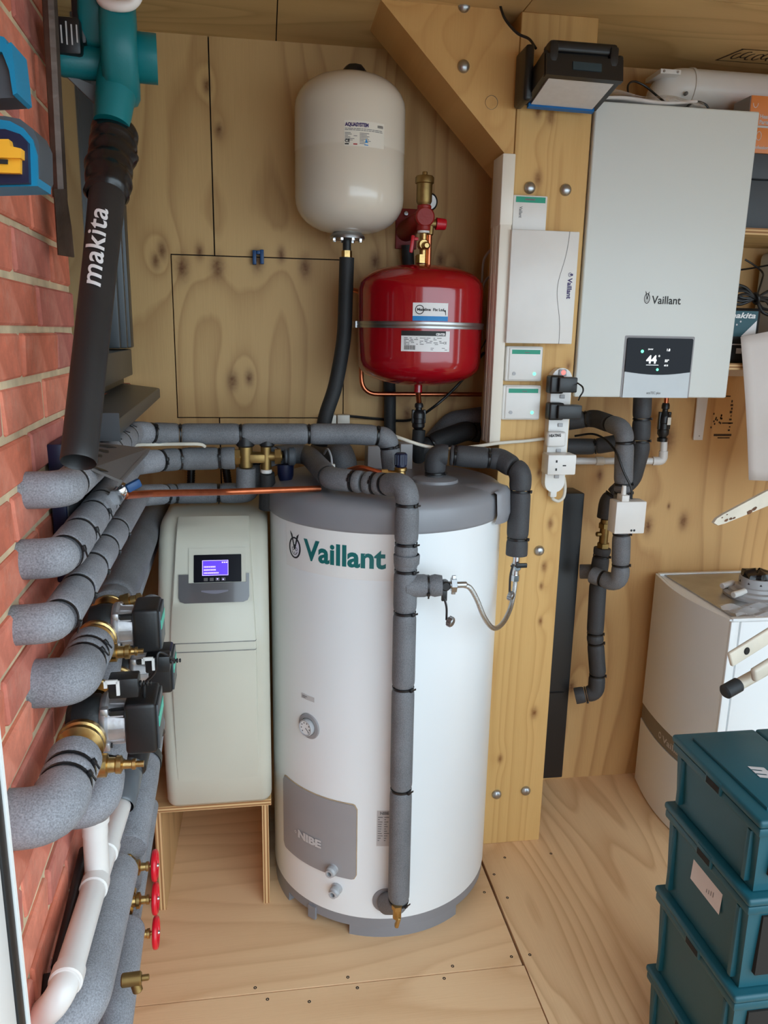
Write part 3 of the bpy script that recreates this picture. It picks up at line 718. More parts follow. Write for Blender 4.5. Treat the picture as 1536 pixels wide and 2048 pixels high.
# ---- pumps
def pump(label, c, k, cable, stripe_z=.01, plug=None):
    root = empty('circulation_pump', tuple(c), label, 'pump', 'circulation pumps on the left wall')
    n, a = WN_, WD_
    G().lathe([(0,-.034*k),(.030*k,-.034*k),(.044*k,-.022*k),(.048*k,0),(.048*k,.018*k),(.044*k,.026*k),(0,.026*k)], c, n, 28).build('pump_volute', M['cast_black'], root)
    for s_ in (-1, 1):
        G().cyl(c+a*(s_*.03*k), c+a*(s_*.072*k), .024*k).build('pump_port', M['cast_black'], root)
        g = G(); p0 = c+a*(s_*.066*k); 
        g.lathe([(0,-.008),(.034*k,-.008),(.040*k,.0),(.040*k,.010*k),(.036*k,.012*k),(.036*k,.017*k),(.039*k,.019*k),(.039*k,.026*k),(.032*k,.034*k),(.026*k,.046*k),(0,.046*k)], p0, a*s_, 24)
        g.build('union_nut', M['brass'], root)
    g = G(); g.lathe([(0,.024*k),(.047*k,.024*k),(.050*k,.028*k),(.050*k,.034*k),(.042*k,.038*k),(.040*k,.066*k),(0,.066*k)], c, n, 26)
    for i in range(4):
        an = pi/4+i*pi/2; g.box(c+n*(.033*k)+a*(.046*k*cos(an))+UP*(.046*k*sin(an)), (.014*k,.016*k,.016*k), ax=(n,a,UP), bev=.003)
    for i in range(10):
        an = i*2*pi/10; g.box(c+n*(.052*k)+a*(.041*k*cos(an))+UP*(.041*k*sin(an)), (.024*k,.003,.006), ax=(n,(a*cos(an)+UP*sin(an)),(-a*sin(an)+UP*cos(an))))
    g.build('motor_housing', M['alu'], root)
    g = G()
    for i in range(4):
        an = pi/4+i*pi/2; g.cyl(c+n*(.040*k)+a*(.046*k*cos(an))+UP*(.046*k*sin(an)), c+n*(.043*k)+a*(.046*k*cos(an))+UP*(.046*k*sin(an)), .0045*k, n=8)
    g.build('socket_screws', M['black'], root)
    G().box(c+n*(.093*k), (.054*k,.092*k,.096*k), ax=(n,a,UP), bev=.008*k, seg=3).build('control_head', M['black'], root)
    G().box(c+n*(.064*k)+UP*(.022*k)-a*.02*k, (.05*k,.03*k,.024*k), ax=(n,a,UP), bev=.003).build('terminal_cover', M['black'], root)
    fpl = G().box(c+n*(.1215*k), (.004,.080*k,.084*k), ax=(n,a,UP), bev=.0015).build('front_plate', M['gunmetal'], root)
    G().box(c+n*(.1242*k)+UP*stripe_z, (.001,.078*k,.020*k), ax=(n,a,UP)).build('mint_stripe', M['mint'], fpl)
    if plug is not None:
        p = c+plug
        plg = G().box(p, (.050*k,.036*k,.036*k), ax=(n,a,UP), bev=.003).build('plug', M['black'], root)
        q = p+n*(-.018*k)-a*(.020*k)+UP*.006
        g = G(); g.box(q+UP*.008, (.020*k,.004,.006), ax=(n,a,UP)); g.box(q+n*.010*k-UP*.003, (.005,.004,.026*k), ax=(n,a,UP)); g.box(q-n*.010*k+UP*.004, (.005,.004,.012*k), ax=(n,a,UP))
        g.build('plug_latch', M['white'], plg, label='white latch')
        g = G(); 
        for i in range(4): g.rcyl(p+n*(.025*k+.005*i), p+n*(.025*k+.005*i+.0035), .0055-.0006*i, .001, 10)
        g.build('strain_relief', M['black'], plg)
    if cable: G().tube(smooth_pts(cable), .0028, 8).build('pump_cable', M['cable_black'], root)
    return root
c1 = lw(1.372,.055,1.052); c2 = lw(1.20,.055,.955); c3 = lw(1.52,.06,.90)
pl1 = WN_*.098-WD_*.03-UP*.062; pl2 = WN_*.062-WD_*.02+UP*.07
pump('upper pump with black head and mint stripe, below third lagged pipe', c1, .86, [c1+pl1+WN_*.03, V((-0.1974, 1.33, 1.0146)), V((-0.2042, 1.33, 0.9811)), V((-0.2341, 1.36, 0.941)), V((-0.2585, 1.38, 0.9287))], plug=pl1)
pump('lowest and largest looking pump with black head, nearest the doorway', c2, .92, [c2+pl2+WN_*.03, V((-0.2025, 1.19, 0.9908)), V((-0.1972, 1.22, 0.9407)), V((-0.1891, 1.28, 0.8868)), V((-0.2081, 1.35, 0.8371)), V((-0.2359, 1.42, 0.8019))], plug=pl2)
pump('furthest pump, half hidden behind the lowest pump beside softener', c3, .86, None)

def brass_valve(parent, c, d, L=.055, r=.012):
    """small brass drain cock pointing along d"""
    d = V(d).normalized(); c = V(c)
    g = G(); g.lathe([(0,-.01),(r*1.5,-.01),(r*1.5,.006),(r,.008),(r*.95,.018),(r*1.15,.020),(r*1.15,.027),(r*.6,.030),(r*.55,L*.7),(r*.72,L*.72),(r*.72,L*.8),(r*.4,L*.82),(r*.42,L),(0,L)], c, d, 14)
    return g.build('drain_cock', M['brass'], parent)
r4 = empty('insulated_pipe', tuple(lw(1.10,.05,1.03)), 'grey lagged elbow feeding the upper pump', 'pipe', 'grey lagged pipes out of the brick wall')
pipe_run(r4, [lw(1.12,-.008,1.063), lw(1.12,.055,1.063), lw(1.268,.055,1.057)], .0365, [.03,.052,.03], [lw(1.195,.055,1.06), lw(1.228,.055,1.058)], M['foam'], M['tie'], head=(.7,-.5,.5))
brass_valve(r4, lw(1.29,.085,1.035), WN_, .05, .011)
r5 = empty('insulated_pipe', tuple(lw(.98,.05,.91)), 'grey lagged elbow feeding the lowest pump, cropped by the door jamb', 'pipe', 'grey lagged pipes out of the brick wall')
pipe_run(r5, [lw(.955,-.03,.948), lw(.955,.052,.948), lw(1.088,.055,.955)], .039, [.03,.058,.03], [lw(1.022,.055,.953), lw(1.05,.055,.954)], M['foam'], M['tie'], head=(.7,-.5,.3))
brass_valve(r5, lw(1.105,.09,.93), WN_-UP*.05, .06, .012)
r6 = empty('insulated_pipe', tuple(lw(1.9,.06,1.02)), 'thick dark lagged pipe running from upper pump to the back corner', 'pipe', 'lagged pipes continuing beyond the pumps')
pipe_run(r6, [lw(1.452,.058,1.055), lw(1.9,.06,1.062), lw(2.36,.06,1.07)], .040, .05, [lw(1.50,.058,1.056)], M['foam_mid'], M['tie'], ties=())
g = brass_valve(r6, lw(1.45,.09,1.068), WN_+UP*.2, .03, .012)
r7 = empty('insulated_pipe', tuple(lw(1.9,.06,.92)), 'grey lagged pipe running on from the lowest pump towards the corner', 'pipe', 'lagged pipes continuing beyond the pumps')
pipe_run(r7, [lw(1.30,.055,.952), lw(1.42,.052,.985), lw(1.8,.05,.985), lw(2.36,.05,.985)], .030, .05, [lw(1.42,.052,.98), lw(1.5,.05,.985)], M['foam'], M['tie'], ties=())
r8 = empty('insulated_pipe', tuple(lw(1.9,.11,.92)), 'grey lagged pipe beyond the furthest pump, beside the softener', 'pipe', 'lagged pipes continuing beyond the pumps')
pipe_run(r8, [lw(1.58,.075,.912), lw(1.65,.10,.948), lw(1.76,.10,.952)], .027, .05, [lw(1.69,.10,.95)], M['foam'], M['tie'], ties=())
r9 = empty('insulated_pipe', tuple(lw(1.24,.06,.78)), 'grey lagged elbow under the lowest pump leading to the furthest pump', 'pipe', 'grey lagged pipes out of the brick wall')
pipe_run(r9, [lw(1.20,-.008,.80), lw(1.20,.062,.80), lw(1.30,.062,.84), lw(1.44,.062,.885)], .035, [.03,.045,.05,.03], [lw(1.27,.062,.828), lw(1.35,.062,.86)], M['foam'], M['tie'], head=(.7,-.5,.5))

# white waste pipe with swept branch, open tundish stub and grey upper section
wp = empty('waste_pipe', tuple(lw(1.1,.045,.64)), 'white plastic waste pipe with swept branch along the foot of the brick wall', 'pipe')
tee = V((-0.3038, 1.2197, 0.6496)); e1 = V((-0.2912, 0.9296, 0.6846)); w1 = V((-0.3395, 0.9627, 0.6149)); far = V((-0.3035, 1.4364, 0.6417)); top = V((-0.3042, 1.2309, 0.7699))
g = G(); g.tube(fillet([far, tee, e1, w1], [.03,.05,.045,.03]), .0205, 20); g.build('pipe_body', M['white_pvc'], wp)
def collar(p, d, r=.0235, h=.028):
    d = V(d).normalized(); G().rcyl(V(p)-d*h/2, V(p)+d*h/2, r, .002).build('pipe_collar', M['white_pvc'], wp)
collar(tee.lerp(e1,.10), e1-tee); collar(tee.lerp(e1,.86), e1-tee); collar(tee.lerp(far,.34), far-tee)
G().lathe([(.0205,0),(.0205,.11),(.0245,.112),(.0245,(top-tee).length),(.0215,(top-tee).length),(.0215,.09)], tee-(top-tee)*.1, top-tee, 24).build('tundish_stub', M['white_pvc'], wp)
g = G()
for k in range(3): g.tube(smooth_pts([tee.lerp(top,.6)+V(.004*k-.004,.004*k,0), top+V(.006*k-.004,.004*k,.01), top+V(.008+.004*k,.012,.022)]), .0032, 8)
g.build('drain_tubes', M['cable_black'], wp)
g2 = V((-0.2962, 1.529, 0.6771))
G().lathe([(.026,0),(.029,.004),(.029,(g2-far).length*.75),(.026,(g2-far).length*.8),(.026,(g2-far).length)], far, g2-far, 24).build('grey_reducer', M['grey_pvc'], wp, label='glossy grey reducer')
G().rcyl(g2-(g2-far).normalized()*.012, g2+(g2-far).normalized()*.05, .033, .006).build('rubber_coupling', M['black'], wp)

# lower lagged pipes and gate valves
r10 = empty('insulated_pipe', tuple(lw(1.15,.065,.53)), 'big smooth grey lagged pipe low on the wall beside white waste pipe', 'pipe', 'low lagged pipes')
pipe_run(r10, [lw(1.345,.058,.562), lw(.985,.058,.602), lw(.975,-.03,.55)], .038, [.03,.058,.03], [], M['foam'], M['tie'])
r11 = empty('insulated_pipe', tuple(lw(1.2,.095,.40)), 'grey lagged pipe lowest on the wall with a brass drain cock', 'pipe', 'low lagged pipes')
pipe_run(r11, [lw(1.33,.070,.44), lw(1.15,.074,.45), lw(.90,.074,.43)], .034, .06, [], M['foam'], M['tie'])
cc = V((-0.2302, 1.1044, 0.5375)); g = G(); g.rcyl(cc-WN_*.02, cc+WN_*.012, .011, .002, 14); g.rcyl(cc+WN_*.012, cc+WN_*.024, .005, .001, 10); g.rcyl(cc-UP*.022+WN_*.006-WD_*.004, cc+WN_*.0, .0085, .002, 12)
g.build('drain_cock', M['brass_old'], r11)
r12 = empty('insulated_pipe', tuple(lw(1.9,.08,.58)), 'grey lagged pipe with a black band going back under the softener', 'pipe', 'low lagged pipes')
pipe_run(r12, [lw(1.42,.066,.555), lw(1.6,.075,.60), lw(1.82,.072,.62)], .038, .08, [], M['foam'], M['tie'])
g = G(); p = lw(1.66,.075,.608); g.lathe([(.0385,-.012),(.0405,-.012),(.0405,.012),(.0385,.012)], p, WD_+UP*.15, 24); g.build('black_band', M['black'], r12)
wheels = [V((-0.2371, 1.4017, 0.5241)), V((-0.2363, 1.3814, 0.4633)), V((-0.2354, 1.3604, 0.4013))]
for i, (wc, nm) in enumerate(zip(wheels, ('uppermost of the three, by the stand leg', 'middle of the three', 'lowest of the three'))):
    gv = empty('gate_valve', tuple(wc-WN_*.05), 'brass gate valve with red handwheel, '+nm, 'valve', 'red wheel gate valves')
    d = WN_; b0 = wc-d*.058
    g = G(); g.rcyl(b0-WD_*.026, b0+WD_*.026, .015, .003, 16); g.hexnut(b0-WD_*.034, b0-WD_*.02, .018); g.hexnut(b0+WD_*.02, b0+WD_*.034, .018)
    g.lathe([(0,-.016),(.0165,-.014),(.0175,0),(.017,.010),(.012,.013),(.011,.020),(.0155,.022),(.0155,.028),(.008,.031),(.0075,.040),(.0095,.041),(.0095,.046),(.004,.048),(.0035,.058),(0,.058)], b0, d, 16)
    g.build('valve_body', M['brass'], gv)
    g = G(); g.torus(wc, d, .027, .0042, 28, 8, 1.3); g.lathe([(0,-.004),(.008,-.004),(.008,.004),(0,.005)], wc, d, 14)
    for j in range(4):
        an = pi/4+j*pi/2; v_ = WD_*cos(an)+UP*sin(an); g.cyl(wc+v_*.004, wc+v_*.026, .0035, n=8)
    hwl = g.build('handwheel', M['red_wheel'], gv, label='red handwheel'); G().lathe([(0,.004),(.004,.004),(.003,.0075),(0,.008)], wc, d, 8).build('wheel_nut', M['zinc'], hwl)
for i in (1, 2):
    b0 = wheels[i]-WN_*.058
    t = empty('insulated_pipe', tuple(b0+WD_*.3), ('grey lagged pipe behind the middle red wheel valve','grey lagged pipe behind the lowest red wheel valve')[i-1], 'pipe', 'low lagged pipes')
    pipe_run(t, [b0+WD_*.045, b0+WD_*.25, b0+WD_*.44], .024, .05, [], M['foam'], M['tie'])

# black tube and channel at the foot of the wall
t = empty('black_tube', (-0.3281, 1.1286, 0.6507), 'thin black tube lying along the wall beside the white waste pipe', 'tube')
G().tube([(-0.3381, 1.278, 0.6612), (-0.3305, 1.1387, 0.65), (-0.3241, 1.0267, 0.6454)], .0085, 10).build('tube_body', M['cable_black'], t)
t = empty('black_hose', (-0.3176, 0.9638, 0.6409), 'short black hose standing open-ended at the foot of brick wall', 'hose')
a = V((-0.3277, 1.0183, 0.6441)); b = V((-0.3262, 0.9798, 0.6082))
G().lathe([(.0125,0),(.0125,(b-a).length),(.008,(b-a).length),(.008,0),(.0125,0)], b, a-b, 18).build('hose_body', M['rubber'], t)

# ---- leaf blower hung up high
bw = empty('leaf_blower', (-0.2692, 1.45, 1.87), 'teal and black leaf blower hanging with its long black tube down to the pipes', 'leaf blower')
tb = V((-0.2577, 1.1, 1.398)); tt = V((-0.251, 1.47, 1.8869)); ax = (tt-tb).normalized(); TL = (tt-tb).length
prof = [(.0215,.006),(.0235,.0),(.0245,.003),(.0245,.02),(.0262,.35),(.0285,TL*.75),(.031,TL),(.0,TL)]
G().lathe([(.018,.05),(.0215,.004)]+prof[1:], tb, ax, 36).build('blower_tube', mat('satin_black_plastic', (.020,.020,.021), .46, noise=(9,.2), bump=(160,.06)), bw)
# tape bandage where the tube meets the housing
g = G(); rt = random.Random(5); nr, nc = 26, 40; L0 = TL*.80; L1 = TL*1.06
e1_ = (Vector((1,0,0))-ax*ax.x).normalized(); e2_ = ax.cross(e1_)
bumps = [(rt.uniform(0,1), rt.uniform(0,2*pi), rt.uniform(.04,.12), rt.uniform(.3,.9), rt.uniform(-.002,.0045)) for _ in range(46)]
def tape(u, v):
    an = u*2*pi; r = .0335+.0015*sin(v*38+1.5*sin(an))+(.0035 if .12 < v < .93 else 0)*.6
    for bv, ba, sv, sa, h in bumps:
        da = (an-ba+pi) % (2*pi)-pi; r += h*math.exp(-((v-bv)/sv)**2-(da/sa)**2)
    if v < .02 or v > .98: r -= .004
    return tb+ax*(L0+(L1-L0)*v)+e1_*(r*cos(an))+e2_*(r*sin(an))
g.grid(tape, nc, nr); g.build('tape_wrap', mat('black_tape', (.010,.010,.011), .27, noise=(14,.2), bump=(90,.12)), bw, smooth=60)
hx = Vector((1,.12,.0)).normalized(); hy = UP.cross(hx)
hc = V((-0.2339, 1.5, 2.0355))
g = G(); g.lathe([(0,-.030),(.070,-.030),(.080,-.024),(.084,-.014),(.084,.012),(.080,.022),(.070,.027),(0,.027)], hc, hx, 36)
out_ = V((-0.247, 1.475, 1.9429)); dn = (out_-hc).normalized()
g.lathe([(0,0),(.034,0),(.033,.05),(.029,(out_-hc).length+.02),(0,(out_-hc).length+.02)], hc+hy*0+V(0,-.01,-.01), dn, 28)
g.build('fan_housing', M['teal'], bw, smooth=45)
G().lathe([(0,.02),(.037,.02),(.039,.024),(.039,.058),(.034,.058),(.034,.03),(0,.03)], hc+UP*-.005, hx, 32).build('inlet_collar', M['teal'], bw)
m0 = V((-0.2578, 1.5, 2.0163)); m1 = V((-0.3342, 1.47, 2.0068))
G().lathe([(0,0),(.027,0),(.028,.01),(.0235,(m1-m0).length*.9),(.020,(m1-m0).length),(0,(m1-m0).length)], m0, m1-m0, 24).build('motor_housing', M['teal'], bw)
g = G(); a = V((-0.2771, 1.485, 2.0354)); b = V((-0.2652, 1.46, 2.1406)); dd = (b-a).normalized(); s_ = dd.cross(V(0,-1,0)).normalized()
g.box((a+b)/2, ((b-a).length, .046, .042), ax=(dd, s_, dd.cross(s_)), bev=.012, seg=3); g.build('grip', M['teal'], bw)
g = G(); a = V((-0.2969, 1.495, 2.0335)); b = V((-0.2882, 1.475, 2.1448)); g.box((a+b)/2, (.022, .05, (b-a).length), bev=.006); g.build('grip_overmould', M['black'], bw)
g = G(); a = V((-0.3131, 1.47, 2.0393)); g.box(a, (.05,.05,.056), bev=.006); g.build('vent_block', M['black'], bw)
vbk = bpy.data.objects['vent_block']
g = G()
for k in range(6): g.box(a+V(-.02+.008*k,-.026,.002*(k%2)), (.002,.002,.034-.004*(k%3)))
g.build('vent_print', M['print_pale'], vbk)
g = G(); g.prism([(-0.3274, 1.47, 1.9923), (-0.2684, 1.5, 1.977), (-0.2702, 1.5, 1.948), (-0.2822, 1.5, 1.9527)], (0,.02,0)); g.build('guard_plate', M['charcoal'], bw)
# lettering runs up the tube
def tubemap(x, y, h=0.0):
    # x runs up along the tube, y around it (towards viewer's left)
    l = Lm+x; r = .0245+(.0285-.0245)*max(0,min(1,(l-.02)/(TL*.73)))+h
    an = a0m-y/r
    return tb+ax*l+U_*(r*cos(an))+W_*(r*sin(an))
vd = (V((0,0,1.58))-(tb+ax*TL*.5)); U_ = (vd-ax*vd.dot(ax)).normalized(); W_ = ax.cross(U_)
pA = V((-0.2547, 1.27, 1.6246)); Lm = (pA-tb).dot(ax); Lend = (V((-0.251, 1.365, 1.7443))-tb).dot(ax)
a0m = -.30; 
decal('brand_lettering', [shift(text2d('makita', .044, bold=.0006, shear=.25, width=Lend-Lm, space=1.06), 0, -.012)], tubemap, M['print_white'], bw, h=.0007, slices=.0035, label='white slanted lettering')

# white looped cable hanging at the top edge over the blower
t = empty('white_loop', (-0.2188, 1.44, 2.0902), 'white looped handle hanging over the blower at the top edge', 'handle')
G().tube(smooth_pts([(-0.257, 1.45, 2.116), (-0.248, 1.43, 2.0865), (-0.2261, 1.42, 2.0774), (-0.2029, 1.42, 2.0812), (-0.1914, 1.42, 2.0969), (-0.1961, 1.43, 2.1236), (-0.224, 1.44, 2.1359)]), .0085, 14).build('loop_body', M['white_pvc'], t)

# iron bar with chisel end
t = empty('iron_bar', (-0.2922, 1.25, 1.8534), 'rusty iron pry bar with flattened end leaning on the bricks left of blower', 'pry bar')
a = V((-0.3223, 1.4073, 2.1151)); b = V((-0.333, 1.4256, 1.7888))
G().tube([a, a.lerp(b,.5), b], [.0115,.0115,.012], 8).build('bar_shank', M['iron'], t, smooth=20)
q = [V(p) for p in ((-0.3298, 1.3699, 1.7914), (-0.3217, 1.4179, 1.7996), (-0.3219, 1.4216, 1.777), (-0.3225, 1.4382, 1.7437), (-0.3229, 1.4463, 1.6961), (-0.3345, 1.3875, 1.6945), (-0.3322, 1.3801, 1.7628))]
G().prism(q, (.004,-.010,0)).bevel(.002,1).build('chisel_end', M['iron'], t, smooth=25)

# cordless tool hung at the left edge
ct = empty('cordless_tool', (-0.2421, 0.86, 1.7748), 'blue cordless tool with yellow battery catch hanging at the left edge', 'power tool')
g = G(); g.prism([(-0.3146, 0.86, 1.7717), (-0.2603, 0.86, 1.7756), (-0.2422, 0.86, 1.7739), (-0.2307, 0.86, 1.7683), (-0.2231, 0.86, 1.7588), (-0.2201, 0.86, 1.7444), (-0.2214, 0.86, 1.7158), (-0.3214, 0.86, 1.7086)], (0,.05,0)); g.bevel(.006,2); g.build('battery_foot', M['blue'], ct)
g = G(); g.prism([(-0.3082, 0.852, 1.7614), (-0.2451, 0.852, 1.7648), (-0.2317, 0.852, 1.761), (-0.2254, 0.852, 1.7542), (-0.2271, 0.852, 1.7169), (-0.3136, 0.852, 1.7108)], (0,.02,0)); g.bevel(.003,2); g.build('battery_socket', M['navy'], ct)
g = G(); g.prism([(-0.3004, 0.84, 1.7503), (-0.2393, 0.84, 1.7535), (-0.2384, 0.84, 1.7474), (-0.2286, 0.84, 1.7457), (-0.2294, 0.84, 1.7372), (-0.3019, 0.84, 1.7354)], (0,.02,0)); g.bevel(.002,2); g.build('battery_catch', M['yellow'], ct)
g = G(); g.prism([(-0.3037, 0.845, 1.7363), (-0.2317, 0.845, 1.7376), (-0.2328, 0.845, 1.7245), (-0.3051, 0.845, 1.7229)], (0,.02,0)); g.bevel(.002,2); cpl = g.build('catch_plate', M['yellow'], ct)
g = G(); g.prism([(-0.2584, 0.843, 1.7359), (-0.2426, 0.843, 1.7358), (-0.243, 0.843, 1.7318), (-0.2588, 0.843, 1.7319)], (0,.01,0)); g.build('rating_sticker', M['print_black'], cpl)
g = G(); g.prism([(-0.316, 0.865, 1.7773), (-0.2478, 0.865, 1.7793), (-0.2341, 0.865, 1.7774), (-0.2228, 0.865, 1.769), (-0.2181, 0.865, 1.757), (-0.2195, 0.865, 1.727), (-0.223, 0.865, 1.7194), (-0.2241, 0.865, 1.7406), (-0.2304, 0.865, 1.7668), (-0.3169, 0.865, 1.7693)], (0,.05,0)); g.build('rubber_bumper', M['slate'], ct)
g = G(); g.prism([(-0.2742, 0.87, 1.8544), (-0.245, 0.87, 1.85), (-0.2381, 0.87, 1.8352), (-0.2359, 0.87, 1.8067), (-0.2385, 0.87, 1.7977), (-0.2802, 0.87, 1.793)], (0,.04,0)); g.bevel(.006,2); g.build('handle', M['slate'], ct)
g = G(); g.prism([(-0.2585, 0.862, 1.8511), (-0.2418, 0.862, 1.848), (-0.2396, 0.862, 1.8421), (-0.2358, 0.862, 1.8441), (-0.2348, 0.862, 1.8243), (-0.2341, 0.862, 1.7998), (-0.238, 0.862, 1.7978), (-0.2397, 0.862, 1.8196), (-0.2447, 0.862, 1.8349), (-0.2599, 0.862, 1.8356)], (0,.05,0)); g.bevel(.004,2); g.build('handle_shell', M['blue'], ct)

# ================================================================== MIDDLE
# hot water cylinder
CX, CY, CR = .32, 2.04, .315
cy_ = empty('hot_water_cylinder', (CX,CY,0), 'tall white hot water cylinder with grey lid standing on the floor', 'water cylinder')
G().lathe([(CR-.004,.056),(CR,.060),(CR,1.122)], (CX,CY,0), (0,0,1), 96).build('cylinder_shell', M['enamel'], cy_)
G().lathe([(CR-.04,.026),(CR-.006,.026),(CR-.002,.030),(CR-.002,.058),(CR-.02,.058)], (CX,CY,0), (0,0,1), 96).build('base_ring', M['lid'], cy_)
def arc_block(a0, a1, r0, r1, z0, z1, n=14):
    g = G(); vs = []
    for i in range(n+1):
        a = a0+(a1-a0)*i/n; s_, c_ = sin(a), -cos(a)
        vs.append([g.bm.verts.new((CX+r*s_, CY+r*c_, z)) for r, z in ((r0,z0),(r1,z0),(r1,z1),(r0,z1))])
    for A, B in zip(vs, vs[1:]):
        for k in range(4): g.bm.faces.new((A[k], A[(k+1)%4], B[(k+1)%4], B[k]))
    g.bm.faces.new(vs[0]); g.bm.faces.new(vs[-1]); return g
for a0, a1 in ((-.40,.62),(1.6,2.4),(3.0,3.9),(-1.9,-1.1)):
    arc_block(a0, a1, CR-.06, CR-.003, 0, .03).build('foot', M['lid'], cy_)
arc_block(-.80,-.72, CR-.004, CR+.004, .012, .050, 2).build('foot_catch', M['lid'], cy_)
G().lathe([(CR,1.118),(CR+.003,1.120),(CR+.005,1.126),(CR+.005,1.170),(CR+.001,1.182),(CR-.012,1.192),(CR-.035,1.197),(CR-.05,1.198),(0,1.203)], (CX,CY,0), (0,0,1), 96).build('lid', M['lid'], cy_, smooth=50)
# hood over the cable notch on the right of the lid
g = G()
def hood(u, v):
    a = 1.02+.30*(u-.5)+.0; s_, c_ = sin(a), -cos(a); bul = .016*sin(pi*u)**.6
    path_ = [(CR-.10,1.200),(CR-.02,1.206),(CR+.012,1.190),(CR+.016,1.135),(CR+.010,1.112)]
    k = v*4; i = min(3, int(k)); f = k-i
    r = path_[i][0]*(1-f)+path_[i+1][0]*f; z = path_[i][1]*(1-f)+path_[i+1][1]*f
    w_ = min(1, v*2.5)
    return (CX+(r+bul*w_*(1 if v > .3 else .4))*s_, CY+(r+bul*w_*(1 if v > .3 else .4))*c_, z+bul*w_*(.5 if v < .5 else 0)-.012*(1-sin(pi*u)**.6)*(1 if v < .4 else 0))
g.grid(hood, 14, 16); g.build('lid_hood', M['lid'], cy_, smooth=60)
cm = cyl_map(CX, CY, 0, CR, 0)
# brand sticker
q0 = (-0.3329, 1.0414); q1 = (-0.0271, 1.0808); z1 = (-0.1456, 1.1213)[1]; z0 = (-0.1447, 1.0034)[1]
decal('brand_sticker', [rect2d(q0[0], z0, q1[0], z1, 24)], cm, mat('glossy_white_sticker', srgb(234,234,232), .18, noise=(5,.01)), cy_, h=.0006, flat=False)
l0 = (-0.2641, 1.0436); l1 = (-0.0456, 1.056); lz = (-0.145, 1.0335)[1]
vt = text2d('Vaillant', .072, bold=.0022, width=l1[0]-l0[0])
decal('brand_lettering', [shift(vt, l0[0], lz+.002)], cm, M['teal_print'], cy_, h=.0012, label='teal lettering')
hc0 = (-0.2975, 1.0559)
def hare(cx, cz, k):
    sh = [ring2d(cx, cz, .0170*k, .0275*k, .0040*k, 36)]
    sh.append(poly2d([(cx-.0035*k,cz+.004*k),(cx-.0135*k,cz+.041*k),(cx-.0065*k,cz+.033*k),(cx-.0005*k,cz+.006*k)]))
    sh.append(poly2d([(cx+.0005*k,cz+.006*k),(cx+.0060*k,cz+.031*k),(cx+.0125*k,cz+.038*k),(cx+.0035*k,cz+.003*k)]))
    sh.append(poly2d([(cx-.0045*k,cz+.006*k),(cx-.001*k,cz-.004*k),(cx+.001*k,cz-.004*k),(cx+.0045*k,cz+.006*k),(cx,cz+.009*k)]))
    sh.append(ring2d(cx-.0045*k, cz-.003*k, .0035*k, .0045*k, .0014*k, 12)); sh.append(ring2d(cx+.0045*k, cz-.003*k, .0035*k, .0045*k, .0014*k, 12))
    sh.append(ring2d(cx, cz-.008*k, .008*k, .010*k, .0016*k, 14, pi*1.05, pi*1.95))
    sh.append(poly2d([(cx-.0015*k,cz-.011*k),(cx+.0015*k,cz-.011*k),(cx,cz-.0145*k)]))
    return sh
decal('emblem', [([(hc0[0]+(x_-hc0[0])*1.35, y_) for x_, y_ in vs_], fs_) for vs_, fs_ in hare(hc0[0], hc0[1], 1.0)], cm, M['print_black'], cy_, h=.0012, label='black hare head emblem in an oval')
# small grey label, thermometer, panel, glands, drain
s0 = (-0.276, 0.6715); s1 = (-0.2306, 0.6581)
decal('small_label', [rect2d(s0[0], s1[1], s1[0], s0[1], 4)], cm, M['print_pale'], cy_, h=.0008, flat=False)
decal('small_label_print', [rect2d(s0[0]+.004, s0[1]-.006-.004*k, s0[0]+.022-.006*k, s0[1]-.004-.004*k) for k in range(2)], cm, M['print_grey'], cy_, h=.0014)
ga = (-0.2493, 0.5861); gp_ = cm(ga[0], ga[1]); gn = (gp_-Vector((CX,CY,gp_.z))).normalized()
G().lathe([(.017,-.004),(.034,-.004),(.035,.001),(.033,.003),(.024,.004),(.0235,-.002)], gp_, gn, 36).build('gauge_bezel', M['panel_grey'], cy_)
gq = gp_+gn*.001
thm = G().lathe([(0,0),(.021,0),(.0225,.003),(.0225,.012),(.021,.015),(.0195,.015),(.0195,.012),(0,.012)], gq, gn, 32).build('thermometer', M['grey_plastic'], cy_)
mp = plane_map(gq+gn*.0125, UP.cross(gn), UP)
decal('dial_face', [ring2d(0,0,.019,.019,.0189,24)], mp, M['print_white'], thm, h=0)
sh = [ring2d(.014*cos(a),.014*sin(a),.0022,.0022,.0022,6) for a in [pi*1.25-i*pi*1.5/7 for i in range(8)]]+[poly2d([(-.0012,-.0012),(.0012,.0012),(.010,-.007),(.0085,-.009)])]
decal('dial_marks', sh, mp, M['print_grey'], thm, h=.0005)
pl0 = (-0.417, 0.2497); pr0 = (-0.108, 0.2937); pzt = (-0.1401, 0.3964)[1]; pzb = (-0.1384, 0.1762)[1]
def rrect(x0, y0, x1, y1, r, n=5):
    out = []
    for cx, cy, a in ((x1-r,y0+r,-pi/2),(x1-r,y1-r,0),(x0+r,y1-r,pi/2),(x0+r,y0+r,pi)):
        for i in range(n+1): out.append((cx+r*cos(a+i*pi/2/n), cy+r*sin(a+i*pi/2/n)))
    return out
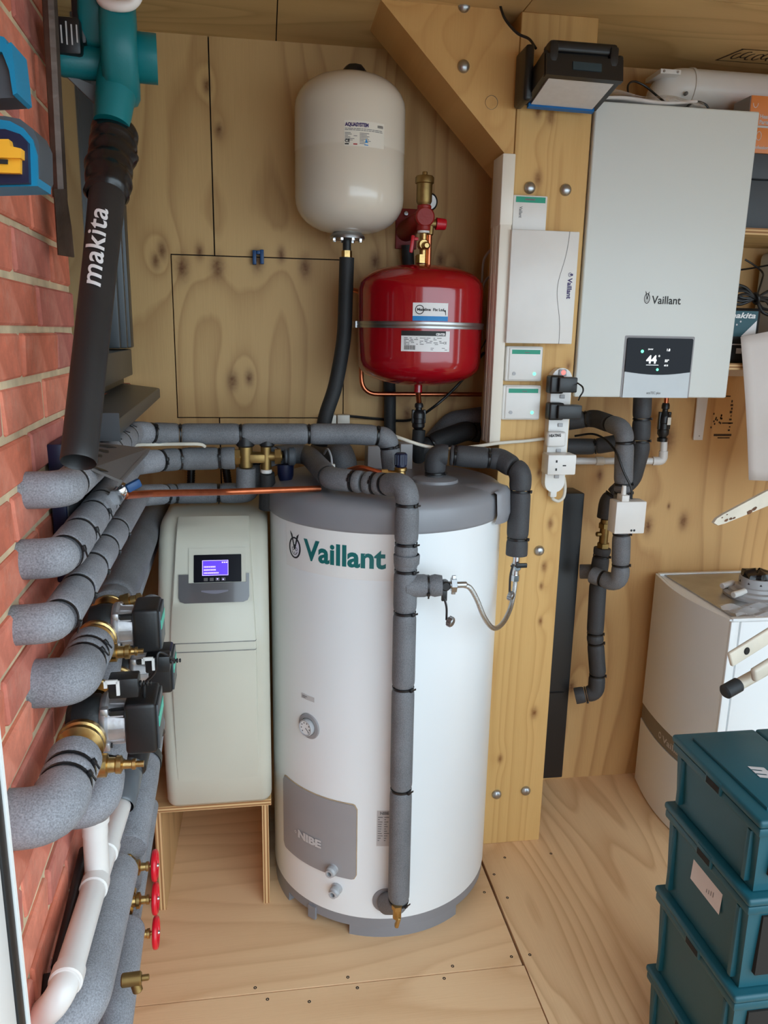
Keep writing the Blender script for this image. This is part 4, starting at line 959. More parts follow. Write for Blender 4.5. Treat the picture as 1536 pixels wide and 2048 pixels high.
def curved_plate(x0, y0, x1, y1, r, h, mp, nx=24):
    """rounded plate hugging a curved surface"""
    g = G(); cols = []
    for i in range(nx+1):
        x = x0+(x1-x0)*i/nx; d = max(0, r-min(x-x0, x1-x)); ins = r-math.sqrt(max(0, r*r-d*d))
        cols.append([g.bm.verts.new(mp(x, yy, hh)) for yy, hh in ((y0+ins,-.002),(y0+ins,h),(y1-ins,h),(y1-ins,-.002))])
    for A, B in zip(cols, cols[1:]):
        for k in range(3): g.bm.faces.new((A[k], B[k], B[k+1], A[k+1]))
    g.bm.faces.new(cols[0]); g.bm.faces.new(cols[-1]); return g
svp = curved_plate(-.36, pzb, pr0[0], pzt, .014, .005, cm, 40).build('service_panel', M['panel_grey'], cy_)
curved_plate(-.363, pzb-.002, pr0[0]+.002, pzt+.002, .015, .0022, cm, 40).build('panel_rim', mat('stained_rim', srgb(176,150,120), .6, noise=(30,.2)), cy_)
n0 = (-0.2857, 0.2507); n1 = (-0.2053, 0.2679); nz = (-0.2384, 0.2469)[1]
decal('panel_lettering', [shift(text2d('NIBE', .030, bold=.0016, width=n1[0]-n0[0]), n0[0], nz)]+[ring2d(n0[0]-.010, nz+.010, .004, .004, .0015, 10)], cm, M['print_pale'], svp, h=.0072, label='pale lettering')
for px, py in ((668,1735),(674,1777)):
    a = (-0.1701, 0.1964) if px == 668 else (-0.161, 0.1362)
    p = cm(a[0], a[1]); n_ = (p-Vector((CX,CY,p.z))).normalized()
    g = G(); g.lathe([(0,-.003),(.016,-.003),(.016,.004),(.0125,.006),(.0125,.012),(.0145,.013),(.0145,.022),(.011,.026),(.011,.030),(.0065,.030),(.0065,.016),(0,.016)], p, n_, 12)
    g.build('cable_gland', M['grey_plastic'], cy_)
    G().lathe([(0,.0165),(.0064,.0165)], p, n_, 12).build('gland_bore', M['dark'], cy_)
r0_ = (-0.0558, 0.3839); r1_ = (-0.015, 0.2838)
decal('rating_label', [rect2d(r0_[0], (-0.0398, 0.2815)[1], r1_[0], (-0.0417, 0.3856)[1], 6)], cm, M['print_pale'], cy_, h=.0008, flat=False)
rz0 = (-0.0398, 0.2815)[1]; rz1 = (-0.0417, 0.3856)[1]; rr_ = random.Random(2)
sh = [shift(text2d('NIBE', .011, bold=.0006), r0_[0]+.008, rz1-.011)]
for k in range(11):
    zz = rz1-.02-.0068*k
    for c_ in range(2): sh.append(rect2d(r0_[0]+.003+.016*c_, zz, r0_[0]+.003+.016*c_+rr_.uniform(.004,.013), zz+.0022))
decal('rating_print', sh, cm, M['print_grey'], cy_, h=.0014)
da = (-0.0275, 0.118); dp = cm(da[0], da[1]); dn_ = (dp-Vector((CX,CY,dp.z))).normalized()
G().lathe([(0,-.003),(.036,-.003),(.036,.002),(.033,.004),(0,.005)], dp, dn_, 36).build('drain_rose', M['lid'], cy_)

# lagged riser in front of the cylinder, crossing over the lid to the mixing valve
rp = empty('insulated_pipe', (0.316, 1.66, 0.9788), 'grey lagged riser standing in front of the cylinder from drain to lid', 'pipe')
bot = V((0.3149, 1.665, 0.1574)); topc = V((0.3099, 1.665, 1.2492)); tee_ = V((0.312, 1.662, 1.0124))
zz = topc.z
hz = V((0.1488, 1.8222, 1.236)); hz2 = V((0.1092, 2.176, 1.245)); hz3 = V((0.0072, 2.02, 1.2588))
pipe_run(rp, [dp+dn_*.012, V(bot.x, bot.y, bot.z), topc, V((0.2597, 1.7471, 1.236)), hz, hz2, hz3], .0275, [.03,.03,.034,.05,.06,.05,.03],
  [V((0.3159, 1.665, 0.1662)), V((0.3134, 1.665, 0.4866)), V((0.313, 1.665, 0.7581)), V((0.313, 1.665, 0.9477)), V((0.3116, 1.665, 1.0488)), V((0.3107, 1.665, 1.0824)), V((0.3111, 1.665, 1.1133)), V((0.311, 1.665, 1.2044)), V((0.2985, 1.7451, 1.236)), V((0.2465, 1.7539, 1.236)), V((0.2222, 1.7676, 1.236)), V((0.2019, 1.7874, 1.236)), V((0.1261, 1.8431, 1.236)), V((0.0397, 2.02, 1.26))],
  M['foam_mid'], M['tie'], head=(.55,-.8,.1), ties=(0,1,2,3,4,6,7,8,9,11,12,13))
g = G(); g.lathe([(.0282,0),(.0295,.002),(.0305,.022),(.0285,.024)], V((0.3124, 1.665, 1.0644)), UP, 24); g.build('foam_collar', M['foam_mid'], rp)
bx = V((0.3611, 1.655, 1.0144))
G().tube([tee_, tee_.lerp(bx,.85), bx], [.0265,.0265,.0245], 24).build('branch_sleeve', M['foam_mid'], rp, smooth=50)
bx2 = V((0.3942, 1.65, 1.015))
G().tube([bx+(bx2-bx)*.12, bx.lerp(bx2,.5), bx2], [.023,.0265,.0235], 24).build('branch_sleeve', M['foam_mid'], rp, smooth=50)
tie('cable_tie', bx.lerp(bx2,.05), bx2-bx, .0235, M['tie'], rp, head=(0,-.8,-.5))
g = G(); p = V((0.308, 1.645, 0.1422)); g.rcyl(p+V(0,.0,.02), p-V(0,0,.012), .011, .002, 12); g.hexnut(p+V(0,0,.016), p+V(0,0,.028), .014); g.box(p+V(.001,-.006,-.018), (.010,.014,.030), rot=(.25,'Y'), bev=.003)
g.build('drain_cock', M['brass'], rp)

# filling loop: valves, braided hose, hanging caps
fv = empty('filling_loop', (0.4894, 1.66, 0.9729), 'braided steel filling loop hanging between the riser branch and right hand pipe', 'hose')
h0 = V((0.409, 1.648, 1.0164)); h1 = V((0.4521, 1.645, 1.0173))
pts = [(0.4426, 1.645, 1.0164), (0.4596, 1.645, 1.0085), (0.4792, 1.65, 0.9768), (0.5012, 1.66, 0.93), (0.5342, 1.69, 0.8891), (0.576, 1.75, 0.8743), (0.6184, 1.82, 0.8868), (0.6411, 1.86, 0.9272), (0.6432, 1.865, 0.9643)]
G().tube(smooth_pts(pts, 10), .0062, 14).build('braided_hose', M['braid'], fv)
d_ = (h1-h0).normalized()
g = G(); g.rcyl(h0-d_*.018, h0+d_*.02, .009, .002, 14); g.hexnut(h0+d_*.006, h0+d_*.018, .0175); g.box(h0+d_*.012, (.010,.006,.046), bev=.002); g.rcyl(h0+d_*.018, h1, .0075, .002, 12)
g.build('hose_union', M['zinc'], fv)
g = G(); p = h0-d_*.008; g.rcyl(p-V(0,.012,0), p+V(0,.012,0), .012, .003, 14); g.box(p+V(-.002,-.004,-.022), (.013,.008,.030), bev=.002); g.tube(smooth_pts([p+V(-.002,-.006,-.03), (0.4044, 1.64, 0.9646), (0.4056, 1.64, 0.9339)]), .0026, 8)
g.build('black_tap', M['black'], fv)
def cap_(px, py, y):
    c = V((0.4087, 1.638, 0.9333)) if px == 896 else V((0.6188, 1.84, 0.9182))
    dd = V(.7,-.6,-.2).normalized()
    g = G(); g.lathe([(0,0),(.0105,0),(.0115,.002),(.0115,.012),(.009,.014),(0,.014)], c, dd, 10)
    for i in range(10):
        a = i*2*pi/10; e1 = dd.cross(UP).normalized(); e2 = dd.cross(e1); g.box(c+dd*.006+e1*.0115*cos(a)+e2*.0115*sin(a), (.002,.002,.010), ax=(e1,e2,dd))
    g.build('blanking_cap', M['zinc'], fv)
cap_(896,0,0); cap_(1017,0,0)
u0 = V((0.6446, 1.87, 1.015)); u1 = V((0.6429, 1.866, 0.9529))
g = G(); g.rcyl(u0+V(0,0,.01), u1, .009, .002, 14); g.hexnut(u1-V(0,0,.004), u1+V(0,0,.012), .0125); p = u0.lerp(u1,.45); g.rcyl(p-V(0,.014,0), p+V(0,.012,0), .0105, .002, 12)
g.build('isolating_valve', M['chrome'], fv)
g = G(); g.box(V((0.6528, 1.85, 0.9948)), (.030,.008,.012), bev=.002); g.tube(smooth_pts([(0.6308, 1.85, 0.9995), (0.6228, 1.845, 0.9713), (0.6206, 1.838, 0.9243)]), .0032, 8); g.torus(p, (0,0,1), .012, .0025, 16, 6)
g.build('tap_lever', M['black'], fv)

# lagged outlet from the lid going right then down
op = empty('insulated_pipe', (0.5556, 1.95, 1.2646), 'dark grey lagged pipe from the lid boss going right then down to the braided hose', 'pipe')
b0 = V((0.4393, 1.9633, 1.2)); b1 = V(b0.x-.002, b0.y, 1.272)
G().lathe([(0,-.004),(.062,-.004),(.060,.003),(.036,.010),(0,.010)], (b0.x,b0.y,1.204), UP, 36).build('pipe_boss', M['lid'], op)
pipe_run(op, [V(b0.x,b0.y,1.205), b1, V((0.6043, 1.93, 1.2635)), V((0.6465, 1.88, 1.2375)), V((0.6444, 1.87, 1.0177))], .0285, [.02,.022,.025,.03,.02],
  [V(b0.x,b0.y,1.222), b1+V(.035,-.01,0), V((0.5004, 2.02, 1.2399)), V((0.5779, 1.95, 1.2551)), V((0.6365, 1.9, 1.2459)), V((0.6449, 1.878, 1.1879)), V((0.6465, 1.872, 1.0621))],
  M['foam_dark'], M['tie'], pinch=.10, head=(.8,-.5,.2), ties=(0,2,3,5,6))

# relief valve and its copper pipe on the lid
rv = empty('relief_valve', (0.3286, 1.95, 1.2394), 'brass relief valve with dark blue cap on the cylinder lid', 'valve')
p = V((0.3383, 1.92, 1.2276))
g = G(); g.rcyl(V(p.x,p.y,1.2045), p+V(0,0,.012), .0135, .002, 16); g.rcyl(p-V(.04,0,-.002), p, .009, .002, 12); g.hexnut(p-V(.05,0,-.002), p-V(.034,0,-.002), .0125); g.rcyl(p+V(0,0,.008), p+V(0,0,.018), .0165, .002, 18)
g.build('valve_body', M['brass'], rv)
g = G(); g.rcyl(p+V(0,0,.018), p+V(0,0,.055), .0155, .003, 18)
for i in range(14):
    a = i*2*pi/14; g.box(p+V(.0155*cos(a),.0155*sin(a),.038), (.0025,.0025,.026))
g.build('valve_cap', M['navy'], rv)
G().tube(fillet([p-V(.048,0,-.002), (0.2382, 1.94, 1.2431), (0.2065, 1.97, 1.2276), (0.1403, 2.05, 1.1684)], .04), .0075, 14).build('discharge_pipe', M['copper'], rv)
# brass mixing valve between the back pipes
mv = empty('mixing_valve', (-0.0249, 2, 1.2635), 'brass mixing valve with two black caps joined between lagged pipes', 'valve')
c = V((-0.0249, 2, 1.2622))
g = G(); g.rcyl(c-V(.07,0,0), c+V(.065,0,0), .0125, .003, 16); g.hexnut(c-V(.062,0,0), c-V(.044,0,0), .021); g.hexnut(c+V(.044,0,0), c+V(.060,0,0), .021); g.rcyl(c-V(.03,0,.03), c+V(-.03,0,.032), .018, .003, 18); g.rcyl(c-V(-.022,0,.036), c+V(.022,0,.03), .0135, .003, 16); g.box(c-V(.005,0,.004), (.05,.03,.024), bev=.005)
g.build('valve_body', M['brass_old'], mv)
G().rcyl(c+V(-.03,-.002,.026), c+V(-.03,-.002,.056), .024, .004, 20).build('valve_cap', M['black'], mv)
G().rcyl(c+V(.025,-.002,.026), c+V(.025,-.002,.050), .020, .004, 20).build('valve_cap', M['black'], mv)
G().rcyl(c-V(-.022,0,.044), c-V(-.022,0,.034), .0145, .002, 16).build('white_union', M['white'], mv)
G().tube([c-V(.03,0,.03), c-V(.032,0,.085)], .025, 20).build('foam_sleeve', M['foam_mid'], mv)
G().tube([c-V(-.024,0,.044), c-V(-.026,-.02,.14)], [.019,.026], 18).build('rubber_sleeve', M['rubber'], mv)
g = G(); g.rcyl(c+V(.078,0,0), c+V(.098,0,0), .024, .004, 20); g.rcyl(c+V(.070,0,0), c+V(.078,0,0), .019, .002, 20); g.build('pipe_insert', M['slate'], mv)
t = empty('tundish', (0.0454, 2, 1.2195), 'dark blue funnel below the lagged pipe left of the lid', 'funnel')
a = V((0.0474, 2.02, 1.2386)); G().lathe([(.022,0),(.021,-.03),(.014,-.05),(.012,-.05),(.019,-.03),(.019,0),(.022,0)], a, UP, 22).build('funnel_body', M['navy'], t)
# grey lagged elbow stub over the lid and white sensor with lead
t = empty('insulated_pipe', (0.2108, 2.15, 1.2486), 'short grey lagged elbow stub behind relief valve above the lid', 'pipe')
pipe_run(t, [(0.1574, 2.3, 1.2333), (0.2065, 2.15, 1.2529), V((0.2171, 2.14, 1.2216)), V((0.2145, 2.14, 1.1857))], .034, .03, [], M['foam_mid'], M['tie'])
t = empty('sensor_lead', (0.1655, 1.98, 1.2486), 'white sensor plug with curled lead above the lid', 'sensor')
a = V((0.1677, 1.99, 1.231)); G().rcyl(a-V(0,0,.016), a+V(0,0,.012), .0085, .002, 14).build('sensor_plug', M['white'], t)
G().tube(smooth_pts([a+V(0,0,.01), (0.1658, 2, 1.2625), (0.1589, 2.03, 1.2766), (0.1548, 2.1, 1.2523)]), .0028, 8).build('lead', M['grey_plastic'], t)
t = empty('motor_valve', (0.3639, 2.12, 1.234), 'grey motorised valve box behind the relief valve', 'valve')
G().bounds((0.2843, 2.16, 1.1844), V((0.3699, 2.16, 1.2652))+V(0,.07,0), bev=.003).build('valve_housing', M['grey_plastic'], t)
G().bounds(V((0.3772, 2.15, 1.1913)), V((0.413, 2.15, 1.2723))+V(0,.06,0), bev=.003).build('valve_motor', M['grey_plastic'], t)
G().rcyl(V((0.4003, 2.18, 1.1827)), V((0.4003, 2.18, 1.1857))-V(0,0,.06), .012).build('valve_stem', M['brass_old'], t)

# ---------------------------------------------------------------- water softener on plywood stand
so = empty('water_softener', (-.135,2.1,.33), 'cream water softener with lit blue screen on plywood stand left of cylinder', 'water softener')
SX0, SX1 = -.278, -.002
prof = [(1.885,.335),(1.868,.352),(1.856,.45),(1.848,.62),(1.844,.800),(1.846,.83),(1.866,.90),(1.903,.980),(1.940,1.061),(1.985,1.100),(2.03,1.108),(2.30,1.108),(2.33,1.09),(2.34,.90),(2.34,.36),(2.32,.335)]
def rounded_extrude(prof, x0, x1, r, n=4):
    g = G(); cols = []; N = len(prof)
    cy0 = sum(p[0] for p in prof)/N; cz0 = sum(p[1] for p in prof)/N
    def inset(d):
        out = []
        for i in range(N):
            a = Vector(prof[i-1]); b = Vector(prof[i]); c_ = Vector(prof[(i+1)%N])
            n1 = Vector((-(b-a).y,(b-a).x)).normalized(); n2 = Vector((-(c_-b).y,(c_-b).x)).normalized(); nn = (n1+n2).normalized()
            if (Vector((cy0,cz0))-b).dot(nn) < 0: nn = -nn
            out.append(b+nn*d)
        return out
    xs = []
    for i in range(n+1):
        a = pi/2*i/n; xs.append((x0+r*(1-sin(a)), r*(1-cos(a)) ))
    left = [(x0+r*(1-cos(pi/2*i/n)), r*(1-sin(pi/2*i/n))) for i in range(n+1)]
    right = [(x1-(x-x0), d) for x, d in reversed(left)]
    for x, d in left+right:
        cols.append([g.bm.verts.new((x, p.x, p.y)) for p in inset(d)])
    for A, B in zip(cols, cols[1:]):
        for k in range(N): g.bm.faces.new((A[k], A[(k+1)%N], B[(k+1)%N], B[k]))
    g.bm.faces.new(cols[0]); g.bm.faces.new(cols[-1]); return g
rounded_extrude(prof, SX0, SX1, .028, 5).build('casing', M['cream'], so, smooth=50)
# raised centre panel running up the lid
def face_pt(z):
    for (y0, z0), (y1, z1) in zip(prof[1:10], prof[2:11]):
        if z0 <= z <= z1: k = (z-z0)/(z1-z0); return y0+(y1-y0)*k
    return 1.99
xs_ = [-1,-.985,-.95,0,.95,.985,1]; hs = [0,.010,.013,.014,.013,.010,0]
def rib(u, v, za=.822, zb=1.102, e=0.0):
    z = za+(zb-za)*v; hw = .106-.014*v*(1 if zb > 1 else 0)
    k = (u*6); i = min(5, int(k)); f = k-i
    x = xs_[i]*(1-f)+xs_[i+1]*f; h = hs[i]*(1-f)+hs[i+1]*f
    fade = min(1, (z-.40)/.30)
    return (-.140+hw*x, face_pt(z)-h*.9*fade+.001-e, z+h*.5*(1 if z > .85 else 0))
g = G(); g.grid(rib, 6, 18); g.build('front_cowl', M['cream'], so, smooth=40)
g = G(); g.grid(lambda u, v: rib(u, v, .42, .797), 6, 14); g.build('lower_cowl', M['cream'], so, smooth=40)
g = G(); g.grid(lambda u, v: rib(u, v, .797, .822, -.001), 6, 2); g.build('seam_strip', M['cream'], so, smooth=40)
for z_ in (.797, .820):
    g = G(); g.grid(lambda u, v: rib(u, v, z_, z_+.002, .0008), 6, 1); g.build('lid_seam', M['print_grey'], so)
# visor: u along x, v along the sloping face
vb = V(-.13, face_pt(.90)-.011, .905); vt_ = V(-.13, face_pt(1.02)-.011, 1.025); vv = (vt_-vb).normalized(); vu = V(1,0,0); vn = vu.cross(vv)
b_l = V((-0.2171, 1.86, 0.9222)); b_r = V((-0.0522, 1.86, 0.9205)); 
mpv = plane_map(vb, vu, vv)
xl = b_l.x+.13; xr = b_r.x+.13
def plate(name, pts2, h, m_, par, bev=.002, mp=mpv, h0=-.004):
    g = G(); g.prism([mp(x, y, h0) for x, y in pts2], mp(0,0,h)-mp(0,0,h0)); 
    if bev: g.bevel(bev, 2)
    return g.build(name, m_, par)
Lv = (vt_-vb).length
R2 = rrect(-.093, .012, .080, .15, .016)
plate('visor', [(-.093,.084),(-.093,.026),(-.089,.016),(-.078,.012),(.065,.012),(.076,.016),(.080,.026),(.080,.084),(.0725,.084),(.0725,.062),(-.0695,.062),(-.0695,.084)], .0045, M['visor'], so, .0012)
plate('screen_bezel', [(-.069,.0625),(.072,.0625),(.072,.150),(-.069,.150)], .0030, M['cream'], so, .001)
plate('screen_panel', rrect(-.0566, .0632, .061, .133, .002), .0040, M['scr_black'], so, .0004)
sx0, sx1, sy0, sy1 = -.0356, .0286, .080, .1185
lsc = plate('lit_screen', rrect(sx0, sy0, sx1, sy1, .003), .0046, M['scr_blue'], so, 0)
plate('visor_grip', [(-.038+.066*k/10, .040-.006*sin(pi*k/10)) for k in range(11)]+[(.028-.066*k/10, .043) for k in range(11)], .0056, mat('visor_grip', (.16,.15,.19), .3, noise=(10,.05)), so, 0)
Lv = sy1/.80
sh = [ring2d((sx0+sx1)/2, .052+(Lv*.80-.052)/2, (sx1-sx0)/2+.001, (Lv*.8-.052)/2+.001, .0012, 4, pi/4, pi/4+2*pi)]
sh = [rect2d(sx0,sy0,sx1,sy0+.0013), rect2d(sx0,Lv*.80-.0013,sx1,Lv*.80), rect2d(sx0,sy0,sx0+.0013,sy1), rect2d(sx1-.0013,sy0,sx1,sy1)]
rr_ = random.Random(4); hh_ = sy1-sy0
for k, wd in enumerate((.62,.5,.5)):
    y = sy0+hh_*(.12+.20*k); x = sx0+.004
    while x < sx0+(sx1-sx0)*wd:
        ww = rr_.uniform(.0012,.0028); sh.append(rect2d(x, y, x+ww, y+hh_*.10)); x += ww+.0007
for k in range(3): sh.append(rect2d(sx1-.016+.005*k, Lv*.8-.0075, sx1-.0125+.005*k, Lv*.8-.0040))
decal('screen_text', sh, mpv, M['scr_text'], lsc, h=.0054)
for k in range(4): decal('key', [rect2d(sx0+.004+k*.0145, .0665, sx0+.0135+k*.0145, .0745)], mpv, M['charcoal'], so, h=.0046)
decal('key_arrows', [poly2d([(sx0+.0355,.0725),(sx0+.0375,.0685),(sx0+.0395,.0725)]), poly2d([(sx0+.0495,.0685),(sx0+.0535,.0685),(sx0+.0515,.0725)])], mpv, M['scr_text'], so, h=.0052)
# stand
st = empty('plywood_stand', (-.14,2.1,0), 'plywood stand with two side boards and shelf under the softener', 'stand')
G().bounds((-.318,1.905,0),(-.298,2.36,.315), bev=.001, seg=1).build('side_board', M['ply_side'], st)
G().bounds((-.030,1.895,0),(-.012,2.36,.315), bev=.001, seg=1).build('side_board', M['ply_side'], st)
G().bounds((-.325,1.890,.3155),(-.004,2.36,.334), bev=.001, seg=1).build('shelf_board', M['ply_side'], st)
for x0, x1, z0, z1, m_, y in ((-.3175,-.2985,.001,.3145,'edge_x',1.9045),(-.0295,-.0125,.001,.3145,'edge_x',1.8945),(-.324,-.005,.3165,.333,'edge_z',1.8895)):
    G().bounds((x0,y,z0),(x1,y+.002,z1)).build('board_edge', M[m_], st)
for px, nm in ((381,'left'),(452,'right')):
    t = empty('softener_hose', (-0.2239, 2.28, 1.1489) if px == 381 else (-0.1216, 2.28, 1.1479), f'black corrugated softener hose, {nm} of the two rising behind the lagged pipes', 'hose', 'softener hoses')
    a = V((-0.2313, 2.28, 1.0281)) if px == 381 else V((-0.1015, 2.28, 1.0258)); b = V((-0.218, 2.3, 1.2421)) if px == 381 else V((-0.1302, 2.3, 1.2418))
    N_ = 60; pts = [a.lerp(b, i/N_) for i in range(N_+1)]
    G().tube(pts, [.0105+(.0018 if i % 2 else 0) for i in range(N_+1)], 12).build('hose_body', M['cable_black'], t, smooth=60)

# ---------------------------------------------------------------- expansion vessels
ev = empty('white_expansion_vessel', (0.2305, 2.2, 2.0399), 'large white expansion vessel mounted high on the plywood wall', 'expansion vessel')
EX, EY, ER = .232, 2.22, .147
ze0 = 1.843; ze1 = 2.236
pf = [(0,ze0),(.03,ze0+.002)]
for i in range(1, 9): a = pi/2*i/8; pf.append((.03+(ER-.03)*sin(a)**.9, ze0+.002+.085*(1-cos(a))))
for i in range(9): a = pi/2*i/8; pf.append((.02+(ER-.02)*cos(a)**.85, ze1-.085+.085*sin(a)))
pf.append((0, ze1))
zs_ = 2.043
pf = sorted(pf[:10], key=lambda p: p[1])+[(ER,zs_-.003),(ER-.0012,zs_),(ER,zs_+.003)]+pf[10:]
G().lathe(pf, (EX,EY,0), UP, 64).build('vessel_shell', M['white_vessel'], ev, smooth=60)
g = G(); g.lathe([(0,0),(.032,0),(.031,.016),(.022,.026),(0,.027)], (EX+.01,EY-.01,ze1-.004), UP, 8); g.build('top_cap', M['black'], ev)
g = G(); g.lathe([(0,.006),(.034,.006),(.046,-.004),(.048,-.008),(.048,-.014),(.03,-.016),(0,-.016)], (EX-.005,EY,ze0), UP, 36); g.build('flange', M['zinc'], ev)
for i in range(8):
    a = i*pi/4+.3; G().cyl((EX-.005+.039*cos(a),EY+.039*sin(a),ze0-.020), (EX-.005+.039*cos(a),EY+.039*sin(a),ze0-.012), .006, n=6).build('flange_bolt', M['chrome'], ev)
g = G(); g.rcyl((EX-.006,EY,ze0-.06), (EX-.006,EY,ze0-.015), .0115, .002, 14); g.build('connector', M['cast_black'], ev)
G().hexnut((EX-.006,EY,ze0-.064), (EX-.006,EY,ze0-.044), .0145).build('brass_nut', M['brass'], ev)
def wcv(px, py): return None
em = cyl_map(EX, EY, 0, ER, 0)
L_ = (-0.0278, 2.0905); R_ = (0.0744, 2.0378)
lx, lzt, lrx, lzb = L_[0], L_[1], R_[0], R_[1]; wdt = lrx-lx
vlb = decal('vessel_label', [rect2d(lx-.002, lzb-.003, lrx+.002, lzt+.003, 10)], em, mat('clear_label', srgb(232,226,214), .2, noise=(6,.01)), ev, h=.0006, flat=False)
decal('vessel_lettering', [shift(text2d('AQUASYSTEM', .0115, bold=.0006, width=wdt*.58), lx, lzt-.010)], em, M['print_violet'], vlb, h=.0012)
rr_ = random.Random(8); sh = [rect2d(lrx-.018+.0012*k, lzt-.009, lrx-.018+.0012*k+.0007, lzt-.003) for k in range(14)]
for k in range(2):
    x = lx
    while x < lrx-.006: ww = rr_.uniform(.004,.014); sh.append(rect2d(x, lzt-.016-.0035*k, min(x+ww,lrx), lzt-.0146-.0035*k)); x += ww+.0012
for c_, (xa_, xb_) in enumerate(((0,.30),(.36,.66))):
    for k in range(6 if c_ == 0 else 8):
        y = lzt-.026-.0034*k; sh.append(rect2d(lx+wdt*xa_, y, lx+wdt*(xa_+(xb_-xa_)*rr_.uniform(.4,1)), y+.0014))
decal('vessel_print', sh, em, M['print_grey'], vlb, h=.0012)
decal('ce_mark', [shift(text2d('CE', .010, bold=.0004), lx, lzb+.0055), rect2d(lx, lzb, lx+.010, lzb+.003)], em, M['print_black'], vlb, h=.0012)
decal('red_bar', [rect2d(lx+.021, lzb, lx+.031, lzb+.003)], em, M['print_red'], vlb, h=.0012)
decal('blue_mark', [poly2d([(lx+.050,lzb+.006),(lx+.058,lzb+.006),(lx+.054,lzb+.016)]), rect2d(lx+.049,lzb,lx+.059,lzb+.002)], em, M['print_blue'], vlb, h=.0012)
# black lagged pipe dropping from the white vessel
t = empty('vessel_pipe', (0.2206, 2.2, 1.5589), 'black lagged pipe curving down from the white vessel', 'pipe')
G().tube(smooth_pts([(EX-.006,EY,ze0-.062), (0.2233, 2.22, 1.6679), (0.2174, 2.21, 1.5587), (0.1927, 2.18, 1.4353), (0.1639, 2.15, 1.3543), (0.1451, 2.12, 1.2744)], 10), .0205, 22).build('foam_sleeve', M['rubber'], t)

rd = empty('red_expansion_vessel', (0.4334, 2.2, 1.604), 'round red expansion vessel with steel band below the white vessel', 'expansion vessel')
RX, RY, RR = .430, 2.185, .174
zr0, zr1 = 1.437, 1.765
pf = [(0,zr0),(.012,zr0)]
for i in range(1, 10): a = pi/2*i/9; pf.append((.012+(RR-.012)*sin(a)**1.0, zr0+.070*(1-cos(a)**.8)))
pf += [(RR,zr0+.09),(RR,zr1-.09)]
for i in range(10): a = pi/2*i/9; pf.append((.012+(RR-.012)*cos(a)**1.0, zr1-.070*(1-sin(a)**.8)))
pf.append((0,zr1))
G().lathe(pf, (RX,RY,0), UP, 72).build('vessel_shell', M['red'], rd, smooth=60)
zb_ = V((0.3961, 2.024, 1.602)).z
G().lathe([(RR,-.0085),(RR+.004,-.0085),(RR+.005,-.004),(RR+.0035,0),(RR+.005,.004),(RR+.004,.0085),(RR,.0085)], (RX,RY,zb_), UP, 72).build('clamp_band', M['zinc'], rd)
for s_ in (-1, 1): G().bounds((RX+s_*(RR+.003),RY-.002,zb_-.0085),(RX+s_*(RR+.008),2.385,zb_+.0085)).build('band_strap', M['zinc'], rd)
rm = cyl_map(RX, RY, 0, RR, 0)
a0_ = (-0.0531, 1.658); a1_ = (0.0401, 1.6123)
ulb = decal('upper_label', [rect2d(a0_[0], a1_[1], a1_[0], a0_[1], 10)], rm, M['print_white'], rd, h=.0006, flat=False)
hb = (a0_[1]-a1_[1]); wl_ = a1_[0]-a0_[0]
decal('blue_strip', [rect2d(a0_[0], a1_[1], a1_[0], a1_[1]+hb*.27, 10)], rm, M['print_blue'], ulb, h=.001, flat=False)
decal('label_print', [ring2d(a0_[0]+wl_*.19, a1_[1]+hb*.62, wl_*.125, hb*.26, .002, 22), shift(text2d('Mainline  Fix Ltd.', .0095, bold=.0003, width=wl_*.78), a0_[0]+wl_*.12, a1_[1]+hb*.56), poly2d([(a0_[0]+wl_*.85,a1_[1]+hb*.6),(a0_[0]+wl_*.93,a1_[1]+hb*.62),(a0_[0]+wl_*.94,a1_[1]+hb*.34),(a0_[0]+wl_*.925,a1_[1]+hb*.34),(a0_[0]+wl_*.91,a1_[1]+hb*.5)])], rm, M['print_black'], ulb, h=.0013)
b0_ = (-0.0818, 1.5872); b1_ = (0.0478, 1.5346)
hb2 = b0_[1]-b1_[1]; wl2 = b1_[0]-b0_[0]
llb = decal('lower_label', [rect2d(b0_[0], b1_[1], b1_[0], b0_[1], 14)], rm, M['print_white'], rd, h=.0006, flat=False)
decal('black_strip', [rect2d(b0_[0], b0_[1]-hb2*.24, b1_[0]-wl2*.09, b0_[1], 14)], rm, M['print_black'], llb, h=.001, flat=False)
decal('label_heading', [shift(text2d('CENTER', .0075, bold=.0004, width=wl2*.2), b0_[0]+wl2*.70, b0_[1]-hb2*.20)], rm, M['print_white'], llb, h=.0014)
rr_ = random.Random(9); sh = [shift(text2d('CE', .008, bold=.0002), b0_[0]+wl2*.86, b0_[1]-hb2*.62)]
for k in range(5):
    x = b0_[0]+wl2*.06
    while x < b0_[0]+wl2*.80: ww = rr_.uniform(.004,.016); sh.append(rect2d(x, b0_[1]-hb2*(.36+.075*k), x+ww, b0_[1]-hb2*(.36+.075*k)+.0016)); x += ww+rr_.uniform(.001,.012)*(1+k*.4)
x = b0_[0]+wl2*.07
while x < b0_[0]+wl2*.27: ww = rr_.uniform(.0006,.0022); sh.append(rect2d(x, b1_[1]+hb2*.08, x+ww, b1_[1]+hb2*.30)); x += ww+.0008
for k in range(2): sh.append(rect2d(b0_[0]+wl2*.6, b1_[1]+hb2*(.08+.08*k), b0_[0]+wl2*(.95-.05*k), b1_[1]+hb2*(.08+.08*k)+.0014))
decal('label_text', sh, rm, M['print_grey'], llb, h=.0013)
G().cyl((RX,RY,zr0-.02),(RX,RY,zr0+.004),.012).build('bottom_socket', M['red'], rd)
G().cyl((RX+.002,RY,zr1-.004),(RX+.002,RY,zr1+.024),.020).build('top_socket', M['red'], rd)

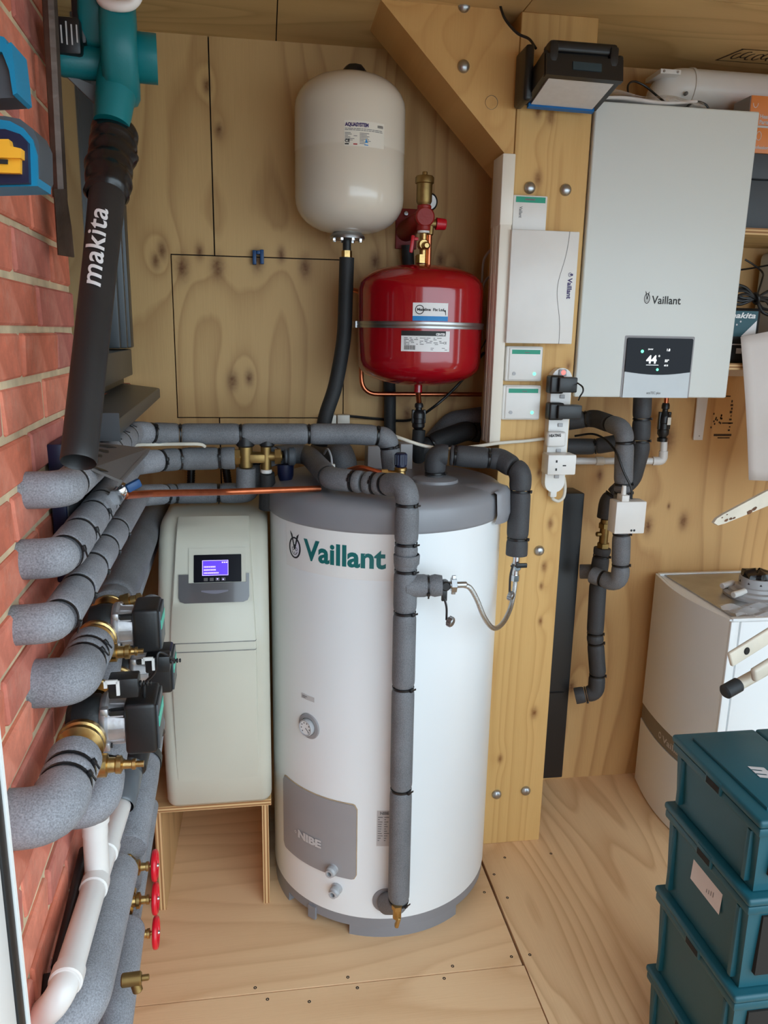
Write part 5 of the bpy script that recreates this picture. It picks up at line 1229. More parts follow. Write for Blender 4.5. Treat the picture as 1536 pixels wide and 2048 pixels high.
# safety group above the red vessel
sg = empty('safety_manifold', (0.432, 2.2, 1.8844), 'red cast bracket with brass air vent above the red vessel', 'manifold')
c = V((0.4281, 2.16, 1.8853))
G().bounds(V((0.3887, 2.385, 1.8265)), V((0.4523, 2.385, 1.9401))+V(0,.013,0), bev=.002).build('wall_plate', M['red_cast'], sg)
g = G(); g.rcyl(c-V(0,.02,0), c+V(0,.02,0), .026, .004, 28); g.rcyl(c-V(0,0,.035), c+V(0,0,.032), .019, .003, 20); g.tube([V((0.4193, 2.385, 1.8771)), c+V(-.012,.02,-.005), c], [.030,.022,.018], 18)
g.build('cast_arm', M['red_cast'], sg)
g = G()
for dx, dz in ((-.012,.06),(-.005,.0)):
    pass
p = V((0.4171, 2.38, 1.9255)); g.lathe([(0,0),(.007,0),(.006,.004),(0,.005)], p, (0,-1,0), 8); g.build('plate_screw', M['zinc'], sg)
v0 = c+V(-.001,0,.034)
G().lathe([(.012,-.006),(.014,-.006),(.018,0),(.021,.006),(.021,.05),(.025,.052),(.025,.066),(.022,.070),(.007,.071),(.007,.079),(.006,.081),(0,.081)], v0, UP, 28).build('air_vent', M['brass_old'], sg)
G().lathe([(0,-.003),(.0165,-.003),(.0165,.003),(0,.003)], c+V(0,0,.035), UP, 20).build('white_washer', M['white'], sg)
G().lathe([(0,-.003),(.0165,-.003),(.0165,.003),(0,.003)], c-V(0,0,.037), UP, 20).build('white_washer', M['white'], sg)
g = G(); a = V((0.4478, 2.16, 1.8708)); g.rcyl(a-V(.012,0,0), a+V(.014,0,0), .0115, .002, 16); g.rcyl(a-V(.002,0,.03), a, .009, .002, 14); g.build('relief_body', M['brass_old'], sg)
G().lathe([(0,0),(.016,0),(.0145,.024),(.013,.027),(0,.027)], a+V(.014,0,0), (1,0,-.05), 20).build('red_knob', M['red_plastic'], sg)
g = G(); q = c-V(0,0,.04); g.rcyl(q-V(0,0,.075), q, .0105, .002, 14); g.rcyl(q-V(0,.012,.03), q-V(0,-.012,.03), .015, .003, 16); g.hexnut(q-V(.004,0,.078), q-V(.004,0,.056), .0145); g.lathe([(0,0),(.0105,0),(.0105,.012),(.006,.016),(0,.016)], q-V(-.003,.012,.034), (.1,-1,0), 16)
g.build('valve_body', M['brass'], sg)
g = G(); g.tube([a-V(.004,0,.03), a-V(.004,0,.115)], .0075, 12); g.build('copper_stub', M['copper'], sg)
g = G(); p = V((0.3943, 2.145, 1.8148)); g.box(p, (.010,.007,.046), rot=(.12,'Y'), bev=.003); g.box(p+V(.010,.004,.014), (.016,.005,.008), bev=.002); g.build('red_lever', M['red_plastic'], sg)
t = empty('pressure_gauge', (0.4687, 2.24, 1.924), 'small round gauge peeping out behind the brass air vent', 'gauge')
G().lathe([(0,0),(.023,0),(.024,.003),(.024,.012),(.022,.014),(.020,.012),(0,.012)], V((0.452, 2.23, 1.9362)), (.25,-1,-.1), 26).build('gauge_case', M['black'], t)
G().lathe([(0,0),(.019,0)], V((0.452, 2.23, 1.9362))+V(.25,-1,-.1).normalized()*.0135, (.25,-1,-.1), 26).build('gauge_dial', M['print_white'], t)
t = empty('manifold_pipe', (0.4108, 2.3, 1.7873), 'black lagged pipe behind the red vessel, seen above and below it', 'pipe')
G().tube(smooth_pts([(0.4213, 2.365, 1.8356), (0.4281, 2.38, 1.6788), (0.3818, 2.38, 1.4693), (0.3774, 2.36, 1.379), (0.3754, 2.33, 1.2436)], 8), .0185, 20).build('foam_sleeve', M['rubber'], t)
# copper pipework round the red vessel
t = empty('copper_pipe', (0.3369, 2.3, 1.4137), 'thin copper pipe curving round below the red vessel to the trunking', 'pipe')
G().tube(fillet([(0.2591, 2.33, 1.7011), (0.2774, 2.31, 1.6936), (0.2812, 2.3, 1.4014), (0.7345, 2.33, 1.4007)], [.02,.02,.05,.02]), .0068, 14).build('pipe_body', M['copper'], t)
G().tube([(0.2793, 2.3095, 1.6557), (0.2799, 2.3075, 1.5874)], .0085, 12).build('black_sleeve', M['rubber'], t)
t = empty('copper_drop', (0.4359, 2.2, 1.4218), 'short vertical copper pipe under the red vessel', 'pipe')
G().tube([(RX,RY,zr0-.018), (0.4369, 2.2, 1.386)], .0075, 14).build('pipe_body', M['copper'], t)
def trap(root, top, L, m_):
    g = G(); k = L/.11
    g.lathe([(0,0),(.010,0),(.0125,-.006*k),(.0125,-.016*k),(.009,-.018*k),(.009,-.024*k),(.017,-.034*k),(.0185,-.040*k),(.0185,-.056*k),(.0165,-.058*k),(.0165,-.074*k),(.0185,-.076*k),(.0185,-.088*k),(.012,-.098*k),(.0165,-.100*k),(.0165,-.110*k),(0,-.110*k)], top, UP, 22)
    for s_ in (-1, 1): g.box(V(top)+V(.0165*s_,0,-.05*k), (.008,.012,.05*k), bev=.002)
    return g.build('trap_body', m_, root)
t = empty('drain_trap', (0.4384, 2.2, 1.3354), 'black waterless trap hanging under the red vessel', 'trap')
trap(t, (0.437, 2.2, 1.3845), .085, M['black'])
G().tube(smooth_pts([(0.4393, 2.2, 1.3062), (0.4376, 2.2, 1.2621), (0.4459, 2.22, 1.2143)]), .019, 16).build('rubber_sleeve', M['rubber'], t)
# wires behind the vessels
t = empty('black_cable', (0.5181, 2.35, 1.3498), 'black cable sagging across the plywood from junction box to trunking', 'cable')
G().tube(smooth_pts([(0.2486, 2.37, 1.3283), (0.3513, 2.388, 1.3173), (0.4418, 2.36, 1.3175), (0.5066, 2.3, 1.3669), (0.5817, 2.3, 1.4381), (0.6353, 2.24, 1.5297)]), .0042, 8).build('cable_body', M['cable_black'], t)
t = empty('black_cable', (0.6267, 2.3, 1.476), 'thin black wire dropping beside the red vessel near the trunking', 'cable')
G().tube(smooth_pts([(0.6338, 2.22, 1.5658), (0.6408, 2.33, 1.5169), (0.6325, 2.34, 1.4817), (0.6301, 2.34, 1.4665)]), .0022, 8).build('cable_body', M['cable_black'], t)
t = empty('grey_cable', (0.6279, 2.25, 1.7347), 'grey cable looping out left of the trunking beside the red vessel', 'cable')
G().tube(smooth_pts([(0.6342, 2.2, 1.8194), (0.6224, 2.24, 1.7889), (0.625, 2.26, 1.7283)]), .0035, 8).build('cable_body', M['grey_plastic'], t)
G().tube(smooth_pts([(0.6379, 2.2, 1.7482), (0.6257, 2.24, 1.723), (0.6258, 2.26, 1.651), (0.6315, 2.26, 1.5653)]), .0035, 8).build('cable_loop', M['grey_plastic'], t)
t = empty('junction_plate', (0.2129, 2.385, 1.3173), 'small white twin plate on plywood above the topmost lagged pipe', 'outlet')
G().bounds(V((0.1738, 2.36, 1.2985)), V((0.2121, 2.36, 1.3323))+V(0,.036,0), bev=.003).build('module', M['offwhite'], t)
G().bounds(V((0.2154, 2.36, 1.2986)), V((0.2537, 2.36, 1.3325))+V(0,.036,0), bev=.003).build('module', M['offwhite'], t)
t = empty('blue_clip', (-0.0176, 2.39, 1.7883), 'small dark blue peg clipped in the top joint of the access panel', 'clip')
for x in (509, 524):
    c = V((-0.0276, 2.388, 1.7878)) if x == 509 else V((-0.006, 2.388, 1.7899))
    G().box(c, (.011,.020,.040), bev=.002).build('clip_leg', M['blue_dark'], t)
G().box(V((-0.0158, 2.388, 1.8021)), (.012,.018,.010), bev=.002).build('clip_bar', M['blue_dark'], t)
# dark pipes crossing behind the cylinder top
t = empty('insulated_pipe', (0.5562, 2.3, 1.2938), 'dull blue grey lagged pipe low behind the cylinder, left of trunking', 'pipe')
pipe_run(t, [(0.5206, 2.36, 1.2468), (0.5754, 2.35, 1.3111), (0.7381, 2.33, 1.3371)], .036, .05, [], M['foam_mid'], M['tie'])
t = empty('insulated_pipe', (0.5332, 2.2, 1.2767), 'dark lagged pipe curving behind cylinder outlet towards the post', 'pipe')
pipe_run(t, [(0.4332, 2.22, 1.2369), (0.5122, 2.24, 1.2712), (0.5932, 2.26, 1.2957), (0.6978, 2.32, 1.2788), (0.7489, 2.35, 1.2557)], .030, .05, [(0.4829, 2.23, 1.2607), (0.6215, 2.26, 1.2896)], M['rubber'], M['tie'])

# trunking on the post's left face
tk = empty('cable_trunking', (0.6406, 2.1, 1.6736), 'white plastic trunking running up the left side of the post', 'trunking')
tz1 = V((0.6207, 2.035, 2.0268)).z; tz0 = V((0.6277, 2.035, 1.2881)).z
G().bounds((.603,2.032,tz0),(.634,2.115,tz1), bev=.0025).build('trunking_body', M['trunk'], tk)
for y in (2.055,2.068,2.09): G().bounds((.6018,y,tz0+.003),(.604,y+.0025,tz1-.003)).build('trunking_rib', M['trunk'], tk)
G().bounds((.6015,2.0315,tz1-.17),(.6355,2.116,tz1+.002), bev=.003).build('trunking_cap', M['trunk'], tk)
# white flex to the extension lead
t = empty('white_flex', (0.4852, 2, 1.2908), 'white flex sagging from the lagged pipe across trunking to the extension lead', 'cable')
G().tube(smooth_pts([(0.3281, 2.04, 1.3153), (0.3487, 2, 1.3098), (0.4149, 1.99, 1.2897), (0.4832, 1.99, 1.2815), (0.5545, 2, 1.2865), (0.6316, 2.025, 1.2923), (0.7112, 2.05, 1.2942), (0.7825, 2.055, 1.3018)], 10), .0047, 10).build('flex_body', M['cable_white'], t)
t = empty('white_flex', (-0.2535, 1.98, 1.2957), 'thin white flex running under the topmost lagged pipe on the left', 'cable')
G().tube(smooth_pts([(-0.3268, 1.75, 1.3068), (-0.319, 1.88, 1.3079), (-0.275, 1.96, 1.2999), (-0.1908, 1.965, 1.3002), (-0.1643, 1.97, 1.2981), (-0.1555, 1.98, 1.2916)], 8), .0042, 8).build('flex_body', M['cable_white'], t)

# ================================================================== RIGHT
# ---- wall boiler
bo = empty('wall_boiler', (1.035,2.15,1.424), 'white wall hung boiler with black lit display, right of the post', 'boiler')
bx0, bx1, bz0, bz1, by = .850, 1.310, 1.416, 2.172, 2.060
G().bounds((bx0,by+.03,bz0),(bx1,2.385,bz1), bev=.004).build('casing_body', M['boiler'], bo)
G().bounds((bx0,by,bz0),(bx1,by+.029,bz1), bev=.005, seg=3).build('front_cover', M['boiler'], bo)
fm = plane_map((bx0,by,bz0), (1,0,0), (0,0,1))
d0 = V((0.9907, 2.06, 1.5791)); d1 = V((1.1864, 2.06, 1.4857)); d2 = V((0.9926, 2.06, 1.4183)); d3 = V((1.1849, 2.06, 1.4196))
ux0, ux1 = d0.x-bx0, d1.x-bx0; vz1 = d0.z-bz0+.001; vzm = d1.z-bz0-.004
plate('panel_recess', rrect(ux0-.006, -.0005, ux1+.006, vz1+.006, .004), .0012, M['panel_grey'], bo, 0, fm, -.002)
plate('silver_flap', [(ux0,.0),(ux1,.0),(ux1,vzm+.012),(ux0,vzm+.012)], .0042, mat('silver_plastic', srgb(196,204,208), .35, noise=(20,.02)), bo, .001, fm, -.002)
arc = [(ux0+(ux1-ux0)*k/12, vzm+.006-.008*sin(pi*k/12)) for k in range(13)]
dsp = plate('display_panel', arc+[(ux1,vz1-.003),(ux1-.003,vz1),(ux0+.003,vz1),(ux0,vz1-.003)], .0052, M['scr_black'], bo, 0, fm, -.002)
UW = ux1-ux0
decal('display_digits', [shift(text2d('44', .030, bold=.0010), ux0+UW*.31, vzm+.030), ring2d(ux0+UW*.31+.037, vzm+.050, .0025, .0025, .0010, 10)], fm, M['scr_white'], dsp, h=.0058)
decal('display_text', [shift(text2d('DHW', .006), ux0+UW*.32, vzm+.066), shift(text2d('1.8', .009, bold=.0003), ux0+UW*.60, vzm+.064), shift(text2d('55°', .009, bold=.0003), ux0+UW*.59, vzm+.034), shift(text2d('60.0', .007), ux0+UW*.585, vzm+.022), rect2d(ux0+UW*.31, vzm+.0245, ux0+UW*.5, vzm+.0255)], fm, M['scr_white'], dsp, h=.0058)
decal('status_light', [ring2d(ux0+UW*.235, vzm+.062, .0045, .0045, .0044, 14)], fm, M['led_green'], dsp, h=.0058)
decal('status_light', [ring2d(ux0+UW*.49, vzm+.0125, .0038, .0038, .0037, 12)], fm, M['led_green'], dsp, h=.0058)
decal('flap_lettering', [shift(text2d('ecoTEC plus', .010, bold=.0001, width=.042), ux0+UW*.36, .010)], fm, M['print_grey'], bo, h=.0048)
t0 = V((1.0531, 2.06, 1.6756)); t1 = V((1.1391, 2.06, 1.6737))
decal('brand_lettering', [shift(text2d('Vaillant', .030, bold=.0004, width=t1.x-t0.x), t0.x-bx0, t0.z-bz0-.003)], fm, M['print_black'], bo, h=.0006, label='black lettering')
e0 = V((1.0388, 2.06, 1.6859)); decal('emblem', hare(e0.x-bx0, e0.z-bz0, .50), fm, M['print_black'], bo, h=.0006, label='small black hare head emblem')
G().rcyl((1.13,2.26,bz1-.002),(1.13,2.26,bz1+.006),.06).build('flue_socket', M['white'], bo)

# flue elbow and duct along the ceiling corner
fu = empty('flue_duct', (1.3,2.25,2.2), 'white flue duct running right above the boiler under the ceiling', 'flue')
fz = V((1.267, 2.25, 2.2762)).z
G().tube(fillet([(1.13,2.26,bz1-.01), (1.13,2.26,fz-.0), (2.55,2.26,fz-.0)], .07), .050, 32).build('duct_pipe', M['white'], fu)
G().lathe([(.0505,-.004),(.053,-.004),(.053,.004),(.0505,.004)], (1.205,2.26,fz), (1,0,0), 32).build('clamp_band', M['white'], fu)
q = V((1.1129, 2.19, 2.2941)); G().bounds((q.x-.030,2.19,q.z-.006),(q.x+.030,2.28,q.z+.006), bev=.001).build('clip_bracket', M['white'], fu)
for s_ in (-1,1): G().rcyl((q.x+.02*s_,2.188,q.z),(q.x+.02*s_,2.192,q.z),.0035,.0005,10).build('bracket_screw', M['zinc'], fu)
G().rcyl(V((1.1741, 2.205, 2.248)), V((1.1741, 2.205, 2.248))+V(0,.012,0), .005).build('test_plug', M['print_grey'], fu)
t = empty('black_cable', (0.9846, 2.1, 2.2214), 'thin black cable looping over the boiler top by the flue', 'cable')
G().tube(smooth_pts([(0.9478, 2.08, 2.184), (0.951, 2.1, 2.223), (0.9758, 2.12, 2.2409), (1.0125, 2.13, 2.2351), (1.041, 2.12, 2.2122), (1.0585, 2.1, 2.1897)]), .0028, 8).build('cable_body', M['cable_black'], t)
t = empty('black_cable', (1.1512, 2.1, 2.1914), 'short black cable hump on boiler top left of the orange cartons', 'cable')
G().tube(smooth_pts([(1.1089, 2.08, 2.1741), (1.1244, 2.08, 2.1871), (1.1439, 2.08, 2.1906), (1.1646, 2.08, 2.1846), (1.1747, 2.08, 2.173)]), .003, 8).build('cable_body', M['cable_black'], t)
t = empty('document_sleeve', (.95,2.1,bz1), 'papers in a crumpled clear sleeve lying on the boiler top', 'papers')
rs = random.Random(4)
g = G()
def sheetf(u, v): return (.86+.27*u+.004*sin(v*5), 2.062+.20*v, bz1+.010+.018*v*(1-u*.6)+.004*sin(u*7+v*3)+(.006*u if v < .2 else 0))
g.grid(sheetf, 20, 10); o = g.build('paper_stack', M['paper'], t, smooth=60)
md = o.modifiers.new('s', 'SOLIDIFY'); md.thickness = .006
g = G()
def filmf(u, v): return (.85+.30*u, 2.050+.21*v, bz1+.020+.016*v+.006*sin(u*11+v*4)*(1-v*.5)-(.016 if v < .08 and u > .6 else 0))
g.grid(filmf, 24, 10); g.build('clear_sleeve', M['film'], t, smooth=70)

# ---- work light on the post
wk = empty('work_light', (0.7389, 1.98, 2.1955), 'black and blue work light with pale square lens high on the post', 'work light')
# lens faces down and outwards
u = V(.161,.0,-.0029).normalized(); 
tl = V((0.6657, 1.905, 2.1694)); bl = V((0.665, 2.025, 2.1449))
v = (bl-tl); v = v-u*v.dot(u); hv = v.length; v.normalize(); n_ = v.cross(u); 
if n_.z > 0: n_ = -n_
lm = lambda x, y, h=0.0: tl+u*x+v*y+n_*h
def slab(name, x0, y0, x1, y1, h0, h1, m_, bev=.003, pts=None):
    g = G(); p = pts or [(x0,y0),(x1,y0),(x1,y1),(x0,y1)]
    g.prism([lm(x,y,h0) for x, y in p], lm(0,0,h1)-lm(0,0,h0))
    if bev: g.bevel(bev, 2)
    return g.build(name, m_, wk)
slab('housing', -.016, -.012, .177, hv+.014, -.055, -.002, M['black'], .006)
slab('lens', 0, 0, .161, hv, -.004, .0015, M['lens'], .001)
slab('blue_lip', -.006, hv+.001, .167, hv+.014, -.012, .006, mat('blue_trim', srgb(20,104,170), .4, noise=(10,.05)), .003)
slab('top_rail', -.014, -.020, .175, -.004, -.045, .004, M['black'], .004)
g = G(); hz_ = tl.z+.052
for x in (.004, .152):
    a = lm(x, -.01, -.03); g.box(a+V(0,.015,.016), (.022,.05,.055), bev=.006)
a = lm(.078, -.01, -.03)+V(0,.012,.036); g.box(a, (.168,.034,.026), bev=.008, seg=3); g.build('carry_handle', M['black'], wk)
slab('switch_strip', .050, -.0225, .120, -.018, -.030, -.012, mat('rubber_switch', srgb(44,66,76), .4, noise=(30,.1)), .001)
a = V((0.6417, 2.02, 2.201)); G().box(a, (.022,.085,.125), bev=.008, seg=3).build('side_cheek', M['black'], wk)
b_ = V((0.8638, 1.99, 2.2229)); G().box(b_, (.018,.06,.05), bev=.007, seg=3).build('side_cheek', M['black'], wk)
G().bounds((tl.x-.01,1.96,tl.z+.004),(tl.x+.15,2.068,tl.z+.052), bev=.006).build('battery_back', M['black'], wk)
t = empty('black_cable', (0.6195, 2, 2.287), 'black lead from dark gap above the brace down to the work light', 'cable')
G().tube(smooth_pts([(0.5818, 2.055, 2.3687), (0.5933, 2.045, 2.3353), (0.6209, 2.03, 2.3014), (0.649, 2.02, 2.2869), (0.6616, 2, 2.2604)]), .0032, 8).build('cable_body', M['cable_black'], t)

# ---- controls on the post
yp = 2.07
ca = empty('control_box', (0.6879, 2.06, 1.8945), 'slim white control box with green label, partly behind the big white cover', 'controller', 'white control boxes on the post')
a = V((0.6399, 2.045, 1.9342)); b = V((0.7314, 2.045, 1.8385)); pm = plane_map((0,2.045,0), (1,0,0), (0,0,1))
G().bounds((a.x,2.045,b.z),(b.x,2.0695,a.z), bev=.003).build('box_body', M['white'], ca)
decal('green_label', [rect2d(a.x+.006, a.z-.018, b.x-.006, a.z-.004)], pm, M['green_label'], ca, h=.0008)
decal('label_print', [rect2d(a.x+.03, a.z-.0125, b.x-.034, a.z-.0085)], pm, M['print_grey'], ca, h=.0012)
decal('brand_lettering', [shift(text2d('Vaillant', .012, bold=.0002, width=.028), V((0.6591, 2.045, 1.9059)).x-.003, a.z-.028, rot=-pi/2)], pm, M['print_grey'], ca, h=.0008)
cb = empty('wiring_cover', (0.734, 2.05, 1.7063), 'big white rectangular cover with curved line on the post', 'wiring centre')
c0 = V((0.629, 2.02, 1.8466)); c1_ = V((0.8123, 2.02, 1.8534)); c2_ = V((0.6346, 2.02, 1.5603)); c3_ = V((0.8188, 2.02, 1.5607))
cx0 = (c0.x+c2_.x)/2; cx1 = (c1_.x+c3_.x)/2; cz1 = c0.z; cz0 = c2_.z
G().bounds((cx0,2.02,cz0),(cx1,2.0695,cz1), bev=.0025).build('cover_body', M['white'], cb)
pm2 = plane_map((cx0,2.02,cz0), (1,0,0), (0,0,1)); Wd = cx1-cx0; Hh = cz1-cz0
cur = []
for k in range(31):
    f = k/30; x = Wd*(.80-.105*math.exp(-((f-.50)/.24)**2)+.05*f); cur.append((x, Hh*f))
vs = []; fs = []
for k, (x, y) in enumerate(cur): vs += [(x-.0006,y),(x+.0006,y)]
for k in range(30): fs.append((2*k,2*k+1,2*k+3,2*k+2))
decal('curved_line', [(vs,fs)], pm2, M['print_grey'], cb, h=.0005)
vx = V((0.7976, 2.02, 1.7432)).x-cx0; vy0 = V((0.7986, 2.02, 1.7306)).z-cz0; vy1 = V((0.7999, 2.02, 1.6771)).z-cz0
decal('brand_lettering', [shift(text2d('Vaillant', .017, bold=.0006, width=vy0-vy1), vx-.006, vy0, rot=-pi/2), ring2d(vx-.001, vy0+.008, .005, .0055, .0013, 14), poly2d([(vx-.002,vy0+.007),(vx+.007,vy0+.005),(vx+.007,vy0+.011),(vx-.002,vy0+.009)])], pm2, M['print_violet'], cb, h=.0006)
for i, (lab, p0, p1) in enumerate((('upper white receiver with green tape and lit green lamp', (1013,692), (1083,762)), ('lower white receiver with green tape and lit green lamp', (1007,770), (1079,839)))):
    rc = empty('heating_receiver', (0.6971, 2.06, 1.5059) if i == 0 else (0.6979, 2.06, 1.3999), lab+', on the post', 'controller', 'pair of receivers on the post')
    a = V((0.6416, 2.045, 1.5521)) if i == 0 else V((0.6376, 2.045, 1.4483)); b = V((0.7462, 2.045, 1.4587)) if i == 0 else V((0.7476, 2.045, 1.3533))
    g = G(); g.bounds((a.x,2.045,b.z),(b.x,2.0695,a.z), bev=.005, seg=3); g.build('receiver_body', M['white'], rc)
    g = G(); g.bounds((a.x+.008,2.0425,b.z+.003),(b.x-.002,2.048,a.z-.003), bev=.004, seg=3); rf_ = g.build('receiver_face', M['white'], rc)
    pm3 = plane_map((a.x+.008,2.0425,b.z+.003), (1,0,0), (0,0,1)); w3 = b.x-a.x-.010; h3 = a.z-b.z-.006
    decal('green_tape', [rect2d(w3*.08, h3*.80, w3*.92, h3*.93)], pm3, M['green_label'], rf_, h=.0006, label='green tape')
    decal('tape_print', [rect2d(w3*.46, h3*.84, w3*.60, h3*.865)], pm3, M['print_grey'], rf_, h=.001)
    decal('indicator', [ring2d(w3*.78, h3*.20, .0045, .0045, .0044, 12)], pm3, M['led_green'], rf_, h=.0008, label='lit green lamp')
    G().lathe([(.0035,0),(.0048,.0005),(.0048,.002),(0,.0022)], pm3(w3*.17, h3*.20), (0,-1,0), 14).build('push_button', M['grey_plastic'], rc)

# ---- extension lead with plugs
xl_ = empty('extension_lead', (0.8038, 2.05, 1.3249), 'white vertical extension lead block with glowing red switch on the post', 'extension lead')
e0 = V((0.8018, 2.04, 1.496)); e1 = V((0.8025, 2.04, 1.1486)); hw = .029
cxm = (e0.x+e1.x)/2
ev_ = (e0-e1).normalized(); eu = V(1,0,0); 
lean = e0.x-e1.x
lm2 = plane_map((e1.x,2.04,e1.z), (1,0,0), (lean,0,e0.z-e1.z)); EL = (e0-e1).length
pts = []
for k in range(13): a = pi*k/12; pts.append((hw*cos(a), EL-hw+hw*sin(a)))
for k in range(13): a = pi+pi*k/12; pts.append((hw*cos(a), hw+hw*sin(a)))
g = G(); g.prism([lm2(x, y, 0) for x, y in pts], (0,.0298,0)); g.bevel(.004, 3); g.build('block_body', M['white'], xl_)
def lead_y(p): return (V(p)-V(e1)).dot(ev_)
G().box(lm2(0, EL-.013, .002), (.022,.006,.018), bev=.002).build('neon_surround', M['grey_plastic'], xl_)
decal('neon_lamp', [ring2d(.001, EL-.012, .0065, .0065, .0064, 14)], lm2, M['led_red'], xl_, h=.0055)
for py in (793, 851, 903, 947):
    yy = {793: V((0.8076, 2.04, 1.4187)), 851: V((0.8033, 2.04, 1.3401)), 903: V((0.8041, 2.04, 1.2686)), 947: V((0.8021, 2.04, 1.1947))}[py]
    G().box(lm2(.004, lead_y(yy), .0015), (.014,.005,.010), bev=.0015).build('rocker_switch', M['grey_plastic'], xl_)
G().box(lm2(0, -.004, -.012), (.020,.022,.022), bev=.004).build('flex_grip', M['white'], xl_)
G().tube(smooth_pts([lm2(0,-.012,-.012), (0.8029, 2.045, 1.1286), (0.8197, 2.045, 1.1226), (0.8338, 2.045, 1.134), (0.8382, 2.05, 1.1606), (0.8371, 2.06, 1.1877)]), .0048, 10).build('flex_loop', M['cable_white'], xl_)
def adapter(lab, pa, pb, depth, name='power_adapter'):
    t = empty(name, tuple((V(pa)+V(pb))/2), lab, 'plug', 'plugs in the extension lead')
    return t
t = adapter('black power adapter with thin lead, uppermost plug in the extension lead', (0.7582, 2, 1.4762), (0.8324, 2, 1.4289), .05)
a = V((0.7553, 2, 1.4775)); b = V((0.7955, 2, 1.4286)); c = V((0.826, 1.985, 1.4314))
G().bounds((a.x,2.0,b.z),(b.x,2.037,a.z), bev=.006, seg=3).build('plug_base', M['black'], t)
G().bounds((a.x+.02,1.985,c.z+.002),(c.x,2.025,a.z-.004), bev=.003).build('adapter_body', M['black'], t)
G().tube(smooth_pts([V(c.x,2.0,(a.z+c.z)/2+.006), (0.8276, 1.98, 1.4569), (0.8296, 1.96, 1.4504), (0.8298, 1.955, 1.439), (0.8246, 1.96, 1.4254), (0.838, 2, 1.4128)]), .0022, 8).build('lead', M['cable_black'], t)
t = adapter('longer black power adapter, second plug down in the extension lead', (0.7577, 2, 1.4042), (0.851, 2, 1.3572), .05)
a = V((0.7577, 2, 1.4042)); b = V((0.8009, 2, 1.3571)); c = V((0.8445, 1.985, 1.3602))
G().bounds((a.x,2.0,b.z),(b.x,2.037,a.z), bev=.006, seg=3).build('plug_base', M['black'], t)
G().bounds((a.x+.02,1.985,c.z+.002),(c.x,2.025,a.z-.005), bev=.003).build('adapter_body', M['black'], t)
t = adapter('white plug with HEATING handwritten on it, third in the extension lead', (0.7814, 2, 1.3106), (0.7815, 2, 1.3092), .05)
a = V((0.7621, 2.012, 1.3242)); b = V((0.817, 2.012, 1.2826))
G().bounds((a.x,2.012,b.z),(b.x,2.037,a.z), bev=.007, seg=3).build('plug_body', M['white'], t)
decal('handwriting', [shift(text2d('HEATING', .0105, bold=.0005, width=.034), a.x+.004, a.z-.014, rot=.04)], plane_map((0,2.012,0),(1,0,0),(0,0,1)), M['print_black'], t, h=.0008)
t = adapter('white plug-through adapter with three slots, lowest in the extension lead', (0.7987, 2, 1.2316), (0.8002, 2, 1.2316), .05)
a = V((0.7577, 1.985, 1.2648)); b = V((0.8394, 1.985, 1.2087))
G().bounds((a.x,1.985,b.z),(b.x,2.037,a.z), bev=.004, seg=2).build('plug_body', M['white'], t)
pm4 = plane_map((a.x,1.985,b.z),(1,0,0),(0,0,1)); w4 = b.x-a.x; h4 = a.z-b.z
decal('socket_slots', [rect2d(w4*.27,h4*.62,w4*.33,h4*.74), rect2d(w4*.27,h4*.22,w4*.33,h4*.34), rect2d(w4*.52,h4*.44,w4*.64,h4*.50)], pm4, M['print_black'], t, h=.0006)

# ---- pipework under the boiler
t = empty('insulated_pipe', (1.0414, 2.1, 1.1859), 'grey lagged pipe bending out from behind the post and dropping to the white actuator', 'pipe')
pipe_run(t, [(0.8988, 2.36, 1.3057), (1.0195, 2.3, 1.3317), (1.0382, 2.12, 1.3192), (1.0466, 2.12, 1.1822), (1.0677, 2.12, 0.838), (1.0123, 2.2, 0.8463)], .0275, [.03,.04,.045,.05,.04,.03],
  [(0.9975, 2.31, 1.3274), (1.0307, 2.2, 1.3275), (1.0452, 2.12, 1.2794), (1.0491, 2.12, 1.1549), (1.05, 2.12, 1.129), (1.0557, 2.12, 1.0006), (1.0617, 2.12, 0.9025), (1.0323, 2.17, 0.8471)],
  M['foam_mid'], M['tie'], mats=[M['foam_dark']]*2+[M['foam_mid']]*7, head=(.9,-.4,0))  # dark foam behind the post, lighter in front: light put into the colour
t = empty('insulated_pipe', (1.1161, 2.2, 1.2448), 'dark lagged pipe dropping from the boiler bottom then slanting left to a brass valve', 'pipe')
pipe_run(t, [(V((1.1236, 2.2, 1.3973)).x,2.20,1.424), (1.1341, 2.2, 1.2448), (1.1321, 2.23, 1.1485), (1.0662, 2.25, 1.0777), (1.063, 2.25, 1.019)], .0275, [.03,.05,.05,.05,.03],
  [(1.1246, 2.2, 1.3399), (1.1264, 2.2, 1.2726), (1.0748, 2.25, 1.0938)], M['foam_dark'], M['tie'], head=(.9,-.4,0))
g = G(); p = V((1.0626, 2.25, 0.9663)); g.rcyl(p-V(0,0,.05), p+V(0,0,.05), .014, .002, 16); g.hexnut(p+V(0,0,.02), p+V(0,0,.036), .020); g.hexnut(p-V(0,0,.045), p-V(0,0,.03), .020); g.rcyl(p-V(.026,.0,0), p, .008, .002, 12)
g.build('isolating_valve', M['brass_old'], t)
t = empty('insulated_pipe', (1.0673, 2.25, 0.6562), 'black lagged pipe falling from the brass valve and bending left into the tall black box', 'pipe')
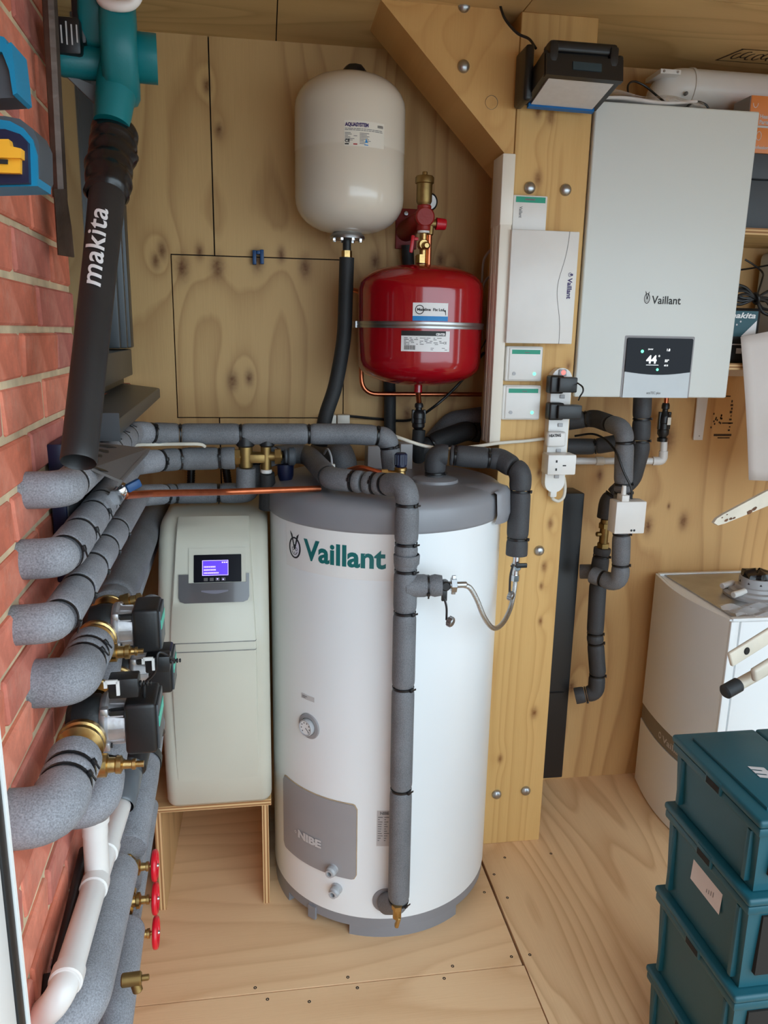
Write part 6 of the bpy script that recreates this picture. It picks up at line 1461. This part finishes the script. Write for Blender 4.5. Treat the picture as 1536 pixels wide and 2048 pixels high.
pipe_run(t, [(1.0616, 2.25, 0.9198), (1.0559, 2.25, 0.829), (1.0616, 2.25, 0.6213), (1.0812, 2.25, 0.4956), (1.0829, 2.25, 0.4137), (1.0182, 2.27, 0.3946)], .0275, [.03,.05,.1,.05,.03,.03],
  [(1.0623, 2.25, 0.893), (1.0564, 2.25, 0.8035), (1.0612, 2.25, 0.6266), (1.0658, 2.25, 0.5928), (1.0827, 2.25, 0.4774), (1.0525, 2.26, 0.4031)], M['foam_dark'], M['tie'], head=(.9,-.4,0))
t = empty('insulated_pipe', (1.0473, 2.3, 1.2413), 'dark lagged pipe running level behind extension lead to the boiler pipework', 'pipe')
pipe_run(t, [(0.9001, 2.35, 1.2344), (1.0439, 2.33, 1.2369), (1.1401, 2.28, 1.2646)], .026, .04, [(1.0439, 2.33, 1.2369)], M['foam_dark'], M['tie'])
t = empty('insulated_pipe', (1.0649, 2.3, 0.8387), 'short grey lagged pipe joining the tall black box beside the actuator pipe', 'pipe')
pipe_run(t, [(1.0181, 2.31, 0.823), (1.0954, 2.27, 0.8335)], .024, .04, [], M['foam_mid'], M['tie'])
t = empty('black_cable', (1.0076, 2.15, 1.2074), 'black lead curving down to the white actuator', 'cable')
G().tube(smooth_pts([(0.9652, 2.31, 1.2735), (1.001, 2.26, 1.2864), (1.0193, 2.2, 1.2758), (1.0119, 2.11, 1.2514), (1.0277, 2.08, 1.1971), (1.0487, 2.07, 1.1543), (1.0536, 2.07, 1.1199)], 8), .0034, 8).build('cable_body', M['cable_black'], t)
t = empty('valve_actuator', (1.0586, 2.08, 1.0692), 'white box actuator strapped to the grey lagged pipe below boiler', 'actuator')
a = V((1.0118, 2.05, 1.1158)); b = V((1.0927, 2.05, 1.0198))
G().bounds((a.x-.012,2.05,b.z),(b.x,2.10,a.z), bev=.0025).build('actuator_body', M['white'], t)
G().bounds((a.x+.005,2.055,a.z-.004),(a.x+.028,2.09,a.z+.018), bev=.002).build('actuator_collar', M['white'], t)
G().lathe([(0,.0),(.008,0),(.006,.03),(0,.03)], V(a.x+.0165,2.072,a.z+.014), UP, 14).build('cable_boot', M['white'], t)
pm5 = plane_map((a.x,2.05,b.z),(1,0,0),(0,0,1)); decal('screw_holes', [ring2d(.040,.010,.0035,.0035,.0034,10), ring2d(.049,.010,.0035,.0035,.0034,10)], pm5, M['print_black'], t, h=.0006)
# condensate pipe and trap
t = empty('condensate_pipe', (1.1533, 2.3, 1.194), 'white plastic condensate pipe running level behind the boiler pipework', 'pipe')
G().tube(fillet([(0.9754, 2.36, 1.1851), (1.1869, 2.36, 1.1839), (1.2889, 2.34, 1.1866), (1.2849, 2.34, 1.2561)], [.02,.02,.022,.02]), .0115, 16).build('pipe_body', M['white_pvc'], t)
g = G()
def col2(p, q): d = (V(q)-V(p)).normalized(); g.rcyl(V(p), V(p)+d*.03, .0145, .002, 16)
col2((1.0615, 2.36, 1.1846), (1.1484, 2.36, 1.1841)); g.build('pipe_collar', M['offwhite'], t)
g = G(); g.tube(fillet([(1.2547, 2.345, 1.186), (1.2889, 2.34, 1.1866), (1.2871, 2.34, 1.2198)], .022), .0145, 16); g.build('elbow_fitting', M['white_pvc'], t)
t = empty('drain_trap', (1.2831, 2.34, 1.3215), 'black waterless trap hanging right below the boiler', 'trap')
trap(t, (1.2788, 2.34, 1.3765), .125, M['black'])
decal('trap_label', [rect2d(-.006,-.01,.006,.014)], plane_map(V((1.2834, 2.34, 1.3183))+V(0,-.024,0),(1,0,0),(0,0,1)), M['offwhite'], t, h=0)
G().tube([(1.2792, 2.34, 1.3733), V(V((1.2778, 2.34, 1.4022)).x,2.34,1.43)], .007, 12).build('copper_tail', M['copper'], t)
t = empty('hanging_bracket', (1.4297, 2.38, 1.334), 'white metal strip hanging down the plywood right of the trap', 'bracket')
g = G(); g.prism([(1.4134, 2.384, 1.3996), (1.4509, 2.384, 1.3998), (1.4476, 2.384, 1.2498), (1.415, 2.384, 1.2498)], (0,.006,0)); g.build('strip_plate', M['white'], t)
G().rcyl(V((1.4345, 2.383, 1.2634)), V((1.4345, 2.383, 1.2634))+V(0,.003,0), .003).build('screw', M['print_grey'], t)

# tall black low-loss box behind the post
t = empty('tall_black_box', (0.9886, 2.33, 0.628), 'tall black box standing behind the post on the right', 'heating header')
G().bounds((.80,2.29,.075),(1.005,2.385,1.092), bev=.004).build('box_body', M['black'], t)
G().bounds((.80,2.286,.40),(.985,2.29,.402)).build('box_seam', M['dark'], t)

# ---- old boiler standing on the floor
ob = empty('floor_boiler', (1.5,2.15,0), 'old white boiler with bowed front and grey band standing on the floor at right', 'boiler')
OX, OY0, OY1, OH, OD = 1.322, 1.925, 2.365, .79, .36
def bowed(x_off, z0, z1, y0=OY0+.0, y1=OY1, bow=.030, d=OD, n=16):
    g = G(); A = []; 
    pts = [(OX-bow*sin(pi*k/n)+x_off, y0+(y1-y0)*k/n) for k in range(n+1)]
    pts += [(OX+d, y1), (OX+d, y0)]
    g.prism([(x,y,z0) for x, y in pts], (0,0,z1-z0)); return g
bowed(.012, .004, OH-.004, d=OD).build('casing_body', M['enamel'], ob)
def front_panel(name, f0, f1, off, m_, th=.010, n=20):
    """front skin between two z curves f(t)"""
    g = G()
    a = []; 
    for k in range(n+1):
        t_ = k/n; x = OX-.030*sin(pi*t_)+off; y = OY0+(OY1-OY0)*t_
        a.append([g.bm.verts.new(p) for p in ((x,y,f0(t_)),(x,y,f1(t_)),(x+th,y,f1(t_)),(x+th,y,f0(t_)))])
    for A, B in zip(a, a[1:]):
        for k in range(4): g.bm.faces.new((A[k], B[k], B[(k+1)%4], A[(k+1)%4]))
    g.bm.faces.new(a[0]); g.bm.faces.new(a[-1]); return g.build(name, m_, ob, smooth=40)
lo = lambda t: .295-.00*t; hi = lambda t: .345
front_panel('upper_door', lambda t: .306+.012*sin(pi*t), lambda t: OH, -.004, M['enamel'])
front_panel('grey_band', lambda t: .249+.004*sin(pi*t), lambda t: .303+.012*sin(pi*t), -.002, mat('taupe_band', srgb(128,120,108), .45, noise=(10,.04)))
front_panel('lower_door', lambda t: .004, lambda t: .246+.004*sin(pi*t), -.004, M['enamel'])
def bandmap(x, y, h=0.0):
    t_ = x; yy = OY1-(OY1-OY0)*t_; xx = OX-.030*sin(pi*t_)-.002-.0008; return Vector((xx, yy, y))
decal('band_lettering', [shift((lambda s: ([(vx/.44, vy) for vx, vy in s[0]], s[1]))(text2d('Vaillant', .030, bold=.0006, width=.14)), .46, .270), ring2d(.42,.281,.022,.012,.006,16)], bandmap, M['print_pale'], ob, h=0)
G().bounds((OX-.004,OY0-.010,.004),(OX+.022,OY0+.004,OH-.004), bev=.003).build('corner_trim', M['enamel'], ob)
G().bounds((OX+.028,OY0-.008,.004),(OX+OD,OY0+.004,OH-.006), bev=.003).build('side_panel', M['enamel'], ob)
G().bounds((OX+.02,OY0+.012,OH-.004),(OX+OD-.01,OY1-.012,OH+.0005)).build('top_plate', M['zinc'], ob)
for y0, y1 in ((OY0-.004,OY0+.014),(OY1-.016,OY1)): G().bounds((OX+.004,y0,OH-.006),(OX+OD,y1,OH+.003), bev=.001).build('top_edge', M['enamel'], ob)
fcx, fcy = OX+.205, 2.12
G().lathe([(0,0),(.095,0),(.095,.008),(.080,.012),(.078,.020),(.062,.022),(.060,.032),(.052,.034),(.052,.062),(.046,.062),(.046,.034),(0,.034)], (fcx,fcy,OH), UP, 40).build('flue_adapter', M['grey_plastic'], ob)
for dx, dy in ((-.085,-.035),(-.07,.05)):
    G().rcyl((fcx+dx-.022,fcy+dy-.012,OH+.020),(fcx+dx+.03,fcy+dy+.008,OH+.024),.010).build('test_port', M['white'], ob)
g = G(); rt = random.Random(12)
def bag(u, v):
    a = u*2*pi; r = .050*(1-.25*v)+.006*sin(a*5+v*4)*(v)+.004*sin(a*9); z = .045+.040*v+.005*sin(a*3)*v
    if v > .8: r *= (1-v)/.2*.8+.2
    return (fcx+r*cos(a), fcy+r*sin(a), OH+z)
g.grid(bag, 36, 10); g.build('black_bag_cover', mat('black_film', (.012,.012,.014), .2, noise=(9,.3), bump=(60,.2)), ob, smooth=40)
g = G()
def filmq(u, v): return (OX+.02+.20*u, OY0+.005+.10*v, OH+.006+.006*sin(u*13+v*7)+.004*sin(v*17))
g.grid(filmq, 24, 12); g.build('loose_film', M['film'], ob, smooth=30)

# ---- shelves and things on them
s1 = empty('wall_shelf', (1.9,2.25,1.86), 'upper plywood shelf on the wall right of the boiler', 'shelf', 'plywood wall shelves')
zt = V((1.3614, 2.1, 1.886)).z
G().bounds((1.316,2.10,zt-.018),(2.4,2.398,zt)).build('shelf_board', M['ply_ceil'], s1)
G().bounds((1.316,2.0985,zt-.0175),(2.4,2.1,zt-.0005)).build('shelf_edge', M['edge_z'], s1)
zs2 = V((1.3532, 2.1, 1.5128)).z
s2 = empty('wall_shelf', (1.9,2.25,1.5), 'lower plywood shelf carrying the charger, right of the boiler', 'shelf', 'plywood wall shelves')
G().bounds((1.316,2.10,zs2-.018),(2.4,2.398,zs2)).build('shelf_board', M['ply_ceil'], s2)
G().bounds((1.316,2.0985,zs2-.0175),(2.4,2.1,zs2-.0005)).build('shelf_edge', M['edge_z'], s2)
G().bounds((1.316,2.375,zs2-.05),(2.4,2.398,zs2-.0185)).build('shelf_batten', M['offwhite'], s2)
bxx = V((1.3085, 2.08, 1.9543)).x
t = empty('storage_box', (1.55,2.2,zt), 'dark grey lidded storage box on the upper shelf', 'box')
zl = V((1.3564, 2.12, 2.0174)).z; zt2 = V((1.3473, 2.12, 2.0828)).z
G().bounds((1.322,2.12,zt+.001),(1.75,2.37,zl-.002), bev=.004).build('box_body', M['slate'], t)
G().bounds((1.318,2.115,zl),(1.755,2.375,zt2), bev=.004).build('box_lid', M['slate'], t)
G().bounds((1.44,2.112,zl+.015),(1.55,2.116,zl+.026), bev=.002).build('lid_handle', M['charcoal'], t)
za_ = V((1.3523, 2.12, 2.1543)).z; zc_ = V((1.3417, 2.12, 2.2288)).z
t = empty('carton', (1.5,2.2,zt2), 'lower orange carton on the dark grey storage box', 'carton', 'orange cartons')
G().bounds((1.322,2.12,zt2+.001),(1.62,2.36,za_-.001), bev=.002).build('carton_body', M['orange'], t)
pm6 = plane_map((1.322,2.12,zt2),(1,0,0),(0,0,1)); decal('carton_print', [shift(text2d('Professional', .012, bold=.0003), .012, .012), ring2d(.03,.045,.008,.012,.0015,12)], pm6, M['print_pale'], t, h=.0008)
G().bounds((1.320,2.117,za_-.006),(1.622,2.12,za_-.001)).build('lid_edge', M['print_pale'], t)
xo = max(1.318, V((1.3164, 2.12, 2.1974)).x)
t = empty('carton', (1.5,2.2,za_), 'upper orange carton with grey side, beside the flue', 'carton', 'orange cartons')
G().bounds((xo,2.12,za_),(1.62,2.202,zc_), bev=.002).build('carton_body', M['orange'], t)
G().bounds((xo-.001,2.122,za_+.001),(xo,2.200,zc_-.001)).build('carton_side', M['panel_grey'], t)
pm7 = plane_map((xo,2.12,za_),(1,0,0),(0,0,1)); decal('carton_print', [shift(text2d('Heating', .014, bold=.0004), .030, .018), shift(text2d('Parts', .014, bold=.0004), .030, .004), ring2d(.014,.055,.008,.012,.0015,12,pi,2*pi)], pm7, M['print_pale'], t, h=.0008)
# charger, cables, grey radio on lower shelf
ch = empty('battery_charger', (1.36,2.18,zs2), 'black and teal battery charger with diagonal white flash on the lower shelf', 'charger')
c0 = V((1.3362, 2.13, 1.6666)); c1_ = V((1.4273, 2.13, 1.5343)); 
G().bounds((1.318,2.13,zs2+.001),(c1_.x+.008,2.24,c0.z+.004), bev=.010, seg=3).build('charger_body', M['black'], ch)
cw = c1_.x-1.293; chh = c0.z-zs2; pm8 = plane_map((1.293,2.13,zs2),(1,0,0),(0,0,1))
decal('teal_face', [rect2d(.004,chh*.50,cw-.004,chh*.97)], pm8, M['teal_dark'], ch, h=.0008)
decal('white_flash', [poly2d([(cw*.62,chh*.50),(cw*.96,chh*.50),(cw*.96,chh*.80)])], pm8, M['print_white'], ch, h=.0014)
decal('brand_lettering', [shift(text2d('makita', .022, bold=.0006, shear=.25, width=cw*.66), cw*.26, chh*.84)], pm8, M['print_white'], ch, h=.0014)
decal('charger_lights', [ring2d(cw*.25+.011*k, chh*.54+.009*k, .0028, .0028, .0027, 8) for k in range(5)]+[rect2d(cw*.30,chh*.15,cw*.34,chh*.30), rect2d(cw*.55,chh*.18,cw*.68,chh*.28), rect2d(cw*.22,chh*.34,cw*.7,chh*.36)], pm8, M['print_pale'], ch, h=.0014)
t = empty('coiled_cable', (1.386, 2.12, 1.6926), 'black cable tied in a bow of loops above the charger', 'cable')
k0 = V((1.4109, 2.13, 1.6978))
for j, (dx, dz, s_) in enumerate(((-.095,.035,0),(-.085,.012,.008),(-.075,-.006,.014),(.075,.018,.004),(.07,-.026,.010),(.06,-.045,.0),(-.09,.022,.018))):
    e_ = k0+V(dx,s_,dz); m1 = k0.lerp(e_,.5)+V(0,-.008,.014); m2 = k0.lerp(e_,.5)+V(0,.008,-.014)
    G().tube(smooth_pts([k0, m1, e_, m2, k0+V(.001,.002,.001)], 8), .0042, 8).build('cable_loop', M['cable_black'], t)
G().torus(k0, (1,0,.3), .014, .005).build('cable_wrap', M['cable_black'], t)
G().tube(smooth_pts([k0, (1.4359, 2.15, 1.7513), (1.4545, 2.18, 1.7749), (1.4374, 2.2, 1.7971), (1.4128, 2.21, 1.8128)]), .0028, 8).build('loose_end', M['cable_black'], t)
t = empty('white_case', (1.5565, 2.3, 1.7638), 'pale grey case cropped by the right edge above the lower shelf', 'case')
a = V((1.5608, 2.36, 1.8514))
G().bounds((a.x,2.26,zs2+.001),(a.x+.3,2.37,a.z), bev=.02, seg=4).build('case_body', mat('pale_grey_case', srgb(190,198,206), .35, noise=(6,.03)), t)
G().tube(smooth_pts([(1.4543, 2.3, 1.7907), (1.4778, 2.28, 1.7944), (1.5162, 2.24, 1.8027)]), .0026, 8).build('case_lead', M['cable_black'], t)

# paper hanging at the right edge
t = empty('paper_sheet', (1.5271, 2.08, 1.41), 'plain white paper sheet hanging from the lower shelf at the right edge', 'paper')
a = [V((1.3463, 2.083, 1.588)), V((1.4287, 2.083, 1.1704)), V((1.7532, 2.083, 1.1579)), V((1.6724, 2.083, 1.6279))]
g = G()
def pap(u, v):
    p = a[0].lerp(a[1], v).lerp(a[3].lerp(a[2], v), u); return p+V(0,-.006*sin(v*3)-.004*abs(sin(u*6)),0.010*sin(u*3)*(1-v))
g.grid(pap, 12, 12); o = g.build('sheet', M['paper'], t, smooth=60); md = o.modifiers.new('s','SOLIDIFY'); md.thickness = .0006

# chipped cream steel legs sticking in from the right
lg = empty('folding_frame', (1.0871, 1.5, 0.8882), 'chipped cream steel frame legs reaching in from the right wall, one with black foot', 'frame')
def to_wall(a, b): return a+(b-a)*((XR-a.x)/(b.x-a.x))
a = V((1.0058, 1.45, 0.8139)); b = to_wall(a, V((1.2142, 1.5, 0.8824))); d = (b-a).normalized()
G().rcyl(a+d*.02, b, .0135, .002).build('leg_tube', M['bone'], lg)
G().rcyl(a-d*.006, a+d*.040, .0165, .004).build('rubber_foot', M['rubber'], lg)
a2 = V((1.0436, 1.42, 0.8634)); b2 = V((1.2112, 1.47, 0.9197)); G().box((a2+b2)/2, ((b2-a2).length,.016,.034), ax=((b2-a2).normalized(), (b2-a2).normalized().cross(UP).normalized(), (b2-a2).normalized().cross((b2-a2).normalized().cross(UP)).normalized()), bev=.007, seg=3).build('leg_sleeve', M['bone'], lg)
a3 = V((0.9697, 1.4, 0.9135)); b3 = to_wall(a3, V((1.161, 1.45, 0.9869))); d3_ = (b3-a3).normalized(); s3 = d3_.cross(V(0,-1,0)).normalized(); n3 = d3_.cross(s3)
g = G(); g.box((a3+b3)/2, ((b3-a3).length,.034,.010), ax=(d3_,s3,n3), bev=.004, seg=3); g.build('flat_stay', M['bone'], lg)
sgn = 1 if n3.y < 0 else -1
G().lathe([(0,0),(.0085,0),(.006,.002),(0,.002)], a3+d3_*.045+n3*(.0052*sgn), n3*sgn, 16).build('stay_hole', M['dark'], lg)
st2 = empty('flat_strut', (1.0872, 1.6, 1.1825), 'chipped cream flat steel strut end pointing in from the right above floor boiler', 'frame')
a = V((1.0239, 1.6, 1.1645)); b = to_wall(a, V((1.2559, 1.65, 1.2396))); d = (b-a).normalized(); s3 = d.cross(V(0,-1,0)).normalized(); n3 = d.cross(s3)
Lh = (b-a).length
g = G(); o_ = a; hw = .013
pts = [(0,0),(.01,.010),(.03,.013),(.16,.018),(Lh,.018),(Lh,-.018),(.16,-.018),(.03,-.010),(.01,-.007)]
g.prism([a+d*x+s3*y for x, y in pts], n3*.008); g.bevel(.002,1); g.build('strut_plate', M['bone'], st2)
sg2 = 1 if n3.y < 0 else -1
rs = random.Random(21); mpz = lambda x, y, h=0.0: a+d*x+s3*y+n3*((.008 if sg2 > 0 else 0)+sg2*.0006)
sh = []
for cx_, cy_, r_ in ((.035,.006,.007),(.048,.008,.006),(.058,.010,.005),(.025,-.004,.003),(.04,-.006,.003),(.105,.012,.010),(.118,.010,.009)):
    sh.append(poly2d([(cx_+r_*rs.uniform(.6,1.2)*cos(k*pi/4), cy_+.5*r_*rs.uniform(.6,1.2)*sin(k*pi/4)) for k in range(8)]))
decal('rust_chips', sh, mpz, M['chip'], st2, h=0)

# ---- stack of teal lidded crates
KX, KY1, KW, KL = .835, 1.345, .36, .285
KP = .1555
rims = [V((0.8365, 1.335, 0.7383)).z]
def crate(z0, H, idx, label):
    cr = empty('lidded_crate', (KX+.18, KY1-.14, z0), label, 'crate', 'stacked teal crates')
    x0, x1, y1, y0 = KX, KX+KW, KY1, KY1-KL
    tz = z0+H
    # tapered tub
    g = G(); t_ = .010
    lo = [(x0+t_,y0+t_),(x1-t_,y0+t_),(x1-t_,y1-t_),(x0+t_,y1-t_)]; hi = [(x0+.003,y0+.003),(x1-.003,y0+.003),(x1-.003,y1-.003),(x0+.003,y1-.003)]
    v0 = [g.bm.verts.new((x,y,z0)) for x,y in lo]; v1 = [g.bm.verts.new((x,y,tz-.030)) for x,y in hi]
    for k in range(4): g.bm.faces.new((v0[k],v0[(k+1)%4],v1[(k+1)%4],v1[k]))
    g.bm.faces.new(v0); g.bm.faces.new(v1); g.bevel(.004,2); g.build('crate_tub', M['teal_dark'], cr)
    G().bounds((x0-.005,y0-.005,tz-.036),(x1+.005,y1+.005,tz-.018), bev=.004).build('crate_rim', M['teal_dark'], cr)
    # attached lid: two leaves, rolled edge
    xm = (x0+x1)/2
    for s_, (a_, b_) in enumerate(((x0-.008,xm-.001),(xm+.001,x1+.008))):
        g = G(); g.bounds((a_,y0-.008,tz-.017),(b_,y1+.008,tz-.001), bev=.006, seg=3)
        g.bounds((a_+.030,y0+.020,tz-.010),(b_-.012,y1-.020,tz+.006), bev=.003); g.build('lid_leaf', M['teal_dark'], cr)
    G().bounds((x0+.03,y0-.0012,z0+.035),(x1-.03,y0+.012,tz-.045)).build('handle_pocket_shade', M['dark'], cr, label='hand hold, its inner shade as dark colour')  # raised dark block, the hollow's inner shadow painted instead of cut
    # vertical ribs, handle pockets, latch slots
    for yy in (y1-.028, y0+.028):
        G().bounds((x0-.002,yy-.006,z0+.012),(x0+.014,yy+.006,tz-.040), bev=.003).build('side_rib', M['teal_dark'], cr)
    for yy in (y1-.030, y0+.012):
        G().bounds((x0+.02,yy+.024,z0+.02),(x0+.08,yy+.0275 if yy > y1-.1 else yy+.0245,tz-.05)).build('corner_slot', M['dark'], cr)
    lbs = G().bounds((x0-.0092,y1-.175,tz-.030),(x0+.004,y1-.125,tz-.004), bev=.002).build('latch_boss', M['teal_dark'], cr)
    G().bounds((x0-.0098,y1-.171,tz-.026),(x0-.006,y1-.129,tz-.013)).build('latch_slot', M['dark'], lbs)
    return cr
labs = ['teal lidded crate on top of the stack at lower right', 'teal lidded crate second from top, with a white sticker', 'teal lidded crate third from top of the stack', 'teal lidded crate at the bottom of the stack, cropped by bottom edge']
tops = .7775; hs_ = (.157, .2065, .2065, .2065); z = tops
for i in range(4):
    z -= hs_[i]
    c = crate(z+.001, hs_[i]-.002, i, labs[i])
    if i == 1:
        zc = .536
        mpc = plane_map((KX+.0045,1.2435,zc), (0,-1,0), (.05,0,1))
        wst = decal('white_sticker', [rect2d(0,-.024,.102,.024)], mpc, M['paper'], c, h=.0012)
        rs = random.Random(5); decal('sticker_marks', [rect2d(.055+.007*k, -.012+.002*k, .057+.007*k, -.004+.003*k) for k in range(4)], mpc, M['print_grey'], wst, h=.0018)
# white scuff mark on the top lid
t_ = [o for o in bpy.data.objects if o.name == 'lidded_crate'][0]
mpl = plane_map((KX+.06,KY1-.115,tops+.0055), (0,-1,0), (1,0,0))
decal('lid_print', [shift(text2d('m', .05, bold=.003, shear=.3), .0, .05)], lambda x, y, h=0: Vector((KX+.02+y, KY1-.14-x, tops+.0062)), M['print_pale'], t_, h=0)
